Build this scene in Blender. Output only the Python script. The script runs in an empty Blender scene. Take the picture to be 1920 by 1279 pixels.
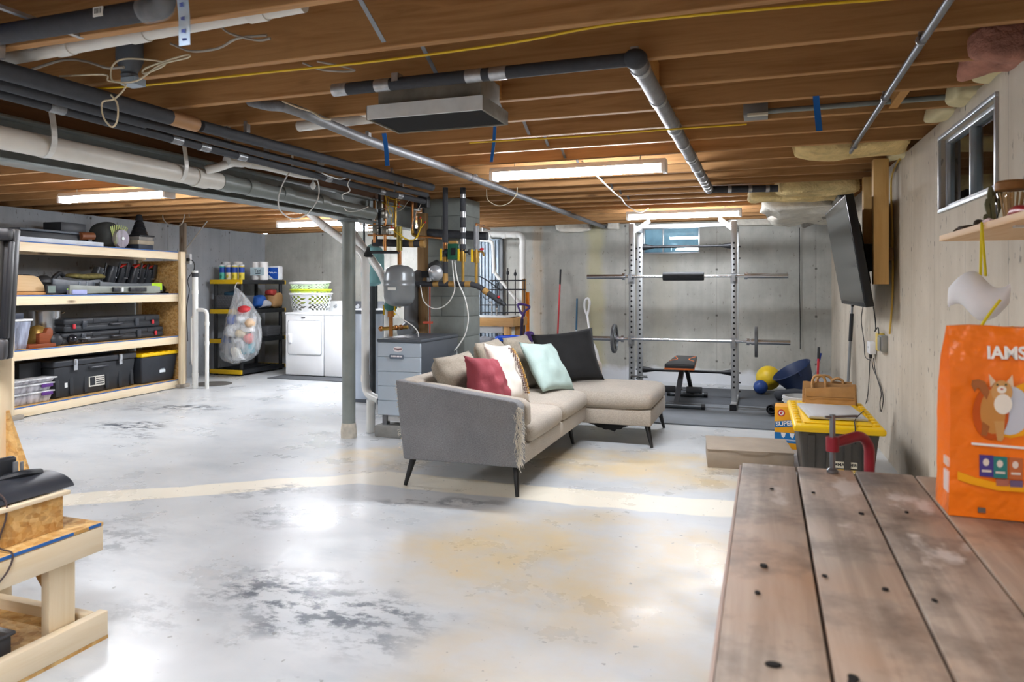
import bpy, bmesh, math, random
from mathutils import Vector, Matrix, Euler, noise
random.seed(7)
PI = math.pi
scene = bpy.context.scene
COL = scene.collection
# ------------------------------------------------------------------ camera, world, exposure
cam_d = bpy.data.cameras.new('camera'); cam = bpy.data.objects.new('camera', cam_d); COL.objects.link(cam)
CAM_H, CAM_YAW, CAM_F, HORIZON = 1.28, math.radians(19.24), 1361.0, 540.0
cam.location = (0, 0, CAM_H); cam.rotation_euler = (PI / 2, 0, CAM_YAW)
cam_d.sensor_fit = 'HORIZONTAL'; cam_d.sensor_width = 36; cam_d.lens = CAM_F / 1920 * 36
cam_d.shift_y = -(639.5 - HORIZON) / 1920
cam_d.clip_start = 0.02
cam_d.dof.use_dof = True; cam_d.dof.focus_distance = 6.0; cam_d.dof.aperture_fstop = 5.0
scene.camera = cam
world = bpy.data.worlds.new('world'); scene.world = world; world.use_nodes = True
world.node_tree.nodes['Background'].inputs[0].default_value = (0.82, 0.89, 0.95, 1)
world.node_tree.nodes['Background'].inputs[1].default_value = 1.6
scene.view_settings.view_transform = 'Standard'; scene.view_settings.look = 'None'
scene.view_settings.gamma = 1; scene.view_settings.use_curve_mapping = False
scene.view_settings.exposure = 1.5
TUBE_STRENGTH = 42.0
scene.cycles.max_bounces = 6; scene.cycles.diffuse_bounces = 3; scene.cycles.glossy_bounces = 4
scene.cycles.transmission_bounces = 6; scene.cycles.transparent_max_bounces = 12
scene.cycles.sample_clamp_indirect = 6.0; scene.cycles.adaptive_threshold = 0.03
scene.cycles.caustics_reflective = False; scene.cycles.caustics_refractive = False

# ------------------------------------------------------------------ room dimensions (metres)
ZJ = 2.17          # underside of the joists
YB = 10.0          # back wall
XL = -7.82         # left wall
YF = -3.2          # wall behind the viewer
WR0, WRT = 0.967, 0.0177   # right wall: x = WR0 - WRT*y
def xr(y): return WR0 - WRT * y

# survey helpers: sight line of a point measured in the photograph, met with a known plane of the room
_s, _c = math.sin(CAM_YAW), math.cos(CAM_YAW)
def _ray(u, v):
    t = (u - 960) / CAM_F; w = (HORIZON - v) / CAM_F
    return (_c * t - _s, _s * t + _c, w)
def atY(u, v, y):
    r = _ray(u, v); d = y / r[1]; return Vector((r[0] * d, y, CAM_H + r[2] * d))
def atX(u, v, x):
    r = _ray(u, v); d = x / r[0]; return Vector((x, r[1] * d, CAM_H + r[2] * d))
def atZ(u, v, z):
    r = _ray(u, v); d = (z - CAM_H) / r[2]; return Vector((r[0] * d, r[1] * d, z))

# ------------------------------------------------------------------ materials
def lin(h):
    h = h.lstrip('#'); out = []
    for i in (0, 2, 4):
        c = int(h[i:i + 2], 16) / 255
        out.append(c / 12.92 if c <= 0.04045 else ((c + 0.055) / 1.055) ** 2.4)
    return (*out, 1)
class NT:
    def __init__(self, name):
        self.m = bpy.data.materials.new(name); self.m.use_nodes = True
        self.t = self.m.node_tree; self.b = self.t.nodes['Principled BSDF']; self._co = None
    def n(self, typ, **kw):
        nd = self.t.nodes.new(typ)
        for k, v in kw.items():
            if k.startswith('i_'):
                nd.inputs[k[2:].replace('_', ' ')].default_value = v
            else: setattr(nd, k, v)
        return nd
    def l(self, a, b): self.t.links.new(a, b)
    def coord(self, scale=(1, 1, 1), rnd=False, kind='Object', loc=(0, 0, 0), rot=(0, 0, 0)):
        tc = self.n('ShaderNodeTexCoord'); mp = self.n('ShaderNodeMapping')
        mp.inputs['Scale'].default_value = scale; mp.inputs['Location'].default_value = loc; mp.inputs['Rotation'].default_value = rot
        src = tc.outputs[kind]
        if rnd:
            oi = self.n('ShaderNodeObjectInfo'); ml = self.n('ShaderNodeMath', operation='MULTIPLY'); ml.inputs[1].default_value = 37.0
            self.l(oi.outputs['Random'], ml.inputs[0])
            ad = self.n('ShaderNodeVectorMath', operation='ADD'); self.l(src, ad.inputs[0]); self.l(ml.outputs[0], ad.inputs[1]); src = ad.outputs[0]
        self.l(src, mp.inputs['Vector']); return mp.outputs[0]
    def noise(self, vec, scale, detail=3, rough=.55, dist=0):
        nd = self.n('ShaderNodeTexNoise'); nd.inputs['Scale'].default_value = scale; nd.inputs['Detail'].default_value = detail
        nd.inputs['Roughness'].default_value = rough; nd.inputs['Distortion'].default_value = dist
        self.l(vec, nd.inputs['Vector']); return nd.outputs['Fac']
    def ramp(self, fac, stops, interp='LINEAR'):
        nd = self.n('ShaderNodeValToRGB'); cr = nd.color_ramp; cr.interpolation = interp
        while len(cr.elements) < len(stops): cr.elements.new(0.5)
        for e, (p, c) in zip(cr.elements, stops): e.position = p; e.color = c if len(c) == 4 else (*c, 1)
        self.l(fac, nd.inputs['Fac']); return nd.outputs['Color']
    def mix(self, fac, a, b, mode='MIX'):
        nd = self.n('ShaderNodeMix', data_type='RGBA', blend_type=mode)
        for s, v in ((0, fac), (6, a), (7, b)):
            if isinstance(v, (int, float, tuple)): nd.inputs[s].default_value = v
            else: self.l(v, nd.inputs[s])
        return nd.outputs[2]
    def math(self, op, a, b=None, clamp=False):
        nd = self.n('ShaderNodeMath', operation=op); nd.use_clamp = clamp
        for i, v in enumerate((a, b)):
            if v is None: continue
            if isinstance(v, (int, float)): nd.inputs[i].default_value = v
            else: self.l(v, nd.inputs[i])
        return nd.outputs[0]
    def sep(self, vec):
        nd = self.n('ShaderNodeSeparateXYZ'); self.l(vec, nd.inputs[0]); return nd.outputs
    def bump(self, h, strength=.3, dist=.01):
        nd = self.n('ShaderNodeBump'); nd.inputs['Strength'].default_value = strength; nd.inputs['Distance'].default_value = dist
        self.l(h, nd.inputs['Height']); self.l(nd.outputs[0], self.b.inputs['Normal'])
    def col(self, v):
        if isinstance(v, tuple): self.b.inputs['Base Color'].default_value = v
        else: self.l(v, self.b.inputs['Base Color'])
    def set(self, rough=.5, metal=0, spec=.5, trans=0, ior=1.45, alpha=1, coat=0, emis=None, es=0):
        i = self.b.inputs
        i['Roughness'].default_value = rough; i['Metallic'].default_value = metal; i['Specular IOR Level'].default_value = spec
        i['Transmission Weight'].default_value = trans; i['IOR'].default_value = ior; i['Alpha'].default_value = alpha; i['Coat Weight'].default_value = coat
        if emis: i['Emission Color'].default_value = emis; i['Emission Strength'].default_value = es
MATS = {}
def M(name, col, rough=.5, metal=0, var=.12, scale=9, bump=0, bscale=60, spec=.5, stretch=(1, 1, 1), alpha=1, trans=0, coat=0, dist=.004):
    if name in MATS: return MATS[name]
    t = NT(name); c = lin(col); t.set(rough, metal, spec, trans, alpha=alpha, coat=coat)
    if var > 0:
        co = t.coord(stretch, rnd=True)
        f = t.noise(co, scale, 4)
        lo = tuple(x * (1 - var) for x in c[:3]); hi = tuple(min(1, x * (1 + var)) for x in c[:3])
        t.col(t.ramp(f, [(.3, lo), (.7, hi)]))
    else: t.col(c)
    if bump > 0:
        t.bump(t.noise(t.coord(stretch, rnd=True), bscale, 3), bump, dist)
    MATS[name] = t.m; return t.m
def wood(name, c1, c2, axis='x', rough=.6, scale=1.0, knots=True, bump=.15, dark='#5a3a1c'):
    if name in MATS: return MATS[name]
    t = NT(name); st = {'x': (.9, 14, 14), 'y': (14, .9, 14), 'z': (14, 14, .9)}[axis]
    co = t.coord(tuple(k * scale for k in st), rnd=True)
    f = t.noise(co, 1.6, 6, .6, .6)
    c = t.ramp(f, [(.3, lin(c1)), (.52, lin(c2)), (.72, lin(c1))])
    co2 = t.coord((1, 1, 1), rnd=True); g = t.noise(co2, 1.3, 2)
    c = t.mix(t.math('MULTIPLY', g, .35), c, lin(c1))
    if knots:
        vo = t.n('ShaderNodeTexVoronoi'); vo.inputs['Scale'].default_value = 1.0
        ks = {'x': (1.7, 6, 6), 'y': (6, 1.7, 6), 'z': (6, 6, 1.7)}[axis]
        t.l(t.coord(ks, rnd=True), vo.inputs['Vector'])
        k = t.ramp(vo.outputs['Distance'], [(.05, (1, 1, 1)), (.13, (0, 0, 0))])
        c = t.mix(t.math('MULTIPLY', k, .75), c, lin(dark))
    t.col(c); t.set(rough, spec=.3)
    if bump: t.bump(f, bump, .003)
    MATS[name] = t.m; return t.m
def osb(name, rot=0.0):
    if name in MATS: return MATS[name]
    t = NT(name); out = None
    for k, (sc, ang) in enumerate((((9, 26, 18), .4), ((26, 10, 22), -.5), ((16, 18, 30), 1.1))):
        v = t.n('ShaderNodeTexVoronoi'); v.inputs['Scale'].default_value = 2.1
        t.l(t.coord(sc, rot=(ang * .6, ang * .8, ang)), v.inputs['Vector'])
        c = t.ramp(t.sep(v.outputs['Color'])[0], [(0, lin('#b27c3c')), (.3, lin('#d2a35e')), (.65, lin('#e8c68a')), (1, lin('#94652f'))])
        out = c if out is None else t.mix(.42, out, c)
    t.col(out); t.set(.65, spec=.25); t.bump(t.noise(t.coord(), 60, 3), .2, .003)
    MATS[name] = t.m; return t.m
def emit(name, col, s):
    if name in MATS: return MATS[name]
    t = NT(name); t.col(lin('#ffffff')); t.set(.4, emis=lin(col), es=s); MATS[name] = t.m; return t.m
def glass(name, tint='#dfeef2', alpha=.18, rough=.02, ior=1.5):
    if name in MATS: return MATS[name]
    t = NT(name)
    g = t.n('ShaderNodeBsdfGlossy'); g.inputs['Roughness'].default_value = rough; g.inputs['Color'].default_value = (1, 1, 1, 1)
    d = t.n('ShaderNodeBsdfTransparent'); d.inputs['Color'].default_value = lin(tint)
    fr = t.n('ShaderNodeFresnel'); fr.inputs['IOR'].default_value = ior
    f = t.math('ADD', fr.outputs[0], alpha, True)
    mx = t.n('ShaderNodeMixShader'); t.l(f, mx.inputs[0]); t.l(d.outputs[0], mx.inputs[1]); t.l(g.outputs[0], mx.inputs[2])
    t.l(mx.outputs[0], t.t.nodes['Material Output'].inputs['Surface']); MATS[name] = t.m; return t.m
def film(name, col='#ffffff', alpha=.4, rough=.25):
    """thin translucent plastic"""
    if name in MATS: return MATS[name]
    t = NT(name); t.col(lin(col)); t.set(rough)
    d = t.n('ShaderNodeBsdfTransparent'); mx = t.n('ShaderNodeMixShader')
    f = t.ramp(t.noise(t.coord((6, 6, 1.2)), 2.5, 4), [(.35, (alpha * .55,) * 3), (.7, (min(1, alpha * 1.6),) * 3)])
    t.l(f, mx.inputs[0]); t.l(d.outputs[0], mx.inputs[1]); t.l(t.b.outputs[0], mx.inputs[2])
    t.l(mx.outputs[0], t.t.nodes['Material Output'].inputs['Surface']); MATS[name] = t.m; return t.m

# ------------------------------------------------------------------ mesh builder
def rotm(rx=0, ry=0, rz=0): return Euler((rx, ry, rz)).to_matrix().to_4x4()
def TR(loc=(0, 0, 0), rx=0, ry=0, rz=0): return Matrix.Translation(Vector(loc)) @ rotm(rx, ry, rz)
def catmull(pts, k=6):
    P = [Vector(p) for p in pts]
    if len(P) < 3: return P
    P = [2 * P[0] - P[1]] + P + [2 * P[-1] - P[-2]]; out = []
    for i in range(1, len(P) - 2):
        for j in range(k):
            t = j / k; a, b, c, d = P[i - 1:i + 3]
            out.append(.5 * ((2 * b) + (c - a) * t + (2 * a - 5 * b + 4 * c - d) * t * t + (3 * b - a - 3 * c + d) * t ** 3))
    out.append(P[-2]); return out
def elbowed(pts, r, k=5):
    """round the corners of a polyline with radius r"""
    P = [Vector(p) for p in pts]; out = [P[0]]
    for i in range(1, len(P) - 1):
        a = (P[i - 1] - P[i]); b = (P[i + 1] - P[i]); ra = min(r, a.length * .48, b.length * .48)
        p0 = P[i] + a.normalized() * ra; p1 = P[i] + b.normalized() * ra
        for j in range(k + 1):
            t = j / k; out.append((1 - t) ** 2 * p0 + 2 * t * (1 - t) * P[i] + t * t * p1)
    out.append(P[-1]); return out
class MB:
    def __init__(s): s.v = []; s.f = []; s.mi = []
    def add(s, vs, fs, m=0, M_=None):
        o = len(s.v)
        s.v += [tuple(M_ @ Vector(p)) if M_ else tuple(p) for p in vs]
        s.f += [tuple(i + o for i in q) for q in fs]; s.mi += [m] * len(fs); return s
    def box(s, c, d, M_=None, m=0):
        x, y, z = (k / 2 for k in d); cx, cy, cz = c
        vs = [(cx + a * x, cy + b * y, cz + e * z) for e in (-1, 1) for a, b in ((-1, -1), (1, -1), (1, 1), (-1, 1))]
        return s.add(vs, [(3, 2, 1, 0), (4, 5, 6, 7), (0, 1, 5, 4), (1, 2, 6, 5), (2, 3, 7, 6), (3, 0, 4, 7)], m, M_)
    def bx(s, x0, x1, y0, y1, z0, z1, M_=None, m=0):
        return s.box(((x0 + x1) / 2, (y0 + y1) / 2, (z0 + z1) / 2), (abs(x1 - x0), abs(y1 - y0), abs(z1 - z0)), M_, m)
    def frust(s, c, d0, d1, h, M_=None, m=0, off=(0, 0)):
        """box tapering from d0 (bottom) to d1 (top), base centre c"""
        vs = []
        for z, d, o in ((0, d0, (0, 0)), (h, d1, off)):
            for a, b in ((-1, -1), (1, -1), (1, 1), (-1, 1)): vs.append((c[0] + a * d[0] / 2 + o[0], c[1] + b * d[1] / 2 + o[1], c[2] + z))
        return s.add(vs, [(3, 2, 1, 0), (4, 5, 6, 7), (0, 1, 5, 4), (1, 2, 6, 5), (2, 3, 7, 6), (3, 0, 4, 7)], m, M_)
    def beam(s, p0, p1, w, h, up=(0, 0, 1), m=0):
        p0, p1 = Vector(p0), Vector(p1); d = (p1 - p0); L = d.length; d.normalize(); u = Vector(up)
        x = d.cross(u)
        if x.length < 1e-4: x = d.cross(Vector((0, 1, 0)))
        x.normalize(); u = x.cross(d).normalized()
        mm = Matrix((( *d, 0), (*x, 0), (*u, 0), (0, 0, 0, 1))).transposed(); mm.translation = p0
        return s.box((L / 2, 0, 0), (L, w, h), mm, m)
    def cyl(s, p0, p1, r0, r1=None, n=14, cap=True, m=0):
        r1 = r0 if r1 is None else r1
        return s.tube([p0, p1], None, n, cap, m, radii=[r0, r1])
    def tube(s, pts, r, n=10, cap=True, m=0, radii=None, closed=False):
        P = [Vector(p) for p in pts]; K = len(P); R = radii or [r] * K
        T = []
        for i in range(K):
            a = P[max(0, i - 1)]; b = P[min(K - 1, i + 1)]
            if closed: a, b = P[i - 1], P[(i + 1) % K]
            d = b - a; T.append(d.normalized() if d.length > 1e-9 else Vector((0, 0, 1)))
        ref = Vector((0, 0, 1)) if abs(T[0].z) < .9 else Vector((1, 0, 0))
        x = T[0].cross(ref).normalized(); vs = []
        for i in range(K):
            x = (x - T[i] * x.dot(T[i])); x.normalize(); y = T[i].cross(x)
            for j in range(n):
                a = 2 * PI * j / n; vs.append(P[i] + (x * math.cos(a) + y * math.sin(a)) * R[i])
        fs = []
        for i in range(K - 1 + (1 if closed else 0)):
            i2 = (i + 1) % K
            for j in range(n):
                k = (j + 1) % n; fs.append((i * n + j, i * n + k, i2 * n + k, i2 * n + j))
        if cap and not closed: fs += [tuple(range(n))[::-1], tuple(range((K - 1) * n, K * n))]
        return s.add(vs, fs, m)
    def lathe(s, prof, c=(0, 0, 0), n=20, M_=None, m=0, cap=True):
        vs = []; K = len(prof)
        for r, z in prof:
            for j in range(n):
                a = 2 * PI * j / n; vs.append((c[0] + r * math.cos(a), c[1] + r * math.sin(a), c[2] + z))
        fs = [(i * n + j, i * n + (j + 1) % n, (i + 1) * n + (j + 1) % n, (i + 1) * n + j) for i in range(K - 1) for j in range(n)]
        if cap: fs += [tuple(range(n))[::-1], tuple(range((K - 1) * n, K * n))]
        return s.add(vs, fs, m, M_)
    def prism(s, poly, t, M_=None, m=0):
        """poly (x,y) extruded along z by t"""
        n = len(poly); vs = [(x, y, 0) for x, y in poly] + [(x, y, t) for x, y in poly]
        fs = [tuple(range(n))[::-1], tuple(range(n, 2 * n))] + [(i, (i + 1) % n, n + (i + 1) % n, n + i) for i in range(n)]
        return s.add(vs, fs, m, M_)
    def ball(s, c, r, n=16, k=10, M_=None, m=0):
        r = (r, r, r) if isinstance(r, (int, float)) else r; vs = [(c[0], c[1], c[2] - r[2])]
        for i in range(1, k):
            p = -PI / 2 + PI * i / k
            for j in range(n):
                a = 2 * PI * j / n; vs.append((c[0] + r[0] * math.cos(p) * math.cos(a), c[1] + r[1] * math.cos(p) * math.sin(a), c[2] + r[2] * math.sin(p)))
        vs.append((c[0], c[1], c[2] + r[2])); L = len(vs) - 1; fs = []
        for j in range(n):
            q = (j + 1) % n; fs.append((0, 1 + q, 1 + j)); fs.append((L, 1 + (k - 2) * n + j, 1 + (k - 2) * n + q))
        for i in range(k - 2):
            for j in range(n):
                q = (j + 1) % n; fs.append((1 + i * n + j, 1 + i * n + q, 1 + (i + 1) * n + q, 1 + (i + 1) * n + j))
        return s.add(vs, fs, m, M_)
    def grid(s, fn, nu, nv, m=0, M_=None):
        vs = [fn(i / nu, j / nv) for i in range(nu + 1) for j in range(nv + 1)]
        fs = [(i * (nv + 1) + j, (i + 1) * (nv + 1) + j, (i + 1) * (nv + 1) + j + 1, i * (nv + 1) + j + 1) for i in range(nu) for j in range(nv)]
        return s.add(vs, fs, m, M_)
    def mesh(s, name, bevel=0, seg=2, smooth=True, inv=None, ang=38, solid=0):
        me = bpy.data.meshes.new(name)
        bm = bmesh.new(); vv = [bm.verts.new(inv @ Vector(p) if inv else p) for p in s.v]
        for q, mi in zip(s.f, s.mi):
            try: fc = bm.faces.new([vv[i] for i in q]); fc.material_index = mi
            except ValueError: pass
        bm.normal_update()
        if bevel > 0:
            es = [e for e in bm.edges if len(e.link_faces) == 2 and e.calc_face_angle(0) > math.radians(30)]
            bmesh.ops.bevel(bm, geom=es, offset=bevel, segments=seg, profile=.5, affect='EDGES', clamp_overlap=True)
        bmesh.ops.recalc_face_normals(bm, faces=bm.faces)
        if solid: bmesh.ops.solidify(bm, geom=list(bm.faces), thickness=solid)
        bm.to_mesh(me); bm.free()
        if smooth:
            me.shade_smooth(); me.set_sharp_from_angle(angle=math.radians(ang))
        return me
def _mk(name, me, mats, parent=None):
    o = bpy.data.objects.new(name, me); COL.objects.link(o)
    for m in (mats if isinstance(mats, (list, tuple)) else [mats]): me.materials.append(m)
    if parent: o.parent = parent
    return o
def props(o, label=None, cat=None, group=None, kind=None):
    if label: o['label'] = label
    if cat: o['category'] = cat
    if group: o['group'] = group
    if kind: o['kind'] = kind
class Thing:
    """an Empty at the base of a thing; parts are built in its own frame (or in room coordinates with w=True)"""
    def __init__(s, name, label, cat, loc=(0, 0, 0), rz=0, group=None, kind=None, rot=None):
        s.o = bpy.data.objects.new(name, None); COL.objects.link(s.o); s.o.empty_display_size = .1
        s.o.location = loc; s.o.rotation_euler = rot or (0, 0, rz); props(s.o, label, cat, group, kind)
        s.inv = (Matrix.Translation(Vector(loc)) @ Euler(s.o.rotation_euler).to_matrix().to_4x4()).inverted()
    def part(s, name, mb, mat, parent=None, bevel=0, seg=2, smooth=True, w=False, label=None, kind=None, ang=38, solid=0):
        o = _mk(name, mb.mesh(name, bevel, seg, smooth, s.inv if w else None, ang, solid), mat, parent or s.o)
        props(o, label, None, None, kind); return o
def solo(name, label, cat, mb, mat, loc=None, rz=0, group=None, kind=None, bevel=0, seg=2, smooth=True, rot=None, ang=38, solid=0):
    """a thing that is one mesh; built round loc, or in room coordinates when loc is None"""
    if loc is None:
        xs = [p[0] for p in mb.v]; ys = [p[1] for p in mb.v]; zs = [p[2] for p in mb.v]
        loc = ((min(xs) + max(xs)) / 2, (min(ys) + max(ys)) / 2, min(zs)); inv = Matrix.Translation(-Vector(loc))
    else: inv = None
    o = _mk(name, mb.mesh(name, bevel, seg, smooth, inv, ang, solid), mat); o.location = loc; o.rotation_euler = rot or (0, 0, rz)
    props(o, label, cat, group, kind); return o
def clone(o, loc=None, rz=None, label=None, parent=None, group=None):
    c = o.copy(); COL.objects.link(c); c.parent = parent
    if loc is not None: c.location = loc
    if rz is not None: c.rotation_euler = (0, 0, rz)
    if label: c['label'] = label
    if group: c['group'] = group
    for ch in [k for k in bpy.data.objects if k.parent == o]: clone(ch, parent=c)
    return c
def text_part(T, name, body, mat, mtx, size, parent=None, depth=.0006, align='CENTER', squash=1.0, bold=0):
    """flat lettering as mesh; mtx maps the text plane (x right, y up) into the thing's frame"""
    cu = bpy.data.curves.new('t', 'FONT'); cu.body = body; cu.size = size; cu.align_x = align; cu.align_y = 'CENTER'; cu.extrude = depth; cu.offset = bold
    to = bpy.data.objects.new('t', cu); COL.objects.link(to)
    bpy.context.view_layer.update()
    me = bpy.data.meshes.new_from_object(to.evaluated_get(bpy.context.evaluated_depsgraph_get()))
    bpy.data.objects.remove(to)
    me.transform(mtx @ Matrix.Diagonal((squash, 1, 1, 1))); me.materials.clear()
    o = _mk(name, me, mat, parent or T.o); return o
def cushion(w, h, t, n=14, seed=0, wr=.012, pinch=.09, po=.42):
    """a stuffed pillow in its own xz plane, thickness along y, centred"""
    mb = MB()
    def pt(u, v, sgn):
        a, b = 2 * u - 1, 2 * v - 1
        x = w / 2 * a * (1 - pinch * (1 - b * b) * a * a); z = h / 2 * b * (1 - pinch * (1 - a * a) * b * b)
        k = max(0, (1 - a * a) * (1 - b * b)) ** po
        q = noise.noise(Vector((a * 2.2 + seed, b * 2.2, seed * 1.7))) * wr * 2 + noise.noise(Vector((a * 5 + seed, b * 5, 3.1 * seed))) * wr
        return (x, sgn * (t / 2 * k) + q * k, z)
    mb.grid(lambda u, v: pt(u, v, 1), n, n); mb.grid(lambda u, v: pt(u, v, -1), n, n)
    return mb
def weld(o, d=.0005):
    bm = bmesh.new(); bm.from_mesh(o.data); bmesh.ops.remove_doubles(bm, verts=bm.verts, dist=d); bmesh.ops.recalc_face_normals(bm, faces=bm.faces); bm.to_mesh(o.data); bm.free(); o.data.shade_smooth()
# ------------------------------------------------------------------ lamps of the room
WHITE_MET = M('white_enamel', '#f2f2f0', .35, 0, .03)
LENS = emit('lamp_lens', '#f4f8ff', TUBE_STRENGTH)
def shop_light(x, y, label, L=1.24, zb=2.05, rz=0, top=None):
    top = top or ZJ
    T = Thing('fluorescent_light', label, 'ceiling light', (x, y, zb), rz, 'hanging strip lights')
    h = MB(); h.prism([(-.062, .052), (.062, .052), (.045, .088), (-.045, .088)], L, Matrix(((0, 0, 1, -L / 2), (1, 0, 0, 0), (0, 1, 0, 0), (0, 0, 0, 1))))
    T.part('housing', h, WHITE_MET, bevel=.003)
    d = MB(); pr = [(-.058, .052)] + [(-.058 * math.cos(a), .052 - .05 * math.sin(a)) for a in [PI * k / 8 for k in range(9)]] + [(.058, .052)]
    d.prism(pr[1:-1], L - .06, Matrix(((0, 0, 1, -(L - .06) / 2), (1, 0, 0, 0), (0, 1, 0, 0), (0, 0, 0, 1))))
    T.part('diffuser', d, LENS)
    for s in (-1, 1):
        e = MB(); e.box((s * (L / 2 - .015), 0, .03), (.03, .124, .064)); T.part('end_cap', e, WHITE_MET, bevel=.004)
        c = MB(); c.tube([(s * L * .36, 0, .086), (s * L * .36, 0, top - zb)], .004, 6); T.part('hanger', c, M('zinc', '#b9bcc0', .35, .9, .05))
    return T
shop_light(-1.24, 4.892, 'bright strip light hanging between the taped vent pipe and grey diagonal pipe')
shop_light(-.86, 8.188, 'strip light hanging over the squat rack')
shop_light(-5.42, 4.892, 'strip light hanging above the wooden storage shelves')
shop_light(-5.25, 7.776, 'strip light above the laundry machines')
shop_light(-4.75, 8.6, 'strip light behind the water heater pipes')
BAY = dict(zb=2.2, top=ZJ + .234)
shop_light(-1.9, .91, 'strip light above the open floor near the workbench', **BAY)
shop_light(-.35, -.738, 'strip light at the stair end of the basement', **BAY)
shop_light(-5.4, 1.322, 'strip light above the floor by the low wooden stand', **BAY)
shop_light(-3.9, .086, 'strip light above the floor behind the low wooden stand', **BAY)

# ------------------------------------------------------------------ floor
def floor_mat():
    t = NT('floor_concrete'); co = t.coord()
    nz = t.n('ShaderNodeTexNoise'); nz.inputs['Scale'].default_value = 2.6; nz.inputs['Detail'].default_value = 5; t.l(co, nz.inputs['Vector'])
    sub = t.n('ShaderNodeVectorMath', operation='SUBTRACT'); t.l(nz.outputs['Color'], sub.inputs[0]); sub.inputs[1].default_value = (.5, .5, .5)
    sc = t.n('ShaderNodeVectorMath', operation='SCALE'); t.l(sub.outputs[0], sc.inputs[0]); sc.inputs['Scale'].default_value = .55
    ad = t.n('ShaderNodeVectorMath', operation='ADD'); t.l(co, ad.inputs[0]); t.l(sc.outputs[0], ad.inputs[1]); wc = ad.outputs[0]
    def ell(cx, cy, rx, ry, rot=0, soft=.5):
        mp = t.n('ShaderNodeMapping', vector_type='TEXTURE'); mp.inputs['Location'].default_value = (cx, cy, 0)
        mp.inputs['Rotation'].default_value = (0, 0, rot); mp.inputs['Scale'].default_value = (rx, ry, 1000); t.l(wc, mp.inputs[0])
        ln = t.n('ShaderNodeVectorMath', operation='LENGTH'); t.l(mp.outputs[0], ln.inputs[0])
        return t.ramp(ln.outputs['Value'], [(1 - soft, (1, 1, 1)), (1.0, (0, 0, 0))])
    c = t.ramp(t.noise(co, .9, 6, .6), [(.3, lin('#b4b8bb')), (.5, lin('#c4c7c9')), (.72, lin('#cfd1d1'))])
    c = t.mix(t.math('MULTIPLY', t.ramp(t.noise(t.coord((1.2, 3, 1), rot=(0, 0, .5)), 1.3, 6, .65), [(.5, (0, 0, 0)), (.75, (1, 1, 1))]), .5), c, lin('#9ca5ae'))
    # worn ochre tint
    for cx, cy, rx, ry, rot, amt in ((-.72, 3.35, 1.15, .85, .1, .8), (-.75, 5.25, 1.15, .6, 0, .85), (-2.75, 4.75, .5, .55, 0, .7), (-.5, 2.2, .8, .7, 0, .5)):
        k = t.math('MULTIPLY', ell(cx, cy, rx, ry, rot, .35), amt)
        k = t.math('MULTIPLY', k, t.ramp(t.noise(co, 1.9, 5, .65), [(.36, (.2, .2, .2)), (.6, (1, 1, 1))]))
        c = t.mix(k, c, lin('#d3bb8c'))
    # cream filled trench: straight, then bending away
    sc2 = t.n('ShaderNodeVectorMath', operation='SCALE'); t.l(sub.outputs[0], sc2.inputs[0]); sc2.inputs['Scale'].default_value = .16
    ad2 = t.n('ShaderNodeVectorMath', operation='ADD'); t.l(co, ad2.inputs[0]); t.l(sc2.outputs[0], ad2.inputs[1])
    xs = t.sep(ad2.outputs[0]); bend = t.math('MULTIPLY', t.math('MAXIMUM', t.math('SUBTRACT', -2.5, xs[0]), 0), .72)
    rise = t.math('MULTIPLY', t.math('MAXIMUM', t.math('ADD', xs[0], 1.3), 0), .07)
    yc = t.math('ADD', t.math('SUBTRACT', 4.32, bend), rise)
    dd = t.math('ABSOLUTE', t.math('SUBTRACT', xs[1], yc))
    band = t.ramp(dd, [(.155, (1, 1, 1)), (.18, (0, 0, 0))]); cut = t.ramp(t.math('ADD', t.math('MULTIPLY', xs[0], .1), 1), [(.555, (0, 0, 0)), (.6, (1, 1, 1))])
    c = t.mix(t.math('MULTIPLY', t.math('MULTIPLY', band, cut), .9), c, lin('#efe7d4'))
    # dark flaked patches
    fl = t.ramp(t.noise(t.coord((1, 1.5, 1)), 7, 8, .72), [(.47, (0, 0, 0)), (.56, (1, 1, 1))])
    for cx, cy, rx, ry, rot, amt in ((-1.72, 2.5, .68, .32, -.25, .95), (-5.55, 5.15, .55, .28, .1, 1), (-5.9, 6.15, .7, .28, .2, 1), (-5.2, 4.85, .3, .14, .2, .9), (-2.6, 3.35, .3, .2, .4, .6),
                                     (-3.2, 2.8, .35, .4, .2, .55), (-2.9, 3.8, .4, .12, .5, .6), (-7, 4.4, .6, .2, .1, .7), (-1.9, 3.95, .55, .12, .1, .6), (-2.3, 2.2, .35, .2, 0, .4)):
        c = t.mix(t.math('MULTIPLY', t.math('MULTIPLY', fl, ell(cx, cy, rx, ry, rot, .6)), amt), c, lin('#454d59'))
    # specks
    sp = t.ramp(t.noise(co, 26, 2, .5), [(.70, (0, 0, 0)), (.74, (1, 1, 1))])
    c = t.mix(t.math('MULTIPLY', sp, .6), c, lin('#6c6a66'))
    t.col(c); t.set(.3, spec=.5)
    r = t.ramp(t.noise(co, 1.6, 6, .65), [(.3, (.2, .2, .2)), (.7, (.46, .46, .46))]); t.l(r, t.b.inputs['Roughness'])
    t.bump(t.noise(co, 5, 6, .6), .12, .006); return t.m
f = MB(); f.bx(XL - .25, 1.35, YF - .25, YB + .25, -.15, 0)
fo = _mk('floor', f.mesh('floor', smooth=False), floor_mat()); props(fo, 'worn light concrete basement floor with stains', None, None, 'structure')

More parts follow.
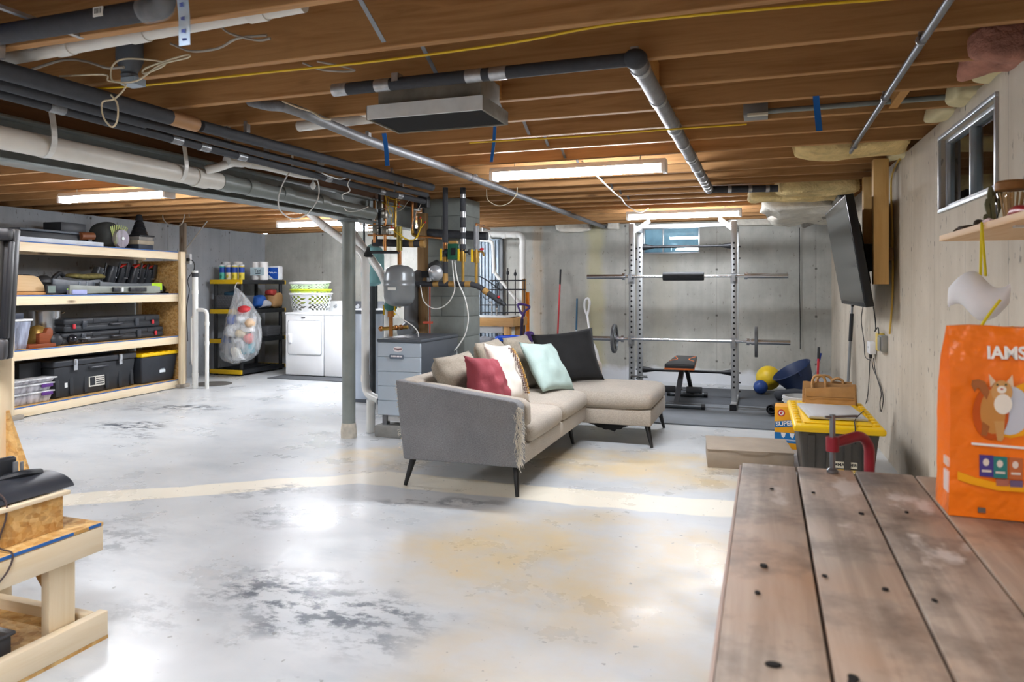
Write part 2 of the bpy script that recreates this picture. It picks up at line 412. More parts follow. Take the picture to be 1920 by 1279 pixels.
# ------------------------------------------------------------------ walls
def conc(name, c0, c1, axis, seam=.62, stain=None, amt=.2, effl=True):
    t = NT(name); co = t.coord(); xyz = t.sep(co); a = xyz[axis]
    big = t.noise(co, 1.1, 6, .62); c = t.ramp(big, [(.3, lin(c0)), (.7, lin(c1))])
    c = t.mix(t.math('MULTIPLY', t.ramp(t.noise(t.coord((1.6, 1.6, .8)), 2.3, 7, .68), [(.42, (0, 0, 0)), (.68, (1, 1, 1))]), .4), c, lin(c0))
    st = (5, 5, .35)
    streak = t.noise(t.coord(st), 1.4, 4, .6)
    c = t.mix(t.math('MULTIPLY', t.ramp(streak, [(.45, (0, 0, 0)), (.75, (1, 1, 1))]), amt), c, lin(c0), 'MULTIPLY')
    pits = t.ramp(t.noise(t.coord((1, 1, .55)), 24, 3, .6), [(.635, (0, 0, 0)), (.7, (1, 1, 1))])
    c = t.mix(t.math('MULTIPLY', pits, .65), c, lin('#6f6b63'))
    m = t.math('ABSOLUTE', t.math('SUBTRACT', t.math('FRACT', t.math('DIVIDE', a, seam)), .5))
    line = t.ramp(m, [(.003, (1, 1, 1)), (.007, (0, 0, 0))])
    c = t.mix(t.math('MULTIPLY', line, .35), c, lin('#85837d'))
    lz = t.math('ABSOLUTE', t.math('SUBTRACT', t.math('FRACT', t.math('DIVIDE', xyz[2], .61)), .5))
    hole = t.math('MULTIPLY', t.ramp(m, [(.009, (1, 1, 1)), (.014, (0, 0, 0))]), t.ramp(lz, [(.016, (1, 1, 1)), (.026, (0, 0, 0))]))
    c = t.mix(t.math('MULTIPLY', hole, .8), c, lin('#4b4944'))
    for (p, q, wd, cl, k) in stain or []:
        ds = t.math('ABSOLUTE', t.math('SUBTRACT', t.math('ADD', a, t.math('MULTIPLY', t.noise(co, 3, 3), .2)), p))
        msk = t.ramp(ds, [(wd * .4, (1, 1, 1)), (wd, (0, 0, 0))]); c = t.mix(t.math('MULTIPLY', msk, k), c, lin(cl))
    if effl:
        zz = t.math('ADD', xyz[2], t.math('MULTIPLY', t.noise(co, 6, 4), .16))
        c = t.mix(t.math('MULTIPLY', t.ramp(zz, [(.22, (1, 1, 1)), (.3, (0, 0, 0))]), .8), c, lin('#dfe3ea'))
    t.col(c); t.set(.8, spec=.25); t.bump(t.math('ADD', big, t.math('MULTIPLY', line, -.3)), .25, .02)
    return t.m
CB = conc('concrete_back', '#96968f', '#c6c5be', 0, 1.22, [(-2.15, 0, .16, '#c0b98a', .55), (-3.0, 0, .1, '#c2a98a', .45), (-1.2, 0, .2, '#b9b4a2', .3)])
CL = conc('concrete_left', '#a0a5ab', '#babec2', 1, 1.22, None, .2, False)
CR = conc('concrete_right', '#c0b5a4', '#d8cfc0', 1, .61, None, .25, False)
def wall(name, label, mb, mat, loc=(0, 0, 0), rz=0):
    o = _mk(name, mb.mesh(name, smooth=False), mat); o.location = loc; o.rotation_euler = (0, 0, rz); props(o, label, None, None, 'structure'); return o
def holed(mb, a0, a1, z1, ha0, ha1, hz0, hz1, put):
    put(a0, ha0, 0, z1); put(ha1, a1, 0, z1); put(ha0, ha1, 0, hz0); put(ha0, ha1, hz1, z1)
w = MB(); W1 = (-1.59, -.83, 1.745, 2.105)
holed(w, XL, .86, ZJ, *W1, lambda a, b, c, d: w.bx(a, b, YB, YB + .25, c, d)); wall('wall_back', 'grey cast concrete wall behind the squat rack', w, CB)
w = MB(); w.bx(XL - .25, XL, YF, YB + .25, 0, ZJ); wall('wall_left', 'grey concrete wall behind the wooden shelves', w, CL)
w = MB(); w.bx(XL - .25, 1.3, YF - .25, YF, 0, ZJ + .25); wall('wall_front', 'concrete wall behind the viewer', w, CL)
W2 = (3.50, 4.43, 1.70, 2.07)
w = MB(); holed(w, YF, YB + .1, ZJ, *W2, lambda a, b, c, d: w.bx(0, .25, a, b, c, d)); wall('wall_right', 'beige board-formed concrete wall beside the workbench', w, CR, (WR0, 0, 0), WRT)

# windows
ALU = M('aluminium', '#c6cbd0', .35, .85, .06); GLS = glass('window_glass', '#dfeef2', .02, .02, 1.22); GALV = M('galvanised', '#9aa0a4', .45, .7, .2, 14)
def window(name, label, W, D, loc, rz, flip, split, back):
    """local x along the opening, y outward"""
    T = Thing(name, label, None, loc, rz, None, 'structure'); t = .022
    fr = MB()
    for a, b, c, d in ((0, W, 0, t), (0, W, D - t, D), (0, t, t, D - t), (W - t, W, t, D - t)): fr.bx(a, b, .02, .07, c, d)
    T.part('window_frame', fr, ALU, bevel=.003)
    mu = MB(); mu.bx(W * split - t * .45, W * split + t * .45, .025, .065, t, D - t); T.part('mullion', mu, ALU, bevel=.003)
    for a, b, y in ((t, W * split, .04), (W * split, W - t, .052)):
        p = MB(); p.bx(a, b, y, y + .004, t, D - t); T.part('pane', p, GLS, smooth=False)
    wl = MB()
    for k in range(12):
        a0, a1 = PI * k / 12, PI * (k + 1) / 12
        wl.add([(W / 2 - .62 * W * math.cos(a), .25 + .5 * math.sin(a), z) for a in (a0, a1) for z in (-.25, D + .3)], [(0, 1, 3, 2)])
    wl.add([(-.12 * W, .25, -.2), (1.12 * W, .25, -.2), (1.12 * W, .8, -.2), (-.12 * W, .8, -.2)], [(0, 1, 2, 3)])
    T.part('window_well', wl, back)
    return T
window('window_1', 'small sliding window high on the concrete wall behind the squat rack', .76, .36, (W1[0], YB, W1[2]), 0, 1, .36, M('well_metal', '#b4c6d2', .5, .2, .12))
p = Vector((WR0 - WRT * W2[1], W2[1], W2[2]))
T = window('window_2', 'dark small window with metal frame high in the beige wall', .93, .37, p, WRT - PI / 2, 1, .47, M('well_dark', '#3d4854', .7, 0, .25))
tr = MB()
for a, b, c, d in ((-.02, .95, -.02, .0), (-.02, .95, .37, .39), (-.02, 0, 0, .37), (.93, .95, 0, .37)): tr.bx(a, b, -.012, .02, c, d)
T.part('metal_flange', tr, ALU, bevel=.002)
ins = MB(); ins.ball((.72, .2, .14), (.17, .1, .22), 14, 9); T.part('window_well_leaves', ins, M('old_insulation', '#9a875a', .9, 0, .4, 12, .6, 30))

# ------------------------------------------------------------------ ceiling with joists
JW = wood('joist_wood', '#9c6f44', '#c09362', 'x', .65, .8)
SUB = wood('subfloor_wood', '#8a5f38', '#9a6d42', 'x', .7, .5, False)
c_ = MB(); c_.bx(XL - .25, 1.3, YF - .25, YB + .25, ZJ + .235, ZJ + .26)
ceil = _mk('ceiling', c_.mesh('ceiling', smooth=False), SUB); props(ceil, 'open ceiling of brown floor boards over timber joists', None, None, 'structure')
jm = MB(); jm.bx(XL - .2, 1.12, -.04, 0, 0, .235); jme = jm.mesh('joist', bevel=.003, seg=1)
jme.materials.append(JW); JY = [1.96 - .412 * k for k in range(12, 0, -1)] + [1.96, 2.42, 2.87, 3.28, 3.69, 4.10, 4.50] + [4.50 + .412 * k for k in range(1, 14)]
for y in JY:
    if y > YB: continue
    o = bpy.data.objects.new('joist', jme); COL.objects.link(o); o.parent = ceil; o.location = (0, y, ZJ)
for x0, x1, y0, y1 in ((1.1, 1.14, YF, YB + .2), (XL - .25, XL - .2, YF, YB + .2), (XL, 1.1, YB + .06, YB + .1)):
    r = MB(); r.bx(x0, x1, y0, y1, ZJ, ZJ + .235); _mk('rim_board', r.mesh('rim_board', smooth=False), JW, ceil)
# steel cross bridging between joists
zinc = M('bridging_steel', '#8d9094', .45, .8, .12)
for k in range(1, 15):
    y0 = JY[10 + k] if 10 + k < len(JY) else None
    if y0 is None or y0 > 9.5: continue
    for dx, za, zb in ((-.02, .005, .22), (.02, .22, .005)):
        b = MB(); b.beam((-1.33 + dx, y0 - .002, ZJ + za), (-1.33 + dx, y0 + .38, ZJ + zb), .018, .003, (0, 0, 1)); _mk('bridging_strap', b.mesh('bridging_strap', smooth=False), zinc, ceil)
for (u, v, z) in ((905, 170, ZJ), (1690, 185, ZJ), (1215, 140, ZJ)):      # short blocking between joists
    p = atZ(u, v, z); j = max([y for y in JY if y < p.y])
    b = MB(); b.bx(p.x - .02, p.x + .02, j, j + .3765, ZJ + .01, ZJ + .1); _mk('blocking', b.mesh('blocking', smooth=False), wood('block_wood', '#c08a4c', '#d3a568', 'y'), ceil)

# ------------------------------------------------------------------ steel beam, column, block chimney
XBM = -3.34; STEEL = M('beam_paint', '#8b9190', .45, .35, .18, 6)
T = Thing('steel_beam', 'long grey steel beam carrying the joists along the room', None, (XBM, 3, 1.86), 0, None, 'structure')
b = MB(); b.bx(-.07, .07, YF - 3, 3.6, 0, .014); T.part('bottom_flange', b, STEEL, bevel=.002)
b = MB(); b.bx(-.07, .07, YF - 3, 3.6, .2, .214); T.part('top_flange', b, STEEL, bevel=.002)
b = MB(); b.bx(-.006, .006, YF - 3, 3.6, .014, .2); T.part('web', b, STEEL, smooth=False)
b = MB(); b.bx(-.06, .06, YF - 3, 3.6, .214, ZJ - 1.86); T.part('timber_plate', b, wood('plate_wood', '#5a3d26', '#6b4a2e', 'y'))
p = atZ(654, 820, 0)
T = Thing('column_post', 'grey steel column on a chipped concrete foot holding up the beam', None, (p.x, p.y, 0), 0, None, 'structure')
b = MB(); b.cyl((0, 0, 0), (0, 0, 1.85), .056, n=28); T.part('steel_tube', b, M('column_paint', '#868c88', .5, .2, .15, 5))
b = MB(); b.box((XBM - p.x, 0, 1.853), (.2, .14, .014)); T.part('cap_plate', b, STEEL, bevel=.002)
b = MB(); b.lathe([(.068, 0), (.07, .05), (.064, .1), (.06, .125)], n=16); T.part('concrete_foot', b, M('foot_conc', '#bdb7aa', .9, 0, .2, 20, .6, 40))
T = Thing('pillar', 'grey painted concrete block chimney behind the boiler', None, (-3.03, 6.805, 0), 0, None, 'structure')
BLK = M('painted_block', '#8a908c', .75, 0, .1, 9, .35, 45)
b = MB(); b.bx(-.222, .222, -.197, .197, 0, ZJ); T.part('mortar_core', b, M('mortar', '#7d827f', .9), smooth=False)
for k in range(11):
    z0 = k * .2; z1 = min(z0 + .193, ZJ)
    sp = (-.02 if k % 2 else .06)
    for a0, a1 in (((-.23, sp - .004), (sp + .004, .23)) if k % 2 else ((-.23, .23),)):
        b = MB(); b.bx(a0, a1, -.205, .205, z0, z1); T.part('concrete_block', b, BLK, bevel=.004)
# ------------------------------------------------------------------ pipes, ducts and wires under the ceiling
FOAM = M('black_foam', '#3b3d42', .75, 0, .12, 30, .2, 120); GREYFOAM = M('grey_foam', '#84868a', .5, .25, .18, 20, .25, 50)
PVC = M('white_pvc', '#e6e6e2', .3, 0, .04, 5); PVCG = M('grey_pvc', '#7f8582', .35, .1, .08); TAPE = M('foil_tape', '#b5b8bb', .3, .7, .2, 25)
PVCD = M('dull_pvc', '#dedbd3', .4, 0, .08, 6)
COP = M('copper', '#b07a4a', .35, .85, .2, 15); BRASS = M('brass', '#b5924a', .35, .85, .2, 15); IRON = M('black_iron', '#3c3f42', .5, .6, .15)
BRASST = M('brown_tape', '#b08a4e', .5, .1, .12); RED = M('valve_red', '#b3202a', .4); YEL = M('valve_yellow', '#e8c11f', .45, 0, .05)
def along(p0, p1, t): return Vector(p0).lerp(Vector(p1), t)
def bands(T, pts, r, ts, mat, w=.05, name='tape_band', par=None):
    P = [Vector(p) for p in pts]
    for t in ts:
        k = min(int(t * (len(P) - 1)), len(P) - 2); q = t * (len(P) - 1) - k; c = P[k].lerp(P[k + 1], q); d = (P[k + 1] - P[k]).normalized() * w / 2
        b = MB(); b.cyl(c - d, c + d, r * 1.05, n=14); T.part(name, b, mat, w=True, parent=par)
# 1 vent: black run under the joist, taped run, black run to the wall
a0, a1 = Vector((-1.76, 2.72, 2.138)), Vector((-.46, 2.72, 2.138)); b1 = Vector((-.458, 6.48, 2.13)); c1 = Vector((.1, 6.56, 2.125))
T = Thing('insulated_pipe', 'taped grey vent pipe with black foam arms running below the joists', 'pipe', (-.46, 4.6, 2.09))
m = MB(); m.cyl(a0, a1, .026); T.part('foam_run', m, FOAM, w=True)
m = MB(); pts = [a1 + (b1 - a1) * k / 24 for k in range(25)]; m.tube(pts, None, 14, radii=[.036 + .003 * noise.noise(Vector((k * .9, 0, 0))) for k in range(25)]); run = T.part('taped_run', m, GREYFOAM, w=True)
m = MB(); m.cyl(b1, c1, .03); T.part('foam_run', m, FOAM, w=True)
for p in (a1, b1):
    m = MB(); m.ball(p, (.046, .05, .038), 14, 9); T.part('elbow', m, FOAM, w=True)
bands(T, pts, .038, [.03, .16, .3, .33, .44, .56, .58, .68, .75, .82, .86, .91, .95], TAPE, .04); bands(T, [a0, a1], .026, [.02, .18, .5, .58], TAPE, .07); bands(T, [b1, c1], .03, [.3, .6, .85], TAPE, .03)
for p in ((a0.x + .3, a0.y, 2.16), (a1.x, a1.y, 2.16), (-.458, 4.46, 2.16), (-.458, 6.1, 2.16)):
    m = MB(); m.box(p, (.03, .05, .035)); T.part('strap', m, TAPE, w=True)
# 2 long grey pipe
g = [atZ(470, 190, 2.24), atZ(500, 197, 2.2), (-2.17, 3.0, 2.15), (-2.16, 3.6, 2.13), (-2.15, 4.6, 2.135), (-2.14, 6.2, 2.13), (-2.13, 8.95, 2.13), (-2.12, 9.99, 2.13)]
T = Thing('grey_pipe', 'long silver grey insulated pipe crossing the joists to the concrete wall', 'pipe', (-2.15, 6, 2.1))
m = MB(); m.tube(catmull(g, 5), .027, 14); T.part('insulation_sleeve', m, GREYFOAM, w=True)
bands(T, [(-2.15, 4.6, 2.135), (-2.13, 8.95, 2.13)], .0275, [.13, .62], FOAM, .02, 'joint_band')
m = MB(); m.box(atZ(575, 243, 2.107), (.05, .03, .004)); T.part('sticker', m, M('paper', '#f0efe9', .8, 0, .02), w=True)
for y in (3.66, 5.3, 8.2):
    m = MB(); m.box((-2.15, y, 2.163), (.02, .03, .03)); T.part('strap', m, TAPE, w=True)
# 3 bundle of black foam pipes beside the beam
A = [(-2.72, -2.5, 2.09), (-2.71, 1.94, 2.098), (-2.70, 2.9, 2.1), (-2.58, 5.4, 2.105)]
T = Thing('foam_pipe', 'thick black foam covered pipe with a bare brown coupling, top of the bundle', 'pipe', (-2.7, 3, 2.05), group='foam covered pipes')
m = MB(); m.tube(A[:3], .036, 14); T.part('foam_sleeve', m, FOAM, w=True)
m = MB(); m.tube([along(A[2], A[3], .02), A[3]], .029, 14); T.part('foam_sleeve', m, FOAM, w=True)
bands(T, A[1:3], .0345, [.93], M('bare_coupling', '#a87e55', .6), .17, 'coupling')
for y in (1.9, 3.25, 4.88): m = MB(); m.box((-2.66, y, 2.155), (.02, .03, .06)); T.part('strap', m, TAPE, w=True)
B = [(-2.80, -2.5, 2.085), (-2.80, 1.9, 2.075), (-2.80, 2.7, 2.07)]; B2 = [B[2], (-2.80, 3.5, 2.07), (-2.72, 5.6, 2.07)]
T = Thing('foam_pipe', 'middle black foam pipe of the bundle with a stepped thinner end', 'pipe', (-2.8, 3, 2.04), group='foam covered pipes')
m = MB(); m.tube(B, .028, 12); T.part('foam_sleeve', m, FOAM, w=True); m = MB(); m.tube(B2, .021, 12); T.part('foam_sleeve', m, FOAM, w=True)
for y in (1.94, 3.26, 5.3): m = MB(); m.box((-2.8, y, 2.13), (.02, .03, .1)); T.part('strap', m, TAPE, w=True)
C = [(-2.87, -2.5, 2.06), (-2.87, 1.9, 2.055), (-2.86, 3.2, 2.04), (-2.85, 4.9, 2.035), (-2.8, 5.7, 2.03)]
T = Thing('foam_pipe', 'lowest black foam pipe of the bundle, patched with clear tape', 'pipe', (-2.86, 3, 2.02), group='foam covered pipes')
m = MB(); m.tube(C, .023, 12); T.part('foam_sleeve', m, FOAM, w=True)
bands(T, C[1:], .0235, [.1, .27, .32, .38, .55, .72, .83], M('clear_tape', '#8d9094', .25, .1, .3, 30), .07)
for y in (1.94, 3.67, 5.3): m = MB(); m.box((-2.86, y, 2.11), (.02, .03, .14)); T.part('strap', m, TAPE, w=True)
# 4 big drain along the beam
DX = -3.165
T = Thing('drain_pipe', 'big white drain pipe turning grey, slung beside the steel beam', 'pipe', (DX, 3, 1.89))
z0 = 1.945
m = MB(); m.cyl((DX, YF + .02, z0 + .02), (DX, 3.63, z0 - .012), .052, n=20); T.part('white_run', m, PVCD, w=True)
m = MB(); m.cyl((DX, 3.55, z0 - .012), (DX, 5.45, z0 - .03), .05, n=20); T.part('grey_run', m, PVCG, w=True)
for y, r_ in ((3.45, .058), (3.66, .056), (3.9, .055), (4.25, .055), (4.7, .055)):
    m = MB(); m.cyl((DX, y - .05, z0 - .012), (DX, y + .05, z0 - .014), r_, n=20); T.part('coupling', m, PVCD if y < 3.6 else PVCG, w=True)
for y in (1.4, 2.47, 3.28):
    m = MB(); pp = [(DX + .03, y, ZJ - .0), (DX + .062, y, z0 + .06), (DX + .058, y, z0 - .01), (DX + .03, y, z0 - .05), (DX - .02, y, z0 - .056), (DX - .055, y, z0 - .03)]
    pp = catmull(pp, 4)
    for i in range(len(pp) - 1): m.beam(pp[i], pp[i + 1], .028, .005, (0, 1, .001) if False else (1, 0, .3))
    T.part('hanger', m, PVC, w=True)
# 5 small white branch with trap
T = Thing('branch_pipe', 'thin white pvc branch with elbow looping above the grey drain', 'pipe', (-3.0, 4, 1.9))
bp = [(-3.12, 3.45, 1.975), (-3.06, 3.5, 2.0), atX(440, 303, -3.03), atX(480, 308, -3.03), atX(565, 328, -2.99), atX(597, 332, -2.97), atX(600, 312, -2.97), atX(604, 296, -2.97)]
m = MB(); m.tube(elbowed(bp, .05), .026, 14); T.part('pipe_run', m, PVC, w=True)
for i in (2, 3): m = MB(); d = (Vector(bp[3]) - Vector(bp[2])) * .35; m.cyl(Vector(bp[i]) - d, Vector(bp[i]) + d, .031, n=14); T.part('coupling', m, PVC, w=True)
m = MB(); q = Vector(bp[4]); m.beam(q + Vector((.0, -.1, .0)), q + Vector((0, -.1, ZJ - q.z)), .02, .004, (1, 0, 0)); T.part('hanger', m, PVC, w=True)
# 6 pipes across the top of the frame
T = Thing('foam_pipe', 'fat black foam pipe with a barcode sticker and plastic wrapped elbow', 'pipe', (-2.4, 1.76, 2.1), group='foam covered pipes')
e = atY(290, 40, 1.76); l = Vector((-2.9, 1.76, 2.142))
m = MB(); m.cyl(l, (e.x, 1.76, 2.145), .033, n=16); T.part('foam_sleeve', m, FOAM, w=True)
m = MB(); m.tube(catmull([(e.x - .03, 1.76, 2.145), (e.x + .03, 1.76, 2.155), (e.x + .05, 1.74, 2.21), (e.x + .05, 1.73, 2.3)], 5), .036, 14); el = T.part('elbow', m, FOAM, w=True)
m = MB(); m.tube(catmull([(e.x - .04, 1.76, 2.145), (e.x + .035, 1.755, 2.15), (e.x + .055, 1.74, 2.21), (e.x + .055, 1.73, 2.29)], 5), None, 14, False, radii=[.041 + .005 * noise.noise(Vector((k * 1.7, 2, 0))) for k in range(16)]); T.part('plastic_wrap', m, film('wrap_film', '#e9edf2', .16, .1), parent=el, w=True)
s_ = atY(183, 40, 1.726); m = MB(); m.box((s_.x, 1.728, 2.15), (.04, .004, .03), None); T.part('barcode_sticker', m, M('paper', '#f0efe9'), w=True)
for k in range(5): m = MB(); m.box((s_.x - .012 + k * .006, 1.7255, 2.152), (.0025, .001, .016)); T.part('barcode_line', m, M('ink', '#26262a', .7), w=True)
m = MB(); m.box((-2.3, 1.76, 2.175), (.02, .36, .012)); T.part('strap', m, TAPE, w=True)
T = Thing('white_pipe', 'dull white pvc pipe hugging the joist behind the barcode foam pipe', 'pipe', (-2.0, 2.06, 2.2))
m = MB(); p1 = atY(0, 112, 2.06); p2 = atY(570, 8, 2.06); p1 = p1 + (p1 - p2) * .3; m.cyl(p1, p2, .027, n=16); T.part('pipe_run', m, PVCD, w=True)
for t in (.42, .62, .9): m = MB(); q = p1.lerp(p2, t); d = (p2 - p1).normalized() * .035; m.cyl(q - d, q + d, .032, n=16); T.part('coupling', m, PVCD, w=True)
for t in (.35, .8): m = MB(); q = p1.lerp(p2, t); m.box((q.x, 2.0, q.z + .01), (.03, .1, .02)); T.part('strap', m, TAPE, w=True)
bl = MB()
def tarp(u, v): return (-2.75 + u * .62, 1.5 + .12 * v, 2.185 + .015 * math.sin(9 * u + 3 * v) + .02 * v)
bl.grid(tarp, 10, 4); solo('blue_tarp', 'folded blue plastic sheet tucked up between the joists', 'tarp', bl, M('tarp_blue', '#2d63c8', .4), solid=.02)
# round grey junction cover with dangling wires
p = atY(243, 128, 2.3)
T = Thing('ceiling_fixture', 'round grey ceiling box with dangling wires', 'junction box', (p.x, p.y, p.z))
m = MB(); m.lathe([(.05, .21), (.052, .03), (.04, .0), (.03, -.02), (.034, -.03), (.026, -.05)], n=16); T.part('housing', m, M('box_grey', '#5d646c', .5, .2))
m = MB(); m.box((.02, 0, -.06), (.07, .06, .03)); T.part('socket', m, M('socket_clear', '#9fb0bf', .2, 0, .2))
WIRE = M('cream_wire', '#d9cdb0', .6, 0, .05); GWIRE = M('grey_wire', '#a9a296', .6, 0, .1)
def wire(label, pts, r=.0045, mat=None, name='cable', cat='cable', k=6, group=None):
    m = MB(); m.tube(catmull(pts, k), r, 6); return solo(name, label, cat, m, mat or WIRE, group=group)
wl = [(110, 142), (200, 140), (212, 155), (262, 145), (300, 122), (350, 108), (330, 105), (272, 130), (285, 122), (355, 105)]
wire('tangled cream wire with a hanging loop under the round ceiling box', [atY(u, v, 2.22) for u, v in ((112, 143), (195, 140), (205, 152), (255, 152), (300, 122), (352, 108), (345, 104), (275, 127), (272, 138), (310, 118), (240, 110), (212, 122), (210, 150), (236, 160), (215, 185), (192, 192), (194, 220), (210, 238), (220, 225), (220, 195), (208, 178))], .0035)
wire('pair of grey cables running from the white pipe into a joist hole', [atY(u, v, 2.26) for u, v in ((360, 52), (400, 40), (430, 62), (480, 75), (507, 72))], .005, GWIRE)
wire('grey cable sagging below the white pipe near the written tape', [atY(u, v, 2.26) for u, v in ((320, 82), (360, 96), (410, 90), (445, 72), (500, 66))], .005, GWIRE)
wire('grey cable running left of the round ceiling box', [atY(u, v, 2.26) for u, v in ((60, 130), (120, 112), (160, 115), (200, 127), (232, 126))], .006, GWIRE)
wire('pair of cream cables dipping out of a joist by the yellow cable', [atY(u, v, 2.72) for u, v in ((568, 118), (600, 130), (640, 134), (665, 132), (640, 124), (595, 115))], .005, GWIRE)
wire('short cream cable hanging above the long grey pipe', [atY(u, v, 2.95) for u, v in ((530, 190), (560, 202), (585, 210), (605, 222), (620, 224))], .005, WIRE)
wire('yellow cable stapled along the joist near the top', [atY(u, v, 2.372) for u, v in ((150, 168), (270, 160), (500, 136), (720, 113), (960, 80), (1160, 44), (1500, 11), (1640, 0), (1800, -14))], .0045, YEL)
wire('yellow cable running to the grey junction box on the conduit', [atY(u, v, 3.64) for u, v in ((880, 268), (960, 263), (1100, 255), (1250, 243), (1400, 233))], .0045, YEL)
wire('long white cord looped down from the thin branch pipe', [atX(u, v, -2.95) for u, v in ((546, 318), (530, 345), (522, 372), (526, 395), (548, 410), (575, 402), (595, 375), (598, 350), (592, 330))], .0045, PVC)
m = MB(); q = atX(587, 348, -2.94); m.ball(q, (.02, .012, .028), 12, 8); m.cyl(q, q + Vector((0, 0, .09)), .004); solo('cord_plug', 'small white plug dangling from the thin branch pipe', 'plug', m, PVC)
wire('curly white wire end below the black foam pipe with print', [atX(u, v, -2.78) for u, v in ((604, 325), (622, 332), (640, 336), (660, 330), (652, 345), (656, 358), (642, 365), (643, 374))], .004, PVC)
wire('white cable drooping beside the grey drain end', [atX(u, v, -3.09) for u, v in ((645, 390), (652, 396), (668, 396), (690, 388))], .004, PVC)
wire('thin cream wire loop hanging under the long grey pipe', [atZ(u, v, 2.12) for u, v in ((912, 355),)] + [atY(u, v, 6.1) for u, v in ((915, 375), (935, 386), (955, 380), (968, 365))] + [atZ(970, 352, 2.16)], .004)
wire('white wire with clips trailing from the bright strip light', [Vector((-1.2, 4.9, 2.16)), atY(1150, 360, 5.2), atY(1165, 372, 5.6), atY(1175, 385, 6.4), atY(1200, 398, 7.3), Vector((-1.2, 7.95, 2.15))], .005, PVC)
# register box
cx, cy = -1.375, 2.93
T = Thing('duct_register', 'grey sheet metal duct outlet with white front and black opening below joists', 'duct', (cx, 2.94, 2.0))
GM = M('dusty_sheet_metal', '#8e887c', .6, .3, .3, 8)
m = MB(); m.bx(-.24, .25, -.11, .12, .075, .19); T.part('duct_box', m, GM, bevel=.006)
m = MB(); m.bx(-.265, .275, -.16, -.15, .015, .075); T.part('front_flange', m, M('white_flange', '#dcdfdf', .5)); m = MB(); m.bx(.268, .278, -.15, .15, .015, .075); T.part('side_flange', m, GM)
m = MB(); m.bx(-.275, -.265, -.15, .15, .015, .075); T.part('side_flange', m, GM); m = MB(); m.bx(-.265, .27, .14, .15, .015, .075); T.part('rear_flange', m, GM)
m = MB(); m.bx(-.262, .265, -.148, .138, .02, .076); T.part('dark_opening', m, M('duct_black', '#0b0c0f', .9, 0, 0))
# white duct-like pvc in a bay beyond
p1, p2 = atY(560, 272, 3.5), atY(800, 250, 3.5); m = MB(); m.cyl((p1.x, 3.5, 2.2), (p2.x, 3.5, 2.22), .03); m.cyl((p2.x - .12, 3.5, 2.22), (p2.x + .04, 3.5, 2.22), .045); m.box((p2.x - .3, 3.48, 2.2), (.03, .38, .02))
solo('white_pipe', 'white pvc pipe lying in the joist bay behind the long grey pipe', 'pipe', m, PVCD)
# blue tapes
BT = M('painter_tape', '#1f6fc4', .55, 0, .08)
def tape(u, v0, v1, Y, label, w=.028, mat=BT, lean=0):
    a, b = atY(u, v0, Y), atY(u + lean, v1, Y); m = MB(); N = 6
    m.grid(lambda s, t: tuple(a.lerp(b, s) + Vector(((t - .5) * w, .006 * math.sin(4 * s), 0))), N, 1)
    return solo('tape_strip', label, 'tape', m, mat, solid=.0012, group='strips of tape')
tape(720, 250, 311, 3.645, 'blue tape strip hanging below the black duct outlet', lean=7); tape(928, 235, 304, 3.65, 'narrow blue tape strip hanging right of the duct outlet', .018, lean=-6); tape(1530, 180, 246, 3.645, 'blue tape strip hanging across the conduit by the beige wall', lean=6)
a, b = atY(340, -20, 1.72), atY(348, 86, 1.72); LB = M('pale_tape', '#bcd8f2', .5, 0, .03)
T = Thing('tape_strip', 'pale blue tape with faint handwriting hanging at the top edge', 'tape', (b.x, b.y, b.z), group='strips of tape')
m = MB(); m.grid(lambda s, t: tuple(a.lerp(b, s) + Vector(((t - .5) * .042, .004 * math.sin(4 * s), 0))), 6, 1); T.part('strip', m, LB, w=True, solid=.0015)
m = MB(); rn = random.Random(3)
for k, (t0, L) in enumerate(((.25, .07), (.5, .06), (.72, .06), (.88, .03))):
    pts = [a.lerp(b, t0 + L * j / 9) + Vector((.009 * math.sin(j * 2.2 + k) + .002, -.0062, 0)) for j in range(10)]; m.tube(catmull(pts, 3), .0011, 5)
T.part('handwriting', m, kind='stuff', mat=M('pen_blue', '#5c6fc0', .7), w=True)
# galvanised rod over the bench
T = Thing('steel_rod', 'thin galvanised steel rod clamped under the joists near the beige wall', 'pipe', (.51, 4, 2.1))
m = MB(); m.cyl((.525, 1.2, 2.142), (.508, 5.17, 2.142), .0135, n=12); T.part('rod', m, M('galv_rod', '#8f949a', .35, .9, .1), w=True)
for y in (2.85, 3.66, 4.86, 5.1): m = MB(); m.cyl((.512, y - .006, 2.142), (.512, y + .006, 2.142), .019, n=12); m.box((.512, y, 2.164), (.02, .012, .03)); T.part('clamp', m, M('zinc', '#b9bcc0'), w=True)
# conduit and junction box
p1, p2 = atY(1440, 238, 3.99), atY(1775, 203, 3.99)
T = Thing('conduit', 'grey electrical conduit running from a box to the beige wall', 'conduit', (p1.x, p1.y, 2.2))
m = MB(); m.cyl((p1.x, 3.99, 2.196), (xr(4.0), 3.99, 2.2), .014, n=10); T.part('tube', m, PVCG, w=True)
m = MB(); m.box((p1.x - .06, 3.98, 2.2), (.12, .14, .07)); T.part('junction_box', m, M('box_steel', '#8b8d8c', .5, .6), w=True, bevel=.003)
m = MB(); m.box((p1.x - .05, 3.9, 2.163), (.1, .03, .012)); T.part('cover', m, M('box_cream', '#cfc8b4', .6), w=True)
m = MB(); m.box((p1.x - .04, 4.07, 2.2), (.03, .09, .03)); T.part('bracket', m, TAPE, w=True)
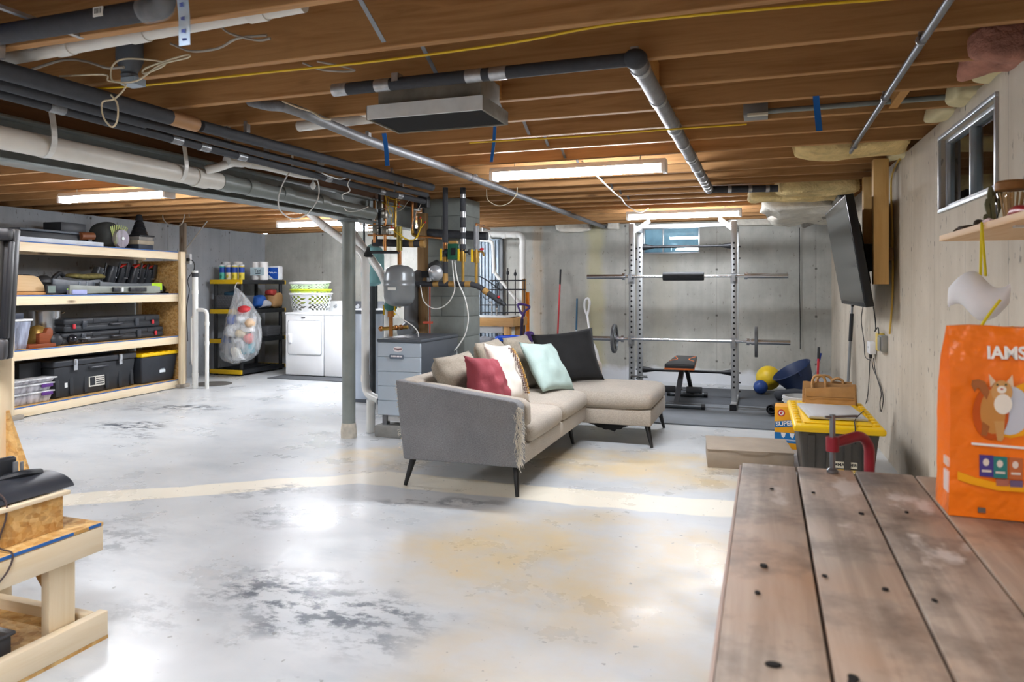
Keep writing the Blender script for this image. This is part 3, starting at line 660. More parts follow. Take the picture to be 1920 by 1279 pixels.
# insulation
def lump(mb, c, d, amp=.03, seed=0, n=18, k=12, p=.45, fr=6):
    c = Vector(c)
    def pw(a): return math.copysign(abs(a) ** p, a)
    o = len(mb.v); vs = []
    for i in range(k + 1):
        ph = -PI / 2 + PI * i / k
        for j in range(n):
            a = 2 * PI * j / n
            q = Vector((pw(math.cos(ph)) * pw(math.cos(a)) * d[0] / 2, pw(math.cos(ph)) * pw(math.sin(a)) * d[1] / 2, pw(math.sin(ph)) * d[2] / 2))
            q += Vector([noise.noise((q + Vector((seed * 3.1 + e * 7, seed, e))) * fr) for e in range(3)]) * amp
            vs.append(c + q)
    fs = [(i * n + j, i * n + (j + 1) % n, (i + 1) * n + (j + 1) % n, (i + 1) * n + j) for i in range(k) for j in range(n)]
    mb.add(vs, fs); return mb
INS = M('insulation_yellow', '#e0c78e', .95, 0, .25, 7, .8, 35, dist=.02); INSP = M('insulation_pink', '#b58272', .95, 0, .3, 9, .8, 35, dist=.02); INSW = M('insulation_white', '#ddd8cc', .95, 0, .15, 9, .6, 30, dist=.02)
def batt(label, c, d, mat=INS, amp=.035, seed=1): return solo('insulation_batt', label, 'insulation', lump(MB(), c, d, amp, seed, 26, 14, .4), mat, group='insulation between the joists', ang=80)
batt('long yellow insulation strip below the joists beside the steel rod end', (.52, 5.12, 2.2), (.68, .35, .13), seed=2)
batt('yellow insulation sagging beside the television post, nearest the timber', (.42, 6.75, 2.16), (.66, .36, .15), seed=3)
batt('torn yellow insulation drooping beyond the black foam pipe', (.28, 7.18, 2.17), (.86, .37, .17), seed=4, amp=.05)
batt('ragged pale insulation drooping over the far corner', (.33, 7.95, 2.12), (.72, .8, .19), INSW, .07, 5)
batt('pale insulation sagging along the top of the concrete corner', (.38, 8.8, 2.10), (.7, .7, .17), INSW, .06, 6)
batt('thin white insulation strip along the wall top right of the rack light', (-.1, 9.93, 2.14), (.75, .1, .1), INSW, .03, 7)
batt('white foam scrap on the wall top left of the grey pipe end', (-2.55, 9.93, 2.13), (.5, .1, .13), INSW, .03, 8)
batt('small white foam scrap at the end of the long grey pipe', (-1.98, 9.93, 2.14), (.16, .1, .1), INSW, .02, 9)
p = atX(1862, 125, .84); batt('pink insulation wad stuffed on top of the beige wall', (.86, p.y, 2.2), (.22, .34, .13), INSP, .05, 10)
batt('cream foam patch at the joist end above the small window', (.97, 2.66, 2.29), (.2, .3, .2), M('cream_foam', '#e3d9b0', .9, 0, .1), .03, 11)
for k, (y, lb) in enumerate(((3.48, 'cream foam wad at the joist end above the window centre'), (3.9, 'cream foam wad where the conduit meets the wall'), (4.3, 'cream foam wad at the joist end left of the window'), (5.5, 'cream foam wad behind the yellow cable top'))):
    batt(lb, (xr(y) + .02, y, 2.2), (.2, .26, .1), M('cream_foam', '#e3d9b0'), .04, 12 + k)
# ------------------------------------------------------------------ workbench and what stands on it
def bench_mat():
    t = NT('bench_wood'); co = t.coord((12, .8, 12), rnd=True); f = t.noise(co, 1.6, 6, .62, .5)
    c = t.ramp(f, [(.28, lin('#8c7d6f')), (.5, lin('#ab9a8a')), (.72, lin('#c4b5a5'))])
    c2 = t.coord((1, 1, 1), rnd=True)
    c = t.mix(t.math('MULTIPLY', t.ramp(t.noise(c2, 2.2, 4), [(.45, (0, 0, 0)), (.7, (1, 1, 1))]), .6), c, lin('#b98a63'))
    c = t.mix(t.math('MULTIPLY', t.ramp(t.noise(c2, 5.5, 6, .65), [(.47, (0, 0, 0)), (.68, (1, 1, 1))]), .8), c, lin('#5a5049'))
    c = t.mix(t.math('MULTIPLY', t.ramp(t.noise(t.coord((1, .5, 1), rnd=True), 8, 4, .6), [(.62, (0, 0, 0)), (.7, (1, 1, 1))]), .75), c, lin('#dcd4cb'))
    t.col(c); t.set(.55, spec=.35); t.bump(f, .3, .004); return t.m
BW = bench_mat(); ZB = .8
T = Thing('workbench', 'old plank topped workbench with paint stains against the beige wall', 'workbench', (.43, .8, 0))
PW = .141
for k in range(7):
    m = MB(); x0 = -.06 + PW * k; e = random.uniform(-.008, .008)
    m.bx(x0 + (.0), x0 + PW - .005, -.55, 2.1 + e, ZB - .045, ZB + random.uniform(-.0015, .0015)); T.part('plank', m, BW, w=True, bevel=.003)
HOL = M('nail_hole', '#17120f', .9, 0, 0)
for u, v in ((1447, 916), (1432, 1060), (1450, 1245), (1525, 923), (1546, 1079), (1598, 1279), (1660, 1104), (1752, 1125), (1420, 1110), (1615, 962), (1700, 960), (1600, 1270)):
    p = atZ(u, v, ZB + .0018); m = MB(); r_ = random.uniform(.003, .0065); m.lathe([(r_, -.002), (r_, .0006)], (0, 0, 0), 10, Matrix.Translation(p) @ rotm(0, 0, random.uniform(0, 3)) @ Matrix.Diagonal((random.uniform(1, 1.7), 1, 1, 1))); T.part('nail_hole', m, HOL, w=True)
m = MB(); m.bx(-.066, -.061, -.55, 2.08, ZB - .15, ZB - .004); T.part('side_apron', m, wood('apron_old', '#a98a7c', '#c7b3a6', 'y'), w=True)
m = MB(); m.bx(-.0665, -.0655, 1.05, 1.55, ZB - .06, ZB - .006); T.part('paint_streak', m, M('old_red', '#a5564a', .7, 0, .3), w=True)
m = MB(); m.bx(-.06, .9, 2.05, 2.09, ZB - .2, ZB - .046); T.part('end_apron', m, wood('apron_old', '', '', 'y'), w=True)
for x in (.0, .85):
    for y in (-.45, 1.98): m = MB(); m.bx(x - .045, x + .045, y - .045, y + .045, 0, ZB - .046); T.part('leg', m, wood('leg_old', '#7a6555', '#8f7a68', 'z'), w=True, bevel=.004)
m = MB(); m.bx(.02, .86, -.4, 1.95, .2, .22); T.part('lower_shelf', m, wood('leg_old', '', '', 'z'), w=True)
# clamp
CR_ = M('clamp_red', '#8e2430', .4, 0, .1); CS = M('clamp_steel', '#8d9298', .35, .9, .1)
T = Thing('clamp', 'red c-clamp with steel screw gripping the bench end', 'clamp', (.165, 2.06, ZB))
m = MB(); pts = elbowed([(0, 0, .075), (.075, .07, .088), (.098, .09, .06), (.098, .09, -.16), (.03, .03, -.165)], .02); m.tube(pts, .0135, 10)
for z in (.06,): m.cyl((0, 0, .055), (0, 0, .092), .0165, n=14)
T.part('frame', m, CR_)
m = MB(); m.cyl((0, 0, .004), (0, 0, .15), .0072, n=12); T.part('screw', m, CS)
m = MB(); m.cyl((-.018, -.01, .144), (.062, .022, .146), .0036, n=8); T.part('handle', m, CS)
m = MB(); m.lathe([(.014, 0), (.014, .006), (.008, .012)], n=14); T.part('swivel_pad', m, CS)
# pet food bag
YBG = 1.745; OR = M('bag_orange', '#fb7a16', .3, 0, .1, 6, .5, 12, dist=.03)
bl, br, tl = atZ(1783, 967, ZB), Vector((.68, YBG, ZB)), atY(1787, 614, YBG)
T = Thing('pet_food_bag', 'orange cat food bag standing on the workbench', 'bag', (.52, 1.81, ZB))
W_, D_, H_ = .30, .12, tl.z - ZB; x0 = bl.x - .004
m = MB()
N, K = 28, 18
def bag_pt(a, z):
    """ring point: a in [0,1) round the bag, z in [0,1]"""
    fl = 1 - max(0, (z - .62) / .38) ** 1.5 * .93; wd = 1.0 - .02 * z + .03 * max(0, .35 - z)
    per = [(0, 0), (1, 0), (1, 1), (0, 1)]; q = a * 4; k = int(q) % 4; f_ = q - int(q)
    p, n_ = per[k], per[(k + 1) % 4]; X_ = p[0] + (n_[0] - p[0]) * f_; Y_ = p[1] + (n_[1] - p[1]) * f_
    g = -.028 * (1 - abs(2 * Y_ - 1)) * (1 if X_ in (0, 1) and 0 < Y_ < 1 else 0) * min(1, z * 3)
    sx = 1 if X_ < .5 else -1
    xx = x0 + W_ * (.5 + (X_ - .5) * wd) - sx * g * (1.2 if X_ in (0, 1) else 0)
    yy = YBG + D_ * (.5 - .5 * fl * .0) * 0 + (Y_ * D_ * fl + (1 - fl) * .012 * (Y_ - .5)) + (1 - fl) * .03
    if Y_ == 0 and z < .62: yy -= .006 * math.sin(PI * min(1, X_)) * math.sin(PI * z / .62)
    w_ = .003 * noise.noise(Vector((X_ * 6, Y_ * 4, z * 9)))
    return (xx + w_, yy + w_ * (0 if Y_ == 0 else 1), ZB + .002 + z * H_ + (.006 * noise.noise(Vector((X_ * 3, 1, 0))) if z > .97 else 0))
vs = [bag_pt(j / N, i / K) for i in range(K + 1) for j in range(N)]
fs = [(i * N + j, i * N + (j + 1) % N, (i + 1) * N + (j + 1) % N, (i + 1) * N + j) for i in range(K) for j in range(N)] + [tuple(range(N))[::-1], tuple(range(K * N, K * N + N))]
m.add(vs, fs); T.part('bag_body', m, OR, w=True, ang=50)
def front(u, v, off=.0):
    p = atY(u, v, YBG - .0075 - off); z = (p.z - ZB) / H_; fl = 1 - max(0, (z - .62) / .38) ** 1.5 * .93
    return Vector((p.x, YBG - .0075 + (1 - fl) * .03 * .82 - off, p.z))
def decal(name, pts, mat, off=0.0, par=None, label=None):
    m = MB(); n = len(pts); a = [front(u, v, off) for u, v in pts]; b = [p + Vector((0, .003, 0)) for p in a]
    m.add(a + b, [tuple(range(n)), tuple(range(n, 2 * n))[::-1]] + [(i, n + i, n + (i + 1) % n, (i + 1) % n) for i in range(n)])
    return T.part(name, m, mat, w=True, smooth=False, parent=par, label=label)
def ellp(cu, cv, ru, rv, n=20, a0=0, a1=2 * PI): return [(cu + ru * math.cos(a0 + (a1 - a0) * k / n), cv + rv * math.sin(a0 + (a1 - a0) * k / n)) for k in range(n)]
P_ = lambda n, c: M('print_' + n, c, .4, 0, .04)
p = front(1853, 663, .0015)
mt = Matrix.Translation(p) @ rotm(PI / 2 - .1, 0, 0)
text_part(T, 'brand_lettering', 'IAMS', P_('white', '#f6f4ef'), T.inv @ mt, .036, align='LEFT', bold=.0012, squash=.92)
decal('yellow_swoosh', [(1862, 760), (1880, 735), (1930, 715), (1930, 815), (1895, 822), (1865, 815)], P_('amber', '#f7a812'))
decal('grey_ring', ellp(1893, 770, 40, 46), P_('grey', '#c9ccd6'), .0006)
decal('orange_ring', ellp(1858, 775, 34, 50, 24), P_('rust', '#c8540f'), .0009)
cat = decal('cat_picture', ellp(1862, 772, 24, 42, 22), P_('tabby', '#c98a45'), .0014, label='printed picture of an orange tabby cat')
decal('cat_head', ellp(1879, 735, 20, 21, 20), P_('tabby2', '#cf9a5c'), .0022, cat)
decal('cat_ear', [(1858, 726), (1856, 702), (1868, 716)], P_('tabby3', '#e0c2a2'), .002, cat); decal('cat_ear', [(1888, 718), (1900, 704), (1902, 728)], P_('tabby3', '#e0c2a2'), .002, cat)
decal('cat_chest', ellp(1881, 758, 17, 19, 18), P_('cream', '#f1e8da'), .0026, cat); decal('cat_muzzle', ellp(1879, 731, 9, 7, 14), P_('cream', '#f1e8da'), .003, cat); decal('cat_nose', ellp(1879, 730, 3, 2, 8), P_('nose', '#c86f62'), .0034, cat)
for u in (1871, 1887): decal('cat_eye', ellp(u, 722, 2.4, 2, 8), P_('eye', '#4f4a2c'), .003, cat)
decal('cat_tail', [(1828, 735), (1822, 722), (1824, 714), (1836, 712), (1848, 716), (1856, 735), (1850, 750), (1842, 738), (1836, 728), (1832, 728)], P_('tabby4', '#a65f2c'), .0018, cat)
decal('cat_leg', [(1864, 790), (1884, 790), (1882, 822), (1878, 828), (1870, 826)], P_('tabby2', '#cf9a5c'), .002, cat); decal('cat_leg', [(1842, 790), (1856, 800), (1850, 818), (1840, 816)], P_('tabby4', '#a65f2c'), .002, cat)
for u0, v0, cl in ((1837, 853, '#4b3c86'), (1863, 856, '#2f7d78'), (1892, 858, '#c06a3c')):
    s_ = decal('info_square', [(u0, v0), (u0 + 26, v0 + 2), (u0 + 26, v0 + 42), (u0, v0 + 40)], P_('sq' + cl, cl), .0012); decal('info_icon', ellp(u0 + 12, v0 + 14, 6, 7, 10), P_('icon', '#e6d6c8'), .002, s_); decal('info_line', [(u0 + 4, v0 + 28), (u0 + 22, v0 + 29), (u0 + 22, v0 + 33), (u0 + 4, v0 + 32)], P_('icon', '#e6d6c8'), .002, s_)
for u0, v0, cl in ((1868, 899, '#b06a58'), (1894, 901, '#6d5a78')): decal('info_square', [(u0, v0), (u0 + 24, v0 + 1), (u0 + 24, v0 + 13), (u0, v0 + 12)], P_('sq' + cl, cl), .0012)
decal('yellow_band', [(1796, 884), (1830, 896), (1880, 908), (1930, 912), (1930, 924), (1870, 920), (1820, 908), (1796, 900)], P_('amber', '#f7a812'))
decal('white_line', [(1822, 830), (1925, 839), (1925, 843), (1822, 834)], P_('white', ''), .001); decal('grey_mark', [(1834, 952), (1848, 953), (1848, 962), (1834, 961)], P_('mark', '#6b5f58'), .001)
for v0, v1, cl in ((855, 870, '#f3d6c2'), (880, 918, '#f0dcd4')):
    m = MB(); p0, p1 = atX(1776, v0, x0 + .004), atX(1776, v1, x0 + .004)
    m.bx(x0 - .0006, x0 + .004, YBG + .012, YBG + .05, p1.z, p0.z); T.part('side_label', m, P_('side' + cl, cl), w=True)
# wall shelf with jar
SY0, SY1, SX, SZ = 1.5, 3.13, .622, 1.456
T = Thing('wall_shelf', 'thin raw wood shelf board on the beige wall below the window', 'shelf', (.77, 2.3, SZ))
m = MB(); m.add([(SX, SY0, SZ), (xr(SY0) - .001, SY0, SZ), (xr(SY1) - .001, SY1, SZ), (SX, SY1, SZ), (SX, SY0, SZ + .022), (xr(SY0) - .001, SY0, SZ + .022), (xr(SY1) - .001, SY1, SZ + .022), (SX, SY1, SZ + .022)],
              [(3, 2, 1, 0), (4, 5, 6, 7), (0, 1, 5, 4), (1, 2, 6, 5), (2, 3, 7, 6), (3, 0, 4, 7)]); T.part('board', m, wood('shelf_ply', '#d7ab7c', '#e3bf94', 'y'), w=True, bevel=.002)
for y in (1.8, 2.4):
    m = MB(); m.bx(SX + .04, xr(y) - .001, y - .012, y + .012, SZ - .006, SZ); m.bx(xr(y) - .01, xr(y) - .002, y - .012, y + .012, SZ - .2, SZ); T.part('bracket', m, M('white_enamel', '#f2f2f0'), w=True)
p = atX(1897, 408, .74); jy = p.y; JZ = SZ + .0225
T = Thing('skewer_jar', 'glass jar full of thin wooden sticks with a brown lid', 'jar', (.74, jy, JZ))
m = MB(); m.lathe([(.036, 0), (.042, .02), (.045, .1), (.042, .115)], n=24, cap=False); T.part('glass', m, glass('jar_glass', '#f6f6f0', .03, .02, 1.15))
m = MB(); m.lathe([(.043, .112), (.046, .115), (.046, .135), (.04, .142)], n=24); T.part('lid', m, wood('jar_lid', '#8a5e38', '#a87848', 'x'))
for k in range(22):
    a = k * 2.4; r1, r2 = .02 * math.sqrt(k / 22), .036 * math.sqrt(k / 22); m = MB(); m.cyl((r1 * math.cos(a), r1 * math.sin(a), .004), (r2 * math.cos(a), r2 * math.sin(a), .105), .0028, n=5); T.part('stick', m, M('stick_wood', '#d3ac78', .7, 0, .15))
m = MB(); p = atX(1905, 412, .67); m.tube(catmull([(.67, p.y - .12, JZ + .009), (.665, p.y - .03, JZ + .016), (.67, p.y + .06, JZ + .012)], 5), None, 10, radii=[.009, .012, .014, .016, .017, .017, .016, .014, .011, .009, .006]); solo('tool_handle', 'red plastic tool handle lying on the wall shelf', 'tool', m, M('tool_red', '#b01f2e', .35))
m = MB(); p = atX(1850, 420, .66); m.tube(catmull([(.655, p.y - .07, JZ + .008), (.66, p.y, JZ + .012), (.665, p.y + .11, JZ + .007)], 4), None, 8, radii=[.006, .008, .009, .009, .008, .007, .006, .005, .003]); solo('marker_pen', 'white and pink pen lying on the wall shelf', 'pen', m, M('pen_pink', '#e2c3c6', .4, 0, .3))
for k, (u, v, lb) in enumerate(((1795, 432, 'dark stone at the tip of the wall shelf'), (1812, 428, 'dark pebble second from the shelf tip'), (1835, 420, 'larger dark lump before the dried stem on the shelf'))):
    p = atX(u, v, .68); m = lump(MB(), (.68, p.y, JZ + .012), (.04, .05, .024 + .006 * k), .012, k + 20, 12, 8, .8, 25); solo('stone', lb, 'stone', m, M('dark_stone', '#4f453c', .9, 0, .3, 30), group='dark stones on the wall shelf', ang=80)
m = MB(); p = atX(1862, 400, .73); rr = random.Random(5)
for k in range(9):
    h_ = rr.uniform(.05, .15); a = rr.uniform(0, 6.28); pts = [(.73, p.y, JZ), (.73 + .012 * math.cos(a), p.y + .014 * math.sin(a), JZ + h_ * .5), (.73 + .022 * math.cos(a), p.y + .026 * math.sin(a), JZ + h_)]
    m.tube(catmull(pts, 3), None, 6, radii=[.003, .004, .006, .009, .012, .012, .005])
solo('dried_plant', 'dried grey green plant stems standing on the wall shelf', 'plant', m, M('dry_plant', '#6d6a4e', .9, 0, .35, 20))
# respirator mask hanging from the shelf
T = Thing('dust_mask', 'white dust mask hanging from the wall shelf by a yellow strap', 'mask', (.615, 2.55, 1.18))
c0 = atX(1842, 555, .62); m = MB()
def mk(u, v):
    a = (u - .5) * PI * .95; b = (v - .5) * PI * .9
    x = -.055 * math.cos(a) * math.cos(b); y = .09 * math.sin(a) * (1 - .25 * abs(2 * v - 1)); z = .055 * math.sin(b) + .012 * math.sin(3 * a)
    q = Vector((x, y * .95, z)); q = rotm(0, 0, .95) @ (rotm(.4, 0, 0) @ q); return tuple(Vector((.61, c0.y, c0.z)) + q)
m.grid(mk, 14, 12); T.part('shell', m, M('mask_white', '#eeeef0', .8, 0, .04), w=True, solid=.002, ang=80)
YS = M('strap_yellow', '#e5d31e', .5, 0, .08); q1 = Vector((.618, 2.55, SZ + .001))
a_, b_ = atX(1838, 520, .612), atX(1848, 517, .612); tp = Vector((.617, a_.y + .005, SZ + .02))
m = MB(); m.tube([a_, tp, b_], .0042, 6); T.part('strap', m, YS, w=True)
m = MB(); m.tube(catmull([atX(1876, 562, .60), atX(1858, 585, .58), atX(1840, 612, .565), atX(1842, 624, .56), atX(1872, 636, .56), atX(1897, 622, .565), atX(1898, 614, .57)], 5), .0042, 6); T.part('strap', m, YS, w=True)
m = MB(); m.beam(tp + Vector((-.002, 0, -.01)), tp + Vector((.05, 0, .004)), .012, .004); T.part('strap_loop', m, YS, w=True)

# ------------------------------------------------------------------ things along the beige wall
# tote
T = Thing('storage_tote', 'big black tote with yellow lid beside the workbench', 'tote', (.41, 5.24, 0), .01)
BK = M('tote_black', '#45423f', .45, 0, .06); YL = M('tote_yellow', '#f3c60a', .4, 0, .04)
m = MB(); m.frust((0, 0, 0), (.36, .86), (.45, .98), .42); T.part('body', m, BK, bevel=.02, seg=3)
for s in (-1, 1):
    for k in range(4): m = MB(); m.prism([(-.018, 0), (.018, 0), (.018, .38), (-.018, .38)], .012, TR((-.15 + k * .1, s * .435 + (0 if s < 0 else 0), .015), PI / 2 + s * .135 * -1, 0, 0)); T.part('rib', m, BK)
m = MB(); m.bx(-.255, .255, -.53, .53, .41, .45); lid = T.part('lid', m, YL, bevel=.016, seg=3)
m = MB(); m.bx(-.19, .19, -.44, .44, .45, .458); T.part('lid_panel', m, YL, parent=lid, bevel=.006)
for s in (-1, 1):
    for k in range(9): m = MB(); m.box((s * .218, -.4 + k * .1, .455), (.03, .05, .012)); T.part('lid_rib', m, YL, parent=lid, bevel=.004)
pf = M('sticker_cream', '#e9e4d0', .6, 0, .02)
m = MB(); m.box((.02, -.4545, .2), (.17, .004, .05), TR((0, 0, 0), 0)); tilt = math.atan2(.06, .42)
mt0 = TR((.02, -.4625, .215), PI / 2 + tilt, 0, 0)
m = MB(); m.add([(-.085, -.02, 0), (.085, -.02, 0), (.085, .02, 0), (-.085, .02, 0)], [(0, 1, 2, 3)], 0, mt0); st = T.part('name_sticker', m, pf, solid=.001)
text_part(T, 'sticker_lettering', 'COMMANDER', M('ink', '#26262a'), TR((.02, -.4643, .2155), PI / 2 + tilt), .026, st, bold=.0005)
m = MB(); m.add([(-.085, -.012, 0), (.085, -.012, 0), (.085, .012, 0), (-.085, .012, 0)], [(0, 1, 2, 3)], 0, TR((.02, -.4575, .175), PI / 2 + tilt)); T.part('size_sticker', m, YL, solid=.001)
text_part(T, 'size_lettering', 'XXL', pf, TR((.07, -.4596, .175), PI / 2 + tilt), .026, None, bold=.0006)
m = MB(); m.box((0, 0, 0), (.34, .44, .016)); m.box((0, 0, .008), (.28, .38, .004)); solo('plastic_lid', 'loose light grey plastic lid lying on the yellow tote lid', 'lid', m, M('lid_grey', '#c3c4c6', .4, 0, .03), (.4, 5.12, .478), .3, bevel=.006, rot=(.03, .02, .12))
# paper bags
KR = M('kraft', '#b98f5f', .8, 0, .1, 12, .3, 14, dist=.01)
T = Thing('paper_bag', 'folded brown paper bags with handles standing on the tote', 'bag', (.43, 5.62, .452), .03)
for k, (dy, w_, h_, sl) in enumerate(((-.03, .33, .125, .012), (.01, .36, .15, -.006), (.045, .31, .155, .004))):
    def face(u, v, s): return ((u - .5) * w_ * (1 - .03 * v) , dy + s * (.014 - .004 * v) + .008 * noise.noise(Vector((u * 5 + k * 3, v * 3, s))), v * (h_ + sl * (2 * u - 1) + .006 * noise.noise(Vector((u * 7, k, 0)))))
    m = MB(); m.grid(lambda u, v: face(u, v, -1), 14, 5); m.grid(lambda u, v: face(u, v, 1), 14, 5)
    for u in (0, 1): m.grid(lambda a, v: tuple(Vector(face(u, v, -1)).lerp(Vector(face(u, v, 1)), a)), 1, 5)
    T.part('bag_panel', m, KR, ang=60)
    m = MB(); m.box((0, dy - .019, h_ * .45), (w_ * .94, .002, .004)); T.part('fold_line', m, M('kraft_dark', '#86623a', .8))
for k, (x, dy, w_, h_) in enumerate(((-.07, -.01, .042, .205), (-.03, .03, .05, .2), (.055, .02, .036, .185))):
    m = MB(); pp = catmull([(x - w_, dy, .11), (x - w_ * 1.02, dy, .155), (x - w_ * .75, dy, h_ - .012), (x, dy - .004, h_), (x + w_ * .75, dy, h_ - .012), (x + w_ * 1.02, dy, .155), (x + w_, dy, .11)], 4)
    m.tube(pp, .0095, 8); T.part('handle', m, KR)
# detergent style carton
T = Thing('carton', 'yellow orange carton with blue panels beside the tote', 'carton', (.185, 6.26, 0), -.05)
m = MB(); m.bx(-.11, .11, -.1, .1, 0, .335); T.part('box', m, M('carton_yellow', '#f2a814', .5, 0, .04), bevel=.004)
CBL = M('carton_blue', '#1673b5', .5, 0, .04); CW = M('carton_white', '#f4f2ee', .5, 0, .02)
m = MB(); m.bx(-.11, .11, -.1025, -.1, .05, .13); T.part('blue_panel', m, CBL)
m = MB(); m.add([(-.1, 0, 0), (.12, .03, 0), (.12, .078, 0), (-.1, .05, 0)], [(0, 1, 2, 3)], 0, TR((-.008, -.1015, .165), PI / 2)); T.part('name_panel', m, CBL, solid=.001)
text_part(T, 'carton_lettering', 'SUPER', CW, TR((-.1, -.1045, .193), PI / 2, 0, 0) @ rotm(0, 0, .13), .048, align='LEFT', bold=.0012)
m = MB(); m.lathe([(.028, 0), (.028, .001)], n=20, M_=TR((-.06, -.1, .285), PI / 2)); lg = T.part('logo_disc', m, M('logo_red', '#c8323a', .5)); m = MB(); m.lathe([(.019, 0), (.019, .001)], n=20, M_=TR((-.06, -.101, .285), PI / 2)); T.part('logo_centre', m, CW, parent=lg)
m = MB(); m.box((-.062, -.1025, .283), (.012, .001, .018)); m.box((-.056, -.1025, .292), (.016, .001, .008)); T.part('logo_arm', m, M('logo_red', ''), parent=lg)
for x in (-.045, .02):
    m = MB(); m.add([(-.018, .02, 0), (.018, .02, 0), (.012, -.008, 0), (0, -.02, 0), (-.012, -.008, 0)], [(0, 1, 2, 3, 4)], 0, TR((x, -.1028, .108), PI / 2)); T.part('paw_badge', m, CW, solid=.001)
for z in (.068, .075): m = MB(); m.box((-.01, -.103, z), (.15, .001, .003)); T.part('small_print', m, CW)
# bucket
T = Thing('bucket', 'light grey plastic pail behind the yellow carton', 'bucket', (.3, 6.62, 0))
m = MB(); m.lathe([(.125, 0), (.15, .3), (.158, .32), (.158, .34), (.164, .345), (.164, .362), (.15, .365), (.146, .33), (.12, .01)], n=28); T.part('pail', m, M('pail_grey', '#c6c7c6', .4, 0, .03))
for z in (.315, .338): m = MB(); m.lathe([(.155, z), (.167, z + .004), (.155, z + .008)], n=28, cap=False); T.part('rim_ring', m, M('pail_grey', ''))
# cardboard box
T = Thing('cardboard_box', 'flat closed cardboard box lying on the floor beside the tote', 'box', (-.125, 5.62, 0), .1)
CD = M('cardboard', '#a89a8a', .85, 0, .08, 6)
m = MB(); m.bx(-.29, .29, -.245, .245, 0, .128); T.part('box_body', m, CD, bevel=.003)
m = MB(); m.bx(-.293, .293, -.248, .247, .126, .132); T.part('lid_flap', m, CD, bevel=.002)
m = MB(); m.prism([(-.12, 0), (.12, 0), (.09, -.022), (-.09, -.022)], .003, TR((0.02, -.2455, .13), PI / 2)); T.part('tuck_tab', m, CD)
# outlet, charger, cables
def wallpt(u, v, off=.0):
    r = _ray(u, v); d = WR0 / (r[0] + WRT * r[1]); d -= off / abs(r[0]); return Vector((r[0] * d, r[1] * d, CAM_H + r[2] * d))
p = wallpt(1662, 644)
T = Thing('wall_outlet', 'metal outlet box with yellow cover on the beige wall', 'outlet', (p.x, p.y, p.z), WRT)
m = MB(); m.bx(-.045, -.001, -.06, .06, -.06, .06); T.part('metal_box', m, M('outlet_metal', '#a9aaa6', .4, .7), bevel=.004)
m = MB(); m.bx(-.05, -.001, .07, .17, -.065, .07); T.part('yellow_cover', m, M('cover_yellow', '#d9bd62', .5), bevel=.004)
m = MB(); m.bx(-.055, -.046, -.045, .045, -.05, .05); T.part('face_plate', m, M('outlet_metal', ''), bevel=.002)
q = wallpt(1633, 652, .03)
T = Thing('phone_charger', 'white multi port charger plugged in below the television', 'charger', (q.x, q.y, q.z), WRT)
m = MB(); m.bx(-.02, .031, -.075, .075, -.05, .05); T.part('charger_body', m, M('charger_white', '#f2f2f2', .35, 0, .02), bevel=.008)
m = MB(); m.lathe([(.008, 0), (.008, .0015)], n=10, M_=TR((-.0205, 0, .005), 0, -PI / 2)); T.part('mark', m, M('charger_mark', '#8d8f94', .4))
for k in range(3): m = MB(); m.bx(-.012, .006, -.03 + k * .025, -.018 + k * .025, -.085, -.049); T.part('plug', m, M('plug_black', '#222326', .5))
BC = M('black_cable', '#2a2a2c', .6, 0, .05)
def wc(u, v, o=.012): return wallpt(u, v, o)
wire('black cable looping down the beige wall below the charger', [wc(1635, 672), wc(1637, 690), wc(1645, 710), wc(1653, 730), wc(1656, 750), wc(1652, 772), wc(1650, 755), wc(1652, 735), wc(1642, 700), wc(1638, 672)], .0035, BC)
wire('black cable running from the charger down behind the tote', [wc(1631, 672), wc(1630, 700), wc(1627, 740), wc(1620, 770), Vector((.6, 5.2, .48)), Vector((.52, 4.9, .47)), Vector((.5, 4.702, .45)), Vector((.5, 4.698, .36))], .0035, BC)
wire('black cable hanging from the television to the charger', [Vector((.7, 6.0, 1.2)), wc(1615, 600, .03), wc(1620, 640, .03), wc(1622, 668, .03), wc(1632, 676, .02)], .0035, BC)
wire('black power lead dropping from the television to the outlet', [Vector((.72, 5.75, 1.2)), wc(1640, 590, .03), wc(1642, 615, .03), wc(1640, 622, .035), wc(1646, 614, .04), wc(1648, 626, .05)], .0045, BC)
wire('yellow electrical cable running up the beige wall beside the timber post', [wc(1668, 626), wc(1672, 580), wc(1674, 520), wc(1673, 420), wc(1671, 340), wc(1682, 306), wc(1688, 298)], .007, M('yellow_sheath', '#dcb85a', .5, 0, .05))
# television
T = Thing('television', 'black flat television tilted down from the beige wall bracket', 'television', (.57, 6.17, 1.14))
TVW, TVH = 1.36, .79; tm = TR((.57, 6.17, 1.535), 0, 0, 0) @ rotm(0, -.166, .02)
m = MB(); m.box((.028, 0, 0), (.056, TVW, TVH), tm); tv = T.part('bezel', m, M('tv_black', '#17181a', .3, 0, .03), w=True, bevel=.006)
m = MB(); m.box((-.001, 0, .01), (.003, TVW - .03, TVH - .045), tm); T.part('screen', m, M('tv_screen', '#202327', .12, 0, .02), w=True)
m = MB(); m.frust((0, 0, 0), (TVH * .7, TVW * .75), (TVH * .55, TVW * .62), .045, tm @ TR((.055, 0, -.02), 0, PI / 2, 0)); T.part('back_cover', m, M('tv_black', ''), w=True, bevel=.01)
m = MB(); m.box((0, 0, -TVH / 2 - .004), (.02, .03, .012), tm); T.part('sensor', m, M('tv_black', ''), w=True)
MB_ = M('mount_black', '#1b1c1e', .45, .4)
for y in (5.95, 6.35): m = MB(); m.bx(.63, .65, y - .02, y + .02, 1.3, 1.75); T.part('mount_rail', m, MB_, w=True)
m = MB(); m.bx(.64, .74, 5.8, 6.45, 1.4, 1.6); T.part('mount_plate', m, MB_, w=True, bevel=.01)
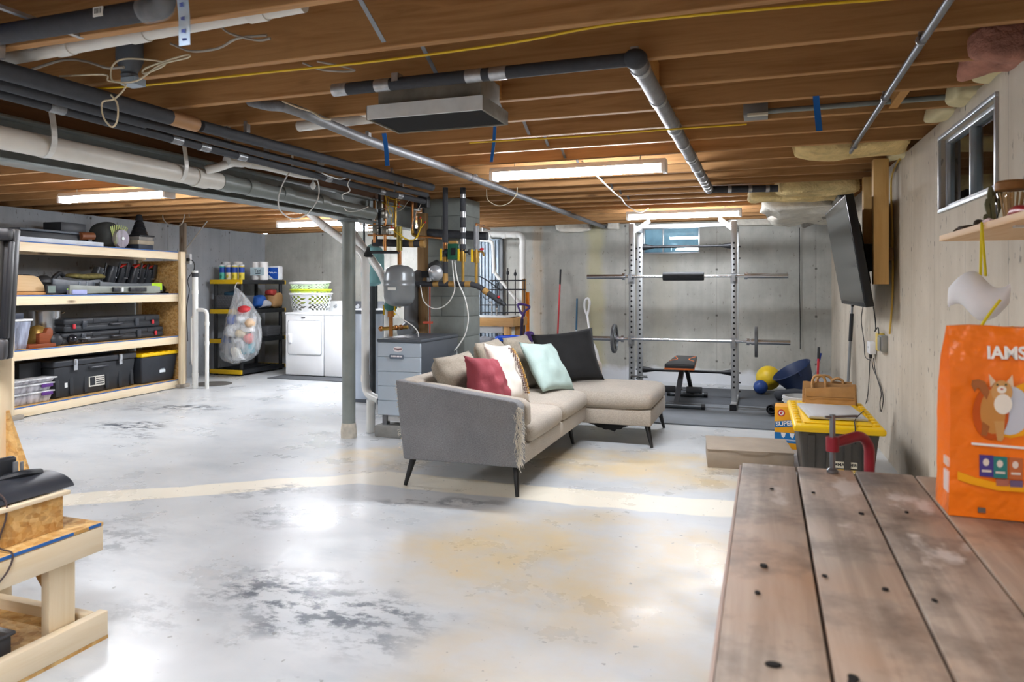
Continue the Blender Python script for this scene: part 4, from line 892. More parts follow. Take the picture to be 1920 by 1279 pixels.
PWD = wood('post_pine', '#c99a58', '#dcb577', 'z', .55, .8)
for (x0_, x1_, y0_, y1_, z0_, lb) in ((.705, .80, 5.55, 5.64, 1.305, 'pine post beside the television bracket, nearest the workbench'), (.742, .845, 6.42, 6.51, 1.45, 'second pine post behind the television')):
    m = MB(); m.bx(x0_, x1_, y0_, y1_, z0_, ZJ); solo('timber_post', lb, 'post', m, PWD, bevel=.003, group='posts behind the television')
m = MB(); m.bx(.74, .80, 5.64, 6.42, 1.47, 1.56); m.bx(.8, .84, 5.66, 5.7, 1.47, 1.56); solo('timber_rail', 'dark timber rail joining the television posts', 'rail', m, wood('rail_dark', '#6d4e30', '#7f5d3b', 'y'))
# bare pipe with hook in the corner
T = Thing('corner_pipe', 'dark foil wrapped pipe running to the far corner above the television', 'pipe', (.6, 8, 2.0))
m = MB(); m.tube([(.64, 6.9, 2.1), (.62, 8.4, 2.06), (.45, 9.6, 2.05)], .035, 12); T.part('sleeve', m, M('corner_sleeve', '#8b857c', .6, .3, .3, 20, .4, 30), w=True)
m = MB(); m.cyl((.645, 6.85, 2.1), (.64, 6.95, 2.1), .042); T.part('end_collar', m, FOAM, w=True)
m = MB(); m.tube(catmull([(.63, 7.2, 2.17), (.62, 7.2, 2.05), (.615, 7.2, 1.95), (.6, 7.2, 1.93)], 4), .006, 6); T.part('hook', m, M('zinc', ''), w=True)
wire('dark cord hanging down the far corner of the room', [Vector((.41, 9.93, 2.05)), Vector((.41, 9.96, 1.5)), Vector((.42, 9.97, .9)), Vector((.42, 9.95, .5))], .006, BC)
# ------------------------------------------------------------------ gym corner
RUB = M('rubber_mat', '#6e7379', .7, 0, .1, 5, .15, 90)
for y0, y1, x0_, x1_, lb in ((6.92, 8.2, -2.3, .32, 'grey rubber gym mat nearest the sofa chaise'), (8.22, 9.5, -2.3, .3, 'darker rubber gym mat under the squat rack')):
    m = MB(); m.bx(x0_, x1_, y0, y1, 0.001, .013); solo('gym_mat', lb, 'mat', m, RUB if y0 < 8 else M('rubber_mat_dark', '#4d5157', .7, 0, .1, 5, .15, 90), bevel=.002, group='gym mats')
RS = M('rack_steel', '#b4b7b9', .38, .55, .08, 6); RB = M('rack_black', '#1e1f22', .45, .3); HL = M('rack_hole', '#1a1b1d', .8, 0, 0)
XA, XB, YR0, YR1, FZ = -1.408, -.315, 8.1, 8.67, .0135
T = Thing('squat_rack', 'tall grey steel squat rack with hole punched uprights by the concrete wall', 'squat rack', ((XA + XB) / 2, 8.4, FZ))
for x in (XA, XB):
    for y, h_ in ((YR0, 2.0), (YR1, 1.97)):
        m = MB(); m.bx(x - .03, x + .03, y - .03, y + .03, FZ, h_); up = T.part('upright', m, RS, w=True, bevel=.003)
        m = MB()
        for k in range(28):
            z = .22 + k * .057
            if z < 1.86: m.lathe([(.0115, 0), (.0115, .0012)], (0, 0, 0), 10, TR((x, y - .0302, z), PI / 2))
        T.part('punched_holes', m, HL, w=True, parent=up, kind='stuff')
    m = MB(); m.bx(x - .03, x + .03, YR0, YR1, 1.93, 1.98); T.part('top_rail', m, RS, w=True, bevel=.003)
    m = MB(); m.bx(x - .03, x + .03, YR0 - .28, YR1 + .1, FZ, FZ + .055); T.part('foot_rail', m, RS, w=True, bevel=.004)
    m = MB(); m.bx(x - .033, x + .033, YR0 - .29, YR0 - .25, FZ, FZ + .06); T.part('foot_cap', m, RB, w=True)
    s = 1 if x == XA else -1
    m = MB(); m.beam((x, YR0 + .03, 1.9), (x + s * .16, YR0 + .2, 2.04), .035, .035); T.part('corner_brace', m, RS, w=True)
    for z in (1.385, .7):
        m = MB(); m.bx(x - .036, x + .036, YR0 - .04, YR0 - .03, z - .06, z + .05); m.bx(x - .018, x + .018, YR0 - .13, YR0 - .04, z - .035, z - .012); m.bx(x - .018, x + .018, YR0 - .14, YR0 - .125, z - .035, z + .03)
        T.part('bar_hook', m, M('hook_steel', '#9a9da0', .35, .8), w=True)
    for z in (1.75, 1.62, .31, .2, .1): m = MB(); m.cyl((x + s * -.03, YR1, z), (x + s * -.05, YR1, z), .009, n=8); T.part('bolt', m, RB, w=True)
for z in (1.765, .31):
    m = MB(); m.tube([(XA + .03, YR1, z), (XA + .06, YR1, z), (XA + .17, YR1, z), (XB - .17, YR1, z), (XB - .06, YR1, z), (XB - .03, YR1, z)], None, 12, radii=[.036, .036, .016, .016, .036, .036]); T.part('cross_bar', m, RB, w=True)
m = MB(); m.bx(XA, XB, YR1 - .03, YR1 + .03, 1.985, 2.03); T.part('top_cross_bar', m, RS, w=True, bevel=.003)
m = MB(); m.bx(XA - .03, XA + .1, YR1 - .07, YR1 - .03, .22, .225); T.part('plate', m, RB, w=True)
# barbells
CH = M('chrome', '#c4c7cb', .22, .95, .04); PL = M('plate_iron', '#6d7073', .4, .6, .1); PADM = M('foam_pad', '#2f3134', .8)
def barbell(label, z, uL, uR, v, group='barbells on the rack'):
    yb = YR0 - .083; a, b = atY(uL, v, yb), atY(uR, v, yb)
    T = Thing('barbell', label, 'barbell', ((a.x + b.x) / 2, yb, z), group=group); L = b.x - a.x; hx = L / 2
    m = MB(); m.cyl((-hx + .42, 0, 0), (hx - .42, 0, 0), .0145, n=14); T.part('shaft', m, CH)
    for s in (-1, 1):
        m = MB(); m.cyl((s * (hx - .41), 0, 0), (s * hx, 0, 0), .0255, n=18); T.part('sleeve', m, CH)
        m = MB(); m.cyl((s * (hx - .43), 0, 0), (s * (hx - .40), 0, 0), .037, n=18); T.part('collar', m, CH)
    return T, yb
T, yb = barbell('upper barbell with black neck pad resting on the squat rack', 1.405, 1101, 1478, 518)
m = MB(); a = atY(1243, 518, yb).x - T.o.location.x; b = atY(1320, 518, yb).x - T.o.location.x; m.tube([(a, 0, 0), (a + .02, 0, 0), (b - .02, 0, 0), (b, 0, 0)], None, 18, radii=[.044, .047, .047, .044]); T.part('neck_pad', m, PADM)
T, yb = barbell('lower barbell carrying one iron plate at each end', .715, 1099, 1482, 632)
for u, lb in ((1152, 'plate'), (1418, 'plate')):
    x = atY(u, 632, yb).x - T.o.location.x
    m = MB(); prof = [(.027, -.012), (.06, -.014), (.066, -.007), (.125, -.007), (.13, -.016), (.158, -.016), (.163, -.01), (.163, .01), (.158, .016), (.13, .016), (.125, .007), (.066, .007), (.06, .014), (.027, .012)]
    m.lathe(prof, (0, 0, 0), 36, TR((x, 0, 0), 0, PI / 2), cap=False); pl = T.part('weight_plate', m, PL)
    for k in range(3):
        a = k * 2 * PI / 3 + .5; m = MB(); c_ = Vector((x, .1 * math.cos(a), .1 * math.sin(a)))
        m.lathe([(.02, -.0095), (.02, .0095)], (0, 0, 0), 14, Matrix.Translation(c_) @ rotm(0, PI / 2, 0)); T.part('grip_hole', m, HL, parent=pl)
    s = 1 if u > 1300 else -1; m = MB(); m.cyl((x + s * -.018, 0, 0), (x + s * -.05, 0, 0), .034, n=18); T.part('collar', m, CH)
# weight bench
T = Thing('weight_bench', 'folding weight bench with black pad and orange edge inside the rack', 'weight bench', (-.86, 8.2, FZ))
PB = M('bench_vinyl', '#2a2b2d', .45, 0, .05); ORG = M('bench_orange', '#d9702a', .45); BF = M('bench_frame', '#5a5f64', .4, .5)
def pad(y0, z0, y1, z1, w0, w1):
    d = Vector((0, y1 - y0, z1 - z0)); L = d.length; mt = TR((0, y0, z0)) @ rotm(math.atan2(z1 - z0, y1 - y0), 0, 0)
    m = MB(); m.add([(-w0 / 2, 0, 0), (w0 / 2, 0, 0), (w1 / 2, L, 0), (-w1 / 2, L, 0), (-w0 / 2, 0, .05), (w0 / 2, 0, .05), (w1 / 2, L, .05), (-w1 / 2, L, .05)], [(3, 2, 1, 0), (4, 5, 6, 7), (0, 1, 5, 4), (1, 2, 6, 5), (2, 3, 7, 6), (3, 0, 4, 7)], 0, mt)
    p = T.part('seat_pad', m, PB, bevel=.015, seg=3)
    m = MB(); m.add([(-w0 / 2 - .002, -.002, .0), (w0 / 2 + .002, -.002, .0), (w1 / 2, L, .0), (-w1 / 2, L, .0), (-w0 / 2 - .002, -.002, .02), (w0 / 2 + .002, -.002, .02), (w1 / 2, L, .02), (-w1 / 2, L, .02)], [(3, 2, 1, 0), (4, 5, 6, 7), (0, 1, 5, 4), (1, 2, 6, 5), (2, 3, 7, 6), (3, 0, 4, 7)], 0, mt @ TR((0, 0, -.012))); T.part('orange_base', m, ORG, parent=p, bevel=.006)
    for s in (-1, 1):
        m = MB(); m.tube(catmull([mt @ Vector((s * w0 * .42, L * .35, .051)), mt @ Vector((s * w0 * .2, L * .55, .051)), mt @ Vector((s * w0 * .36, L * .85, .051))], 5), .004, 6); T.part('stitching', m, ORG, parent=p)
    return mt, L
pad(-.38, .41, .35, .44, .31, .24)
m = MB(); m.beam((.02, -.2, .40), (.02, .5, .41), .05, .04); T.part('spine', m, BF)
m = MB(); m.beam((0, -.05, .4), (-.03, -.4, .03), .05, .04); T.part('front_strut', m, BF)
m = MB(); m.beam((.02, .1, .4), (.06, .45, .03), .04, .03); T.part('rear_strut', m, M('rack_black', ''))
for y, w_ in ((-.42, .5), (.45, .42)): m = MB(); m.cyl((-w_ / 2, y, .03), (w_ / 2, y, .03), .028, n=12); T.part('floor_bar', m, BF); 
for y, w_ in ((-.42, .5), (.45, .42)):
    for s in (-1, 1): m = MB(); m.cyl((s * w_ / 2 - .02, y, .03), (s * w_ / 2 + .02, y, .03), .0295, n=12); T.part('rubber_foot', m, M('rack_black', ''))
m = MB(); m.cyl((-.22, -.2, .17), (.22, -.2, .17), .01, n=8); T.part('roller_bar', m, BF)
for s in (-1, 1): m = MB(); m.cyl((s * .06, -.2, .17), (s * .22, -.2, .17), .036, n=14); T.part('roller_pad', m, PADM)
# balls, buckets, brooms
p = atZ(1441, 734, .014); m = MB(); m.ball((0, 0, .15), .15, 28, 18); solo('exercise_ball', 'yellow exercise ball on the mat near the corner', 'ball', m, M('ball_yellow', '#e9c52c', .4, 0, .06, 5), (p.x, p.y + .13, .0135))
p = atZ(1426, 740, .014); m = MB(); m.ball((0, 0, .083), .083, 24, 16); solo('medicine_ball', 'small blue weighted ball in front of the yellow ball', 'ball', m, M('ball_blue', '#2b4a8c', .45, 0, .08), (p.x, p.y + .06, .0135))
p = atZ(1527, 722, 0)
T = Thing('laundry_tub', 'navy plastic tub tipped on its side in the corner', 'tub', (.47, 9.35, .0), rot=(0, -.55, .3))
m = MB(); m.lathe([(.14, .0), (.15, .02), (.235, .25), (.245, .255), (.235, .262), (.22, .25), (.135, .03)], (0, 0, .1), 28); T.part('tub_body', m, M('tub_navy', '#22355c', .45, 0, .05))
m = MB(); m.bx(-.01, .01, -.26, -.22, .3, .36); T.part('handle', m, M('tub_navy', ''))
def pole(name, label, cat, a, b, segs, group=None):
    """segs: list of (t0,t1,radius,material,partname)"""
    T = Thing(name, label, cat, a, group=group); a, b = Vector(a), Vector(b)
    for t0, t1, r, mt, pn in segs: m = MB(); m.cyl(a.lerp(b, t0), a.lerp(b, t1), r, n=12); T.part(pn, m, mt, w=True)
    return T
a = atY(1532, 722, 9.3); a.z = .0; b = atY(1533, 640, 9.9); BLKG = M('grip_black', '#2c2d30', .6); RDH = M('handle_red', '#c1262e', .4)
T = pole('broom', 'short red handled broom leaning in the far corner', 'broom', (.55, 8.9, .005), (.58, 9.02, .6), [(0, .8, .013, RDH, 'handle'), (.78, 1, .015, BLKG, 'grip')])
m = MB(); m.frust((.55, 8.9, .002), (.2, .06), (.1, .04), .06); T.part('bristles', m, M('bristle_dark', '#2f3033', .9), w=True)
T = pole('scrub_brush', 'white handled brush with blue tip standing in the navy tub', 'brush', (.56, 9.42, .2), (.62, 9.44, .5), [(0, .7, .009, M('brush_white', '#dfe3e8', .5), 'handle'), (.68, 1, .02, M('brush_blue', '#1f3d9e', .5), 'head')])
T = pole('mop_pole', 'grey telescopic pole with black grip leaning below the television', 'pole', (.66, 6.95, .01), (.73, 6.99, 1.35), [(0, .7, .012, M('pole_grey', '#8f9296', .4, .5), 'lower_tube'), (.6, .78, .016, BLKG, 'grip'), (.7, 1, .009, M('pole_grey', ''), 'upper_tube')])
m = MB(); m.box((.66, 6.95, .012), (.3, .1, .024)); T.part('mop_head', m, M('mop_cloth', '#7f8186', .9), w=True, bevel=.008)
# rolled mat
T = Thing('yoga_mat', 'loosely rolled black exercise mat on the floor by the pail', 'mat', (.16, 7.9, .014), -.35)
m = MB(); pts = [(.02 + .006 * k / 10) for k in range(31)]
def roll(u, v):
    a = u * 4 * PI; r = .022 + .038 * u; return (r * math.cos(a), (v - .5) * .62, .066 + r * math.sin(a))
m.grid(roll, 40, 2); T.part('roll', m, M('yoga_black', '#3a3c40', .85, 0, .1), solid=.006)
m = MB(); m.grid(lambda u, v: (.06 + u * .3, (v - .5) * .62, .006 + .05 * (1 - u) ** 6 + .005 * math.sin(8 * u)), 14, 2); T.part('loose_end', m, M('yoga_black', ''), solid=.006)
T = Thing('gym_bag', 'dark grey sling bag slumped beside the navy tub', 'bag', (.3, 8.75, .014), .2)
m = lump(MB(), (0, 0, .06), (.42, .2, .12), .03, 33, 20, 12, .6, 7); T.part('bag_body', m, M('bag_dark', '#3c3f45', .85, 0, .15), ang=80)
m = MB(); m.tube(catmull([(-.15, 0, .1), (-.05, -.12, .05), (.1, -.14, .03), (.18, 0, .1)], 5), .012, 8); T.part('strap', m, M('strap_black', '#26272a', .8))
m = MB(); q = [(-.05, -.105, .05), (.1, -.1, .045)]; m.cyl(*q, .006, n=6); T.part('green_trim', m, M('trim_green', '#9db33a', .6))
T = Thing('ab_wheel', 'black and green wheel lying behind the paper bags', 'exercise wheel', (.5, 7.6, .0), .2)
m = MB(); m.lathe([(.03, -.03), (.1, -.04), (.115, 0), (.1, .04), (.03, .03)], (0, 0, 0), 24, TR((0, 0, .117), 0, PI / 2)); T.part('wheel', m, M('strap_black', '')); m = MB(); m.cyl((-.14, 0, .117), (.14, 0, .117), .015); T.part('axle', m, M('trim_green', ''))
# broom, mop, stick vacuum against the back wall
T = pole('broom', 'long red handled broom leaning against the concrete wall behind the sofa', 'broom', atY(1042, 650, 9.6) * 1 + Vector((0, 0, -.5)), atY(1051, 511, 9.93), [(0, .87, .012, RDH, 'handle'), (.86, 1, .014, BLKG, 'grip')])
p = T.o.location; p.z = max(p.z, .02); m = MB(); m.frust((p.x, 9.62, 0.001), (.26, .06), (.12, .04), p.z + .12); T.part('bristles', m, M('bristle_dark', ''), w=True)
T = pole('mop_pole', 'dark teal mop pole leaning left of the white vacuum', 'pole', atY(1078, 690, 9.75) + Vector((0, 0, -.2)), atY(1082, 560, 9.93), [(0, 1, .013, M('pole_teal', '#2a5b78', .4), 'handle'), (.3, .62, .0135, M('pole_label', '#c9d6de', .5), 'label_sleeve')])
p = T.o.location; m = MB(); m.box((p.x, 9.75, .02), (.28, .1, .04)); m.cyl((p.x, 9.75, .02), p, .012); T.part('mop_head', m, M('mop_cloth', ''), w=True)
a, b = atY(1112, 668, 9.5), atY(1096, 557, 9.85)
T = Thing('stick_vacuum', 'white stick vacuum cleaner leaning on the concrete wall', 'vacuum', (a.x, 9.5, 0)); VW = M('vac_white', '#e8e8e8', .3, 0, .02); VG = M('vac_grey', '#7c8086', .4, .2)
f0 = Vector((a.x + .02, 9.45, .02)); ax = (b - a).normalized(); k1 = a + ax * .0
m = MB(); m.box((f0.x, 9.45, .035), (.28, .14, .07)); T.part('floor_head', m, VW, w=True, bevel=.015)
m = MB(); m.cyl(f0 + Vector((0, .03, .04)), a, .03); T.part('neck', m, VG, w=True)
m = MB(); m.tube([a + ax * -.16, a + ax * -.1, a + ax * .06, a + ax * .16, a + ax * .22], None, 16, radii=[.06, .085, .075, .05, .022]); bd = T.part('motor_body', m, VW, w=True)
m = MB(); m.bx(a.x - .035, a.x + .035, 9.39, 9.43, a.z - .12, a.z + .03); T.part('dust_cup', m, VG, w=True, parent=bd, bevel=.01)
m = MB(); m.cyl(a + ax * .2, a + ax * .62, .015, n=12); T.part('tube', m, VW, w=True)
top = a + ax * .6
m = MB(); m.tube(catmull([top, top + Vector((-.035, 0, .1)), top + Vector((-.03, 0, .2)), top + Vector((.01, 0, .235)), top + Vector((.035, 0, .18)), top + Vector((.02, 0, .08)), top], 5), .016, 10); T.part('loop_handle', m, VW, w=True)

# ------------------------------------------------------------------ sofa
def fabric(name, c0, c1, sc=160):
    t = NT(name); co = t.coord(); f = t.noise(co, sc, 2); g = t.noise(co, 4, 4); h_ = t.noise(t.coord((1, 1, 7)), 60, 2)
    c = t.ramp(t.math('ADD', t.math('MULTIPLY', f, .5), t.math('ADD', t.math('MULTIPLY', h_, .25), t.math('MULTIPLY', g, .25))), [(.38, lin(c0)), (.62, lin(c1))])
    t.col(c); t.set(.9, spec=.15); t.b.inputs['Sheen Weight'].default_value = .15; t.bump(f, .35, .003); return t.m
SG = fabric('sofa_grey', '#6f6f71', '#8e8e90'); SB = fabric('sofa_beige', '#a1988d', '#beb4a7'); SK = M('leg_black', '#1d1c1c', .4)
T = Thing('sofa', 'grey beige corner sofa with chaise and frayed cat scratched arm', 'sofa', (-1.7, 5.45, 0))
def P3(poly, y0, y1):
    m = MB(); m.prism([(x, z) for x, z in poly], y1 - y0, Matrix(((1, 0, 0, 0), (0, 0, 1, y0), (0, 1, 0, 0), (0, 0, 0, 1)))); return m
T.part('near_arm', P3([(-2.185, .185), (-2.245, .69), (-1.43, .59), (-1.40, .56), (-1.395, .19)], 4.15, 4.255), SG, w=True, bevel=.014, seg=3)
T.part('arm_pad', P3([(-2.15, .42), (-2.17, .675), (-1.43, .585), (-1.39, .56), (-1.385, .42)], 4.25, 4.36), SB, w=True, bevel=.03, seg=4)
T.part('far_arm', P3([(-2.185, .185), (-2.2, .64), (-1.5, .6), (-1.455, .58), (-1.45, .2)], 6.64, 6.77), SB, w=True, bevel=.025, seg=4)
m = MB(); m.prism([(-2.26, .685), (-2.19, .185), (-2.04, .185), (-2.10, .685)], 2.55, Matrix(((1, 0, 0, 0), (0, 0, 1, 4.18), (0, 1, 0, 0), (0, 0, 0, 1)))); T.part('backrest', m, SB, w=True, bevel=.02, seg=3)
m = MB(); m.bx(-2.14, -1.40, 4.25, 5.9, .19, .305); T.part('seat_base', m, SB, w=True, bevel=.012)
m = MB(); m.bx(-2.14, -.865, 5.86, 6.75, .165, .295); T.part('chaise_base', m, SB, w=True, bevel=.012)
def soft(x0, x1, y0, y1, z0, z1, b, crown=.02):
    m = MB(); nx, ny = 16, 16
    m.bx(x0, x1, y0, y1, z0, z1); return m
def seatc(name, x0, x1, y0, y1, z0, z1, r=.055, crown=.02):
    """pillow-topped cushion: superellipse slab with a crown"""
    m = MB(); cx, cy = (x0 + x1) / 2, (y0 + y1) / 2; hx, hy = (x1 - x0) / 2, (y1 - y0) / 2; n = 44; K = 7; vs = []
    def rim(a, ins):
        c, s = math.cos(a), math.sin(a); p = .16
        return cx + math.copysign(abs(c) ** p, c) * (hx - ins), cy + math.copysign(abs(s) ** p, s) * (hy - ins)
    prof = [(r * .55, z0), (.0, z0 + r * .6), (0.0, z1 - r)] + [(r * (1 - math.cos(t)), z1 - r + r * math.sin(t)) for t in (.5, 1.0, 1.35)] + [(r * 1.6, z1 + .3 * crown), (r * 3, z1 + .75 * crown), (min(hx, hy) * .9, z1 + crown)]
    for ins, z in prof:
        for j in range(n):
            a = 2 * PI * j / n + .0001; x, y = rim(a, ins); vs.append((x, y, z + .004 * noise.noise(Vector((x * 5, y * 5, z)))))
    fs = [(i * n + j, i * n + (j + 1) % n, (i + 1) * n + (j + 1) % n, (i + 1) * n + j) for i in range(len(prof) - 1) for j in range(n)] + [tuple(range(n))[::-1], tuple(range((len(prof) - 1) * n, len(prof) * n))]
    m.add(vs, fs); return T.part(name, m, SB, w=True, ang=70)
seatc('seat_cushion', -2.1, -1.375, 4.33, 5.1, .3, .435); seatc('seat_cushion', -2.1, -1.375, 5.1, 5.87, .3, .435); seatc('chaise_cushion', -2.1, -.85, 5.84, 6.74, .29, .43, .06, .022)
def leg(b, t, name='leg'): m = MB(); m.cyl(b, t, .012, .024, n=14); T.part(name, m, SK, w=True)
for bx_, by_, tx, ty, zt in ((-2.205, 4.217, -2.165, 4.27, .195), (-1.434, 4.207, -1.465, 4.27, .2), (-1.49, 5.79, -1.52, 5.74, .2), (-.858, 5.851, -.905, 5.92, .17), (-.876, 6.73, -.915, 6.69, .17), (-2.18, 6.73, -2.13, 6.69, .17)): leg((bx_, by_, 0.001), (tx, ty, zt))
m = MB()
def rag(u, v): return (-1.45 + .45 * u, 5.93 + .02 * math.sin(9 * u), .168 - v * (.01 + .07 * max(0, math.sin(PI * (u * 1.05 - .03))) ** 1.4 * (.6 + .6 * abs(noise.noise(Vector((u * 9, 0, 1)))))))
m.grid(rag, 26, 2); T.part('torn_lining', m, M('lining_black', '#151516', .9), w=True, solid=.002)
m = MB(); rr = random.Random(2)
for k in range(330):
    z = rr.uniform(.22, .56); x = -1.392 + rr.uniform(-.045, .004) * rr.random(); y = 4.147; L = rr.uniform(.012, .05)
    d = Vector((rr.uniform(-.2, 1), rr.uniform(-.8, -.1), rr.uniform(-1, .3))).normalized()
    p = Vector((x, y, z)); q = p + d * L; m.tube([p, p.lerp(q, .5) + Vector((rr.uniform(-.006, .006), rr.uniform(-.006, 0), rr.uniform(-.004, .004))), q + Vector((0, 0, -L * .35))], .0014, 3)
for k in range(50):
    z = rr.uniform(.22, .66); p = Vector((-2.235 + (.69 - z) * .1, 4.149, z)); q = p + Vector((rr.uniform(-.02, .008), rr.uniform(-.015, -.004), rr.uniform(-.015, .005))); m.tube([p, q], .0014, 3)
T.part('frayed_threads', m, M('thread', '#ddd5c6', .9), w=True, kind='stuff')
# pillows
PLG = 'cushions on the sofa'
def pillow(label, c, w_, h_, t_, rx, ry, rz, mat, seed, wr=.012, extra=None, pinch=.09):
    o = solo('cushion', label, 'cushion', cushion(w_, h_, t_, 16, seed, wr, pinch), mat, Vector(c), rot=(rx, ry, rz), group=PLG, ang=180); weld(o); return o
CUS = fabric('cushion_taupe', '#8f8678', '#a89e8f', 120)
pillow('taupe back cushion slumped in the corner by the near sofa arm', (-1.99, 4.62, .62), .60, .42, .2, -.32, 0, PI / 2, CUS, 1, .03, pinch=.04)
pillow('taupe back cushion behind the white patterned cushion', (-1.96, 5.22, .655), .56, .46, .2, -.3, 0, PI / 2 + .05, CUS, 2, .02, pinch=.04)
pillow('creased taupe back cushion behind the mint cushion', (-1.93, 5.78, .655), .52, .46, .2, -.3, 0, PI / 2 - .05, CUS, 3, .03, pinch=.04)
pillow('dark red cushion leaning in the near corner of the sofa', (-1.76, 4.56, .63), .42, .40, .17, -.4, .12, PI / 2 - .18, M('pillow_red', '#96404a', .85, 0, .1, 8, .3, 120), 4, .02)
o = pillow('white cushion with woven tassel stripe beside the red cushion', (-1.76, 4.93, .665), .44, .46, .14, -.42, .1, PI / 2 - .1, M('pillow_white', '#e9e0d5', .85, 0, .05), 5, .012)
for k, (dx, cl) in enumerate(((.1, '#8a6a4c'), (.14, '#c79a4e'), (.06, '#7a6a66'))):
    m = MB(); N = 22
    for j in range(N):
        z = -.17 + .34 * j / (N - 1); x = dx + .008 * (-1) ** j; a_, b_ = 2 * x / .44, 2 * z / .46; kk = max(0, (1 - a_ * a_) * (1 - b_ * b_)) ** .42
        m.box((x, -(.075 * kk + .008), z), (.012, .01, .012))
    _mk('woven_stripe', m.mesh('woven_stripe'), M('stripe' + cl, cl, .9), o)['kind'] = 'stuff'
pillow('mint green cushion leaning against the black cushion', (-1.68, 5.68, .64), .46, .46, .14, -.6, .08, PI / 2 - .32, M('pillow_mint', '#b4cac5', .85, 0, .06, 12, .4, 110), 6, .012)
pillow('large black cushion at the chaise end of the sofa', (-1.66, 6.25, .665), .58, .50, .17, -.42, -.1, .55, M('pillow_black', '#1c1c1d', .85, 0, .1, 12, .3, 110), 7, .012)
p = atZ(1198, 707, .453); m = MB(); m.box((0, 0, .006), (.15, .075, .01)); solo('phone', 'black phone lying on the chaise cushion', 'phone', m, M('phone_black', '#17181a', .25, 0, .02), (p.x, p.y, .4535), .1, bevel=.003)
# ------------------------------------------------------------------ boiler and its pipework
T = Thing('boiler', 'grey floor boiler with dark top standing on concrete blocks behind the sofa', 'boiler', (-2.94, 5.9, 0)); BX0, BX1, BY0, BY1 = -3.152, -2.742, 5.52, 6.3
BG = M('boiler_blue_grey', '#b4c1cd', .38, .1, .05, 4); BD = M('boiler_dark', '#545a62', .5, .15, .06)
m = MB(); m.bx(BX0 + .004, BX1, BY0 + .02, BY1, .19, .815); T.part('casing', m, BD, w=True, bevel=.004)
for k in range(5):
    z0_ = .19 + .125 * k; m = MB(); m.bx(BX0, BX1 - .002, BY0, BY0 + .022, z0_, z0_ + .1245); T.part('front_panel', m, BG, w=True, bevel=.004, seg=1)
m = MB(); m.bx(BX0 - .006, BX1 + .008, BY0 - .008, BY1 + .006, .815, .845); T.part('top_cover', m, BD, w=True, bevel=.008)
m = MB(); q = atY(746, 655, BY0 - .001); m.lathe([(.044, 0), (.044, .002)], (0, 0, 0), 28, TR((q.x, BY0 + .001, q.z), PI / 2) @ Matrix.Diagonal((1, .55, 1, 1))); lg = T.part('oval_badge', m, M('badge_white', '#efe9ec', .4), w=True)
m = MB(); m.add([(-.036, -.002, 0), (-.036, .01, 0), (0, .006, 0), (.036, .01, 0), (.036, -.002, 0), (0, -.004, 0)], [(5, 0, 1, 2), (5, 2, 3, 4)], 0, TR((q.x, BY0 - .0015, q.z), PI / 2)); T.part('badge_band', m, M('badge_red', '#6c2230', .5), w=True, parent=lg, solid=.0008)
m = MB(); m.add([(-.014, -.015, 0), (0, -.006, 0), (.014, -.015, 0), (0, -.01, 0)], [(0, 3, 2, 1)], 0, TR((q.x, BY0 - .0015, q.z), PI / 2)); T.part('badge_peak', m, M('badge_green', '#3c5650', .5), w=True, parent=lg, solid=.0008)
q = atY(744, 669, BY0); m = MB(); m.bx(q.x - .067, q.x + .067, BY0 - .012, BY0 + .002, q.z - .02, q.z + .018); npl = T.part('name_plate', m, M('plate_slate', '#6b7686', .4, .2), w=True, bevel=.008)
for k, (dx, w_) in enumerate(((-.046, .012), (-.018, .03), (.018, .026), (.046, .022))): m = MB(); m.box((q.x + dx, BY0 - .0122, q.z + .004), (w_, .003, .014)); T.part('plate_lettering', m, M('badge_white', ''), w=True, parent=npl)
for x in (BX0 + .05, BX1 - .05):
    for y in (BY0 + .06, BY1 - .06): m = MB(); m.bx(x - .02, x + .02, y - .03, y + .03, .1, .192); T.part('leg', m, M('leg_grey', '#6f7276', .5, .4), w=True)
m = MB(); m.bx(BX0 + .06, BX1 - .02, BY0 + .05, BY1 - .05, .13, .19); T.part('burner_tray', m, M('tray_white', '#d5d7d8', .4), w=True)
for y, lb in ((5.6, 'concrete block under the near end of the boiler'), (6.16, 'concrete block under the far end of the boiler')):
    m = MB(); m.bx(BX0 - .02, BX1 + .03, y - .1, y + .1, 0.001, .1); solo('concrete_block', lb, 'block', m, M('raw_block', '#8d8d8a', .9, 0, .12, 14, .5, 40), bevel=.008, group='blocks under the boiler')
# expansion tank
q = atY(749, 535, 5.78)
T = Thing('expansion_tank', 'grey steel expansion tank hanging above the boiler', 'tank', (q.x, q.y, q.z - .2)); TG = M('tank_grey', '#8c9194', .32, .25, .04)
m = MB(); m.lathe([(.02, .01), (.08, .018), (.12, .045), (.137, .09), (.139, .19), (.141, .195), (.141, .203), (.139, .208), (.139, .235), (.141, .24), (.141, .246), (.139, .25), (.137, .3), (.12, .345), (.08, .372), (.02, .385)], n=36); T.part('tank_body', m, TG)
m = MB(); m.cyl((0, 0, .38), (0, 0, .5), .018); T.part('nipple', m, COP)
m = MB(); m.add([(-.04, -.012, 0), (.04, -.012, 0), (.04, .012, 0), (-.04, .012, 0)], [(0, 1, 2, 3)], 0, TR((.0, -.1425, .17), PI / 2)); T.part('sticker', m, M('paper', ''), solid=.001)
m = MB(); m.cyl((0, 0, .0), (0, 0, .02), .012); T.part('valve_stem', m, BRASS)
tank = q
# generic pipe thing in room coordinates
def pipes(name, label, runs, cat='pipe', group=None, loc=None):
    T = Thing(name, label, cat, loc or runs[0][0][0], group=group)
    for pts, r, mt, pn, rad in runs:
        m = MB(); m.tube(elbowed(pts, rad), r, 12); T.part(pn, m, mt, w=True)
    return T
Y1 = 5.9; tp = Vector((tank.x, tank.y, tank.z + .3))
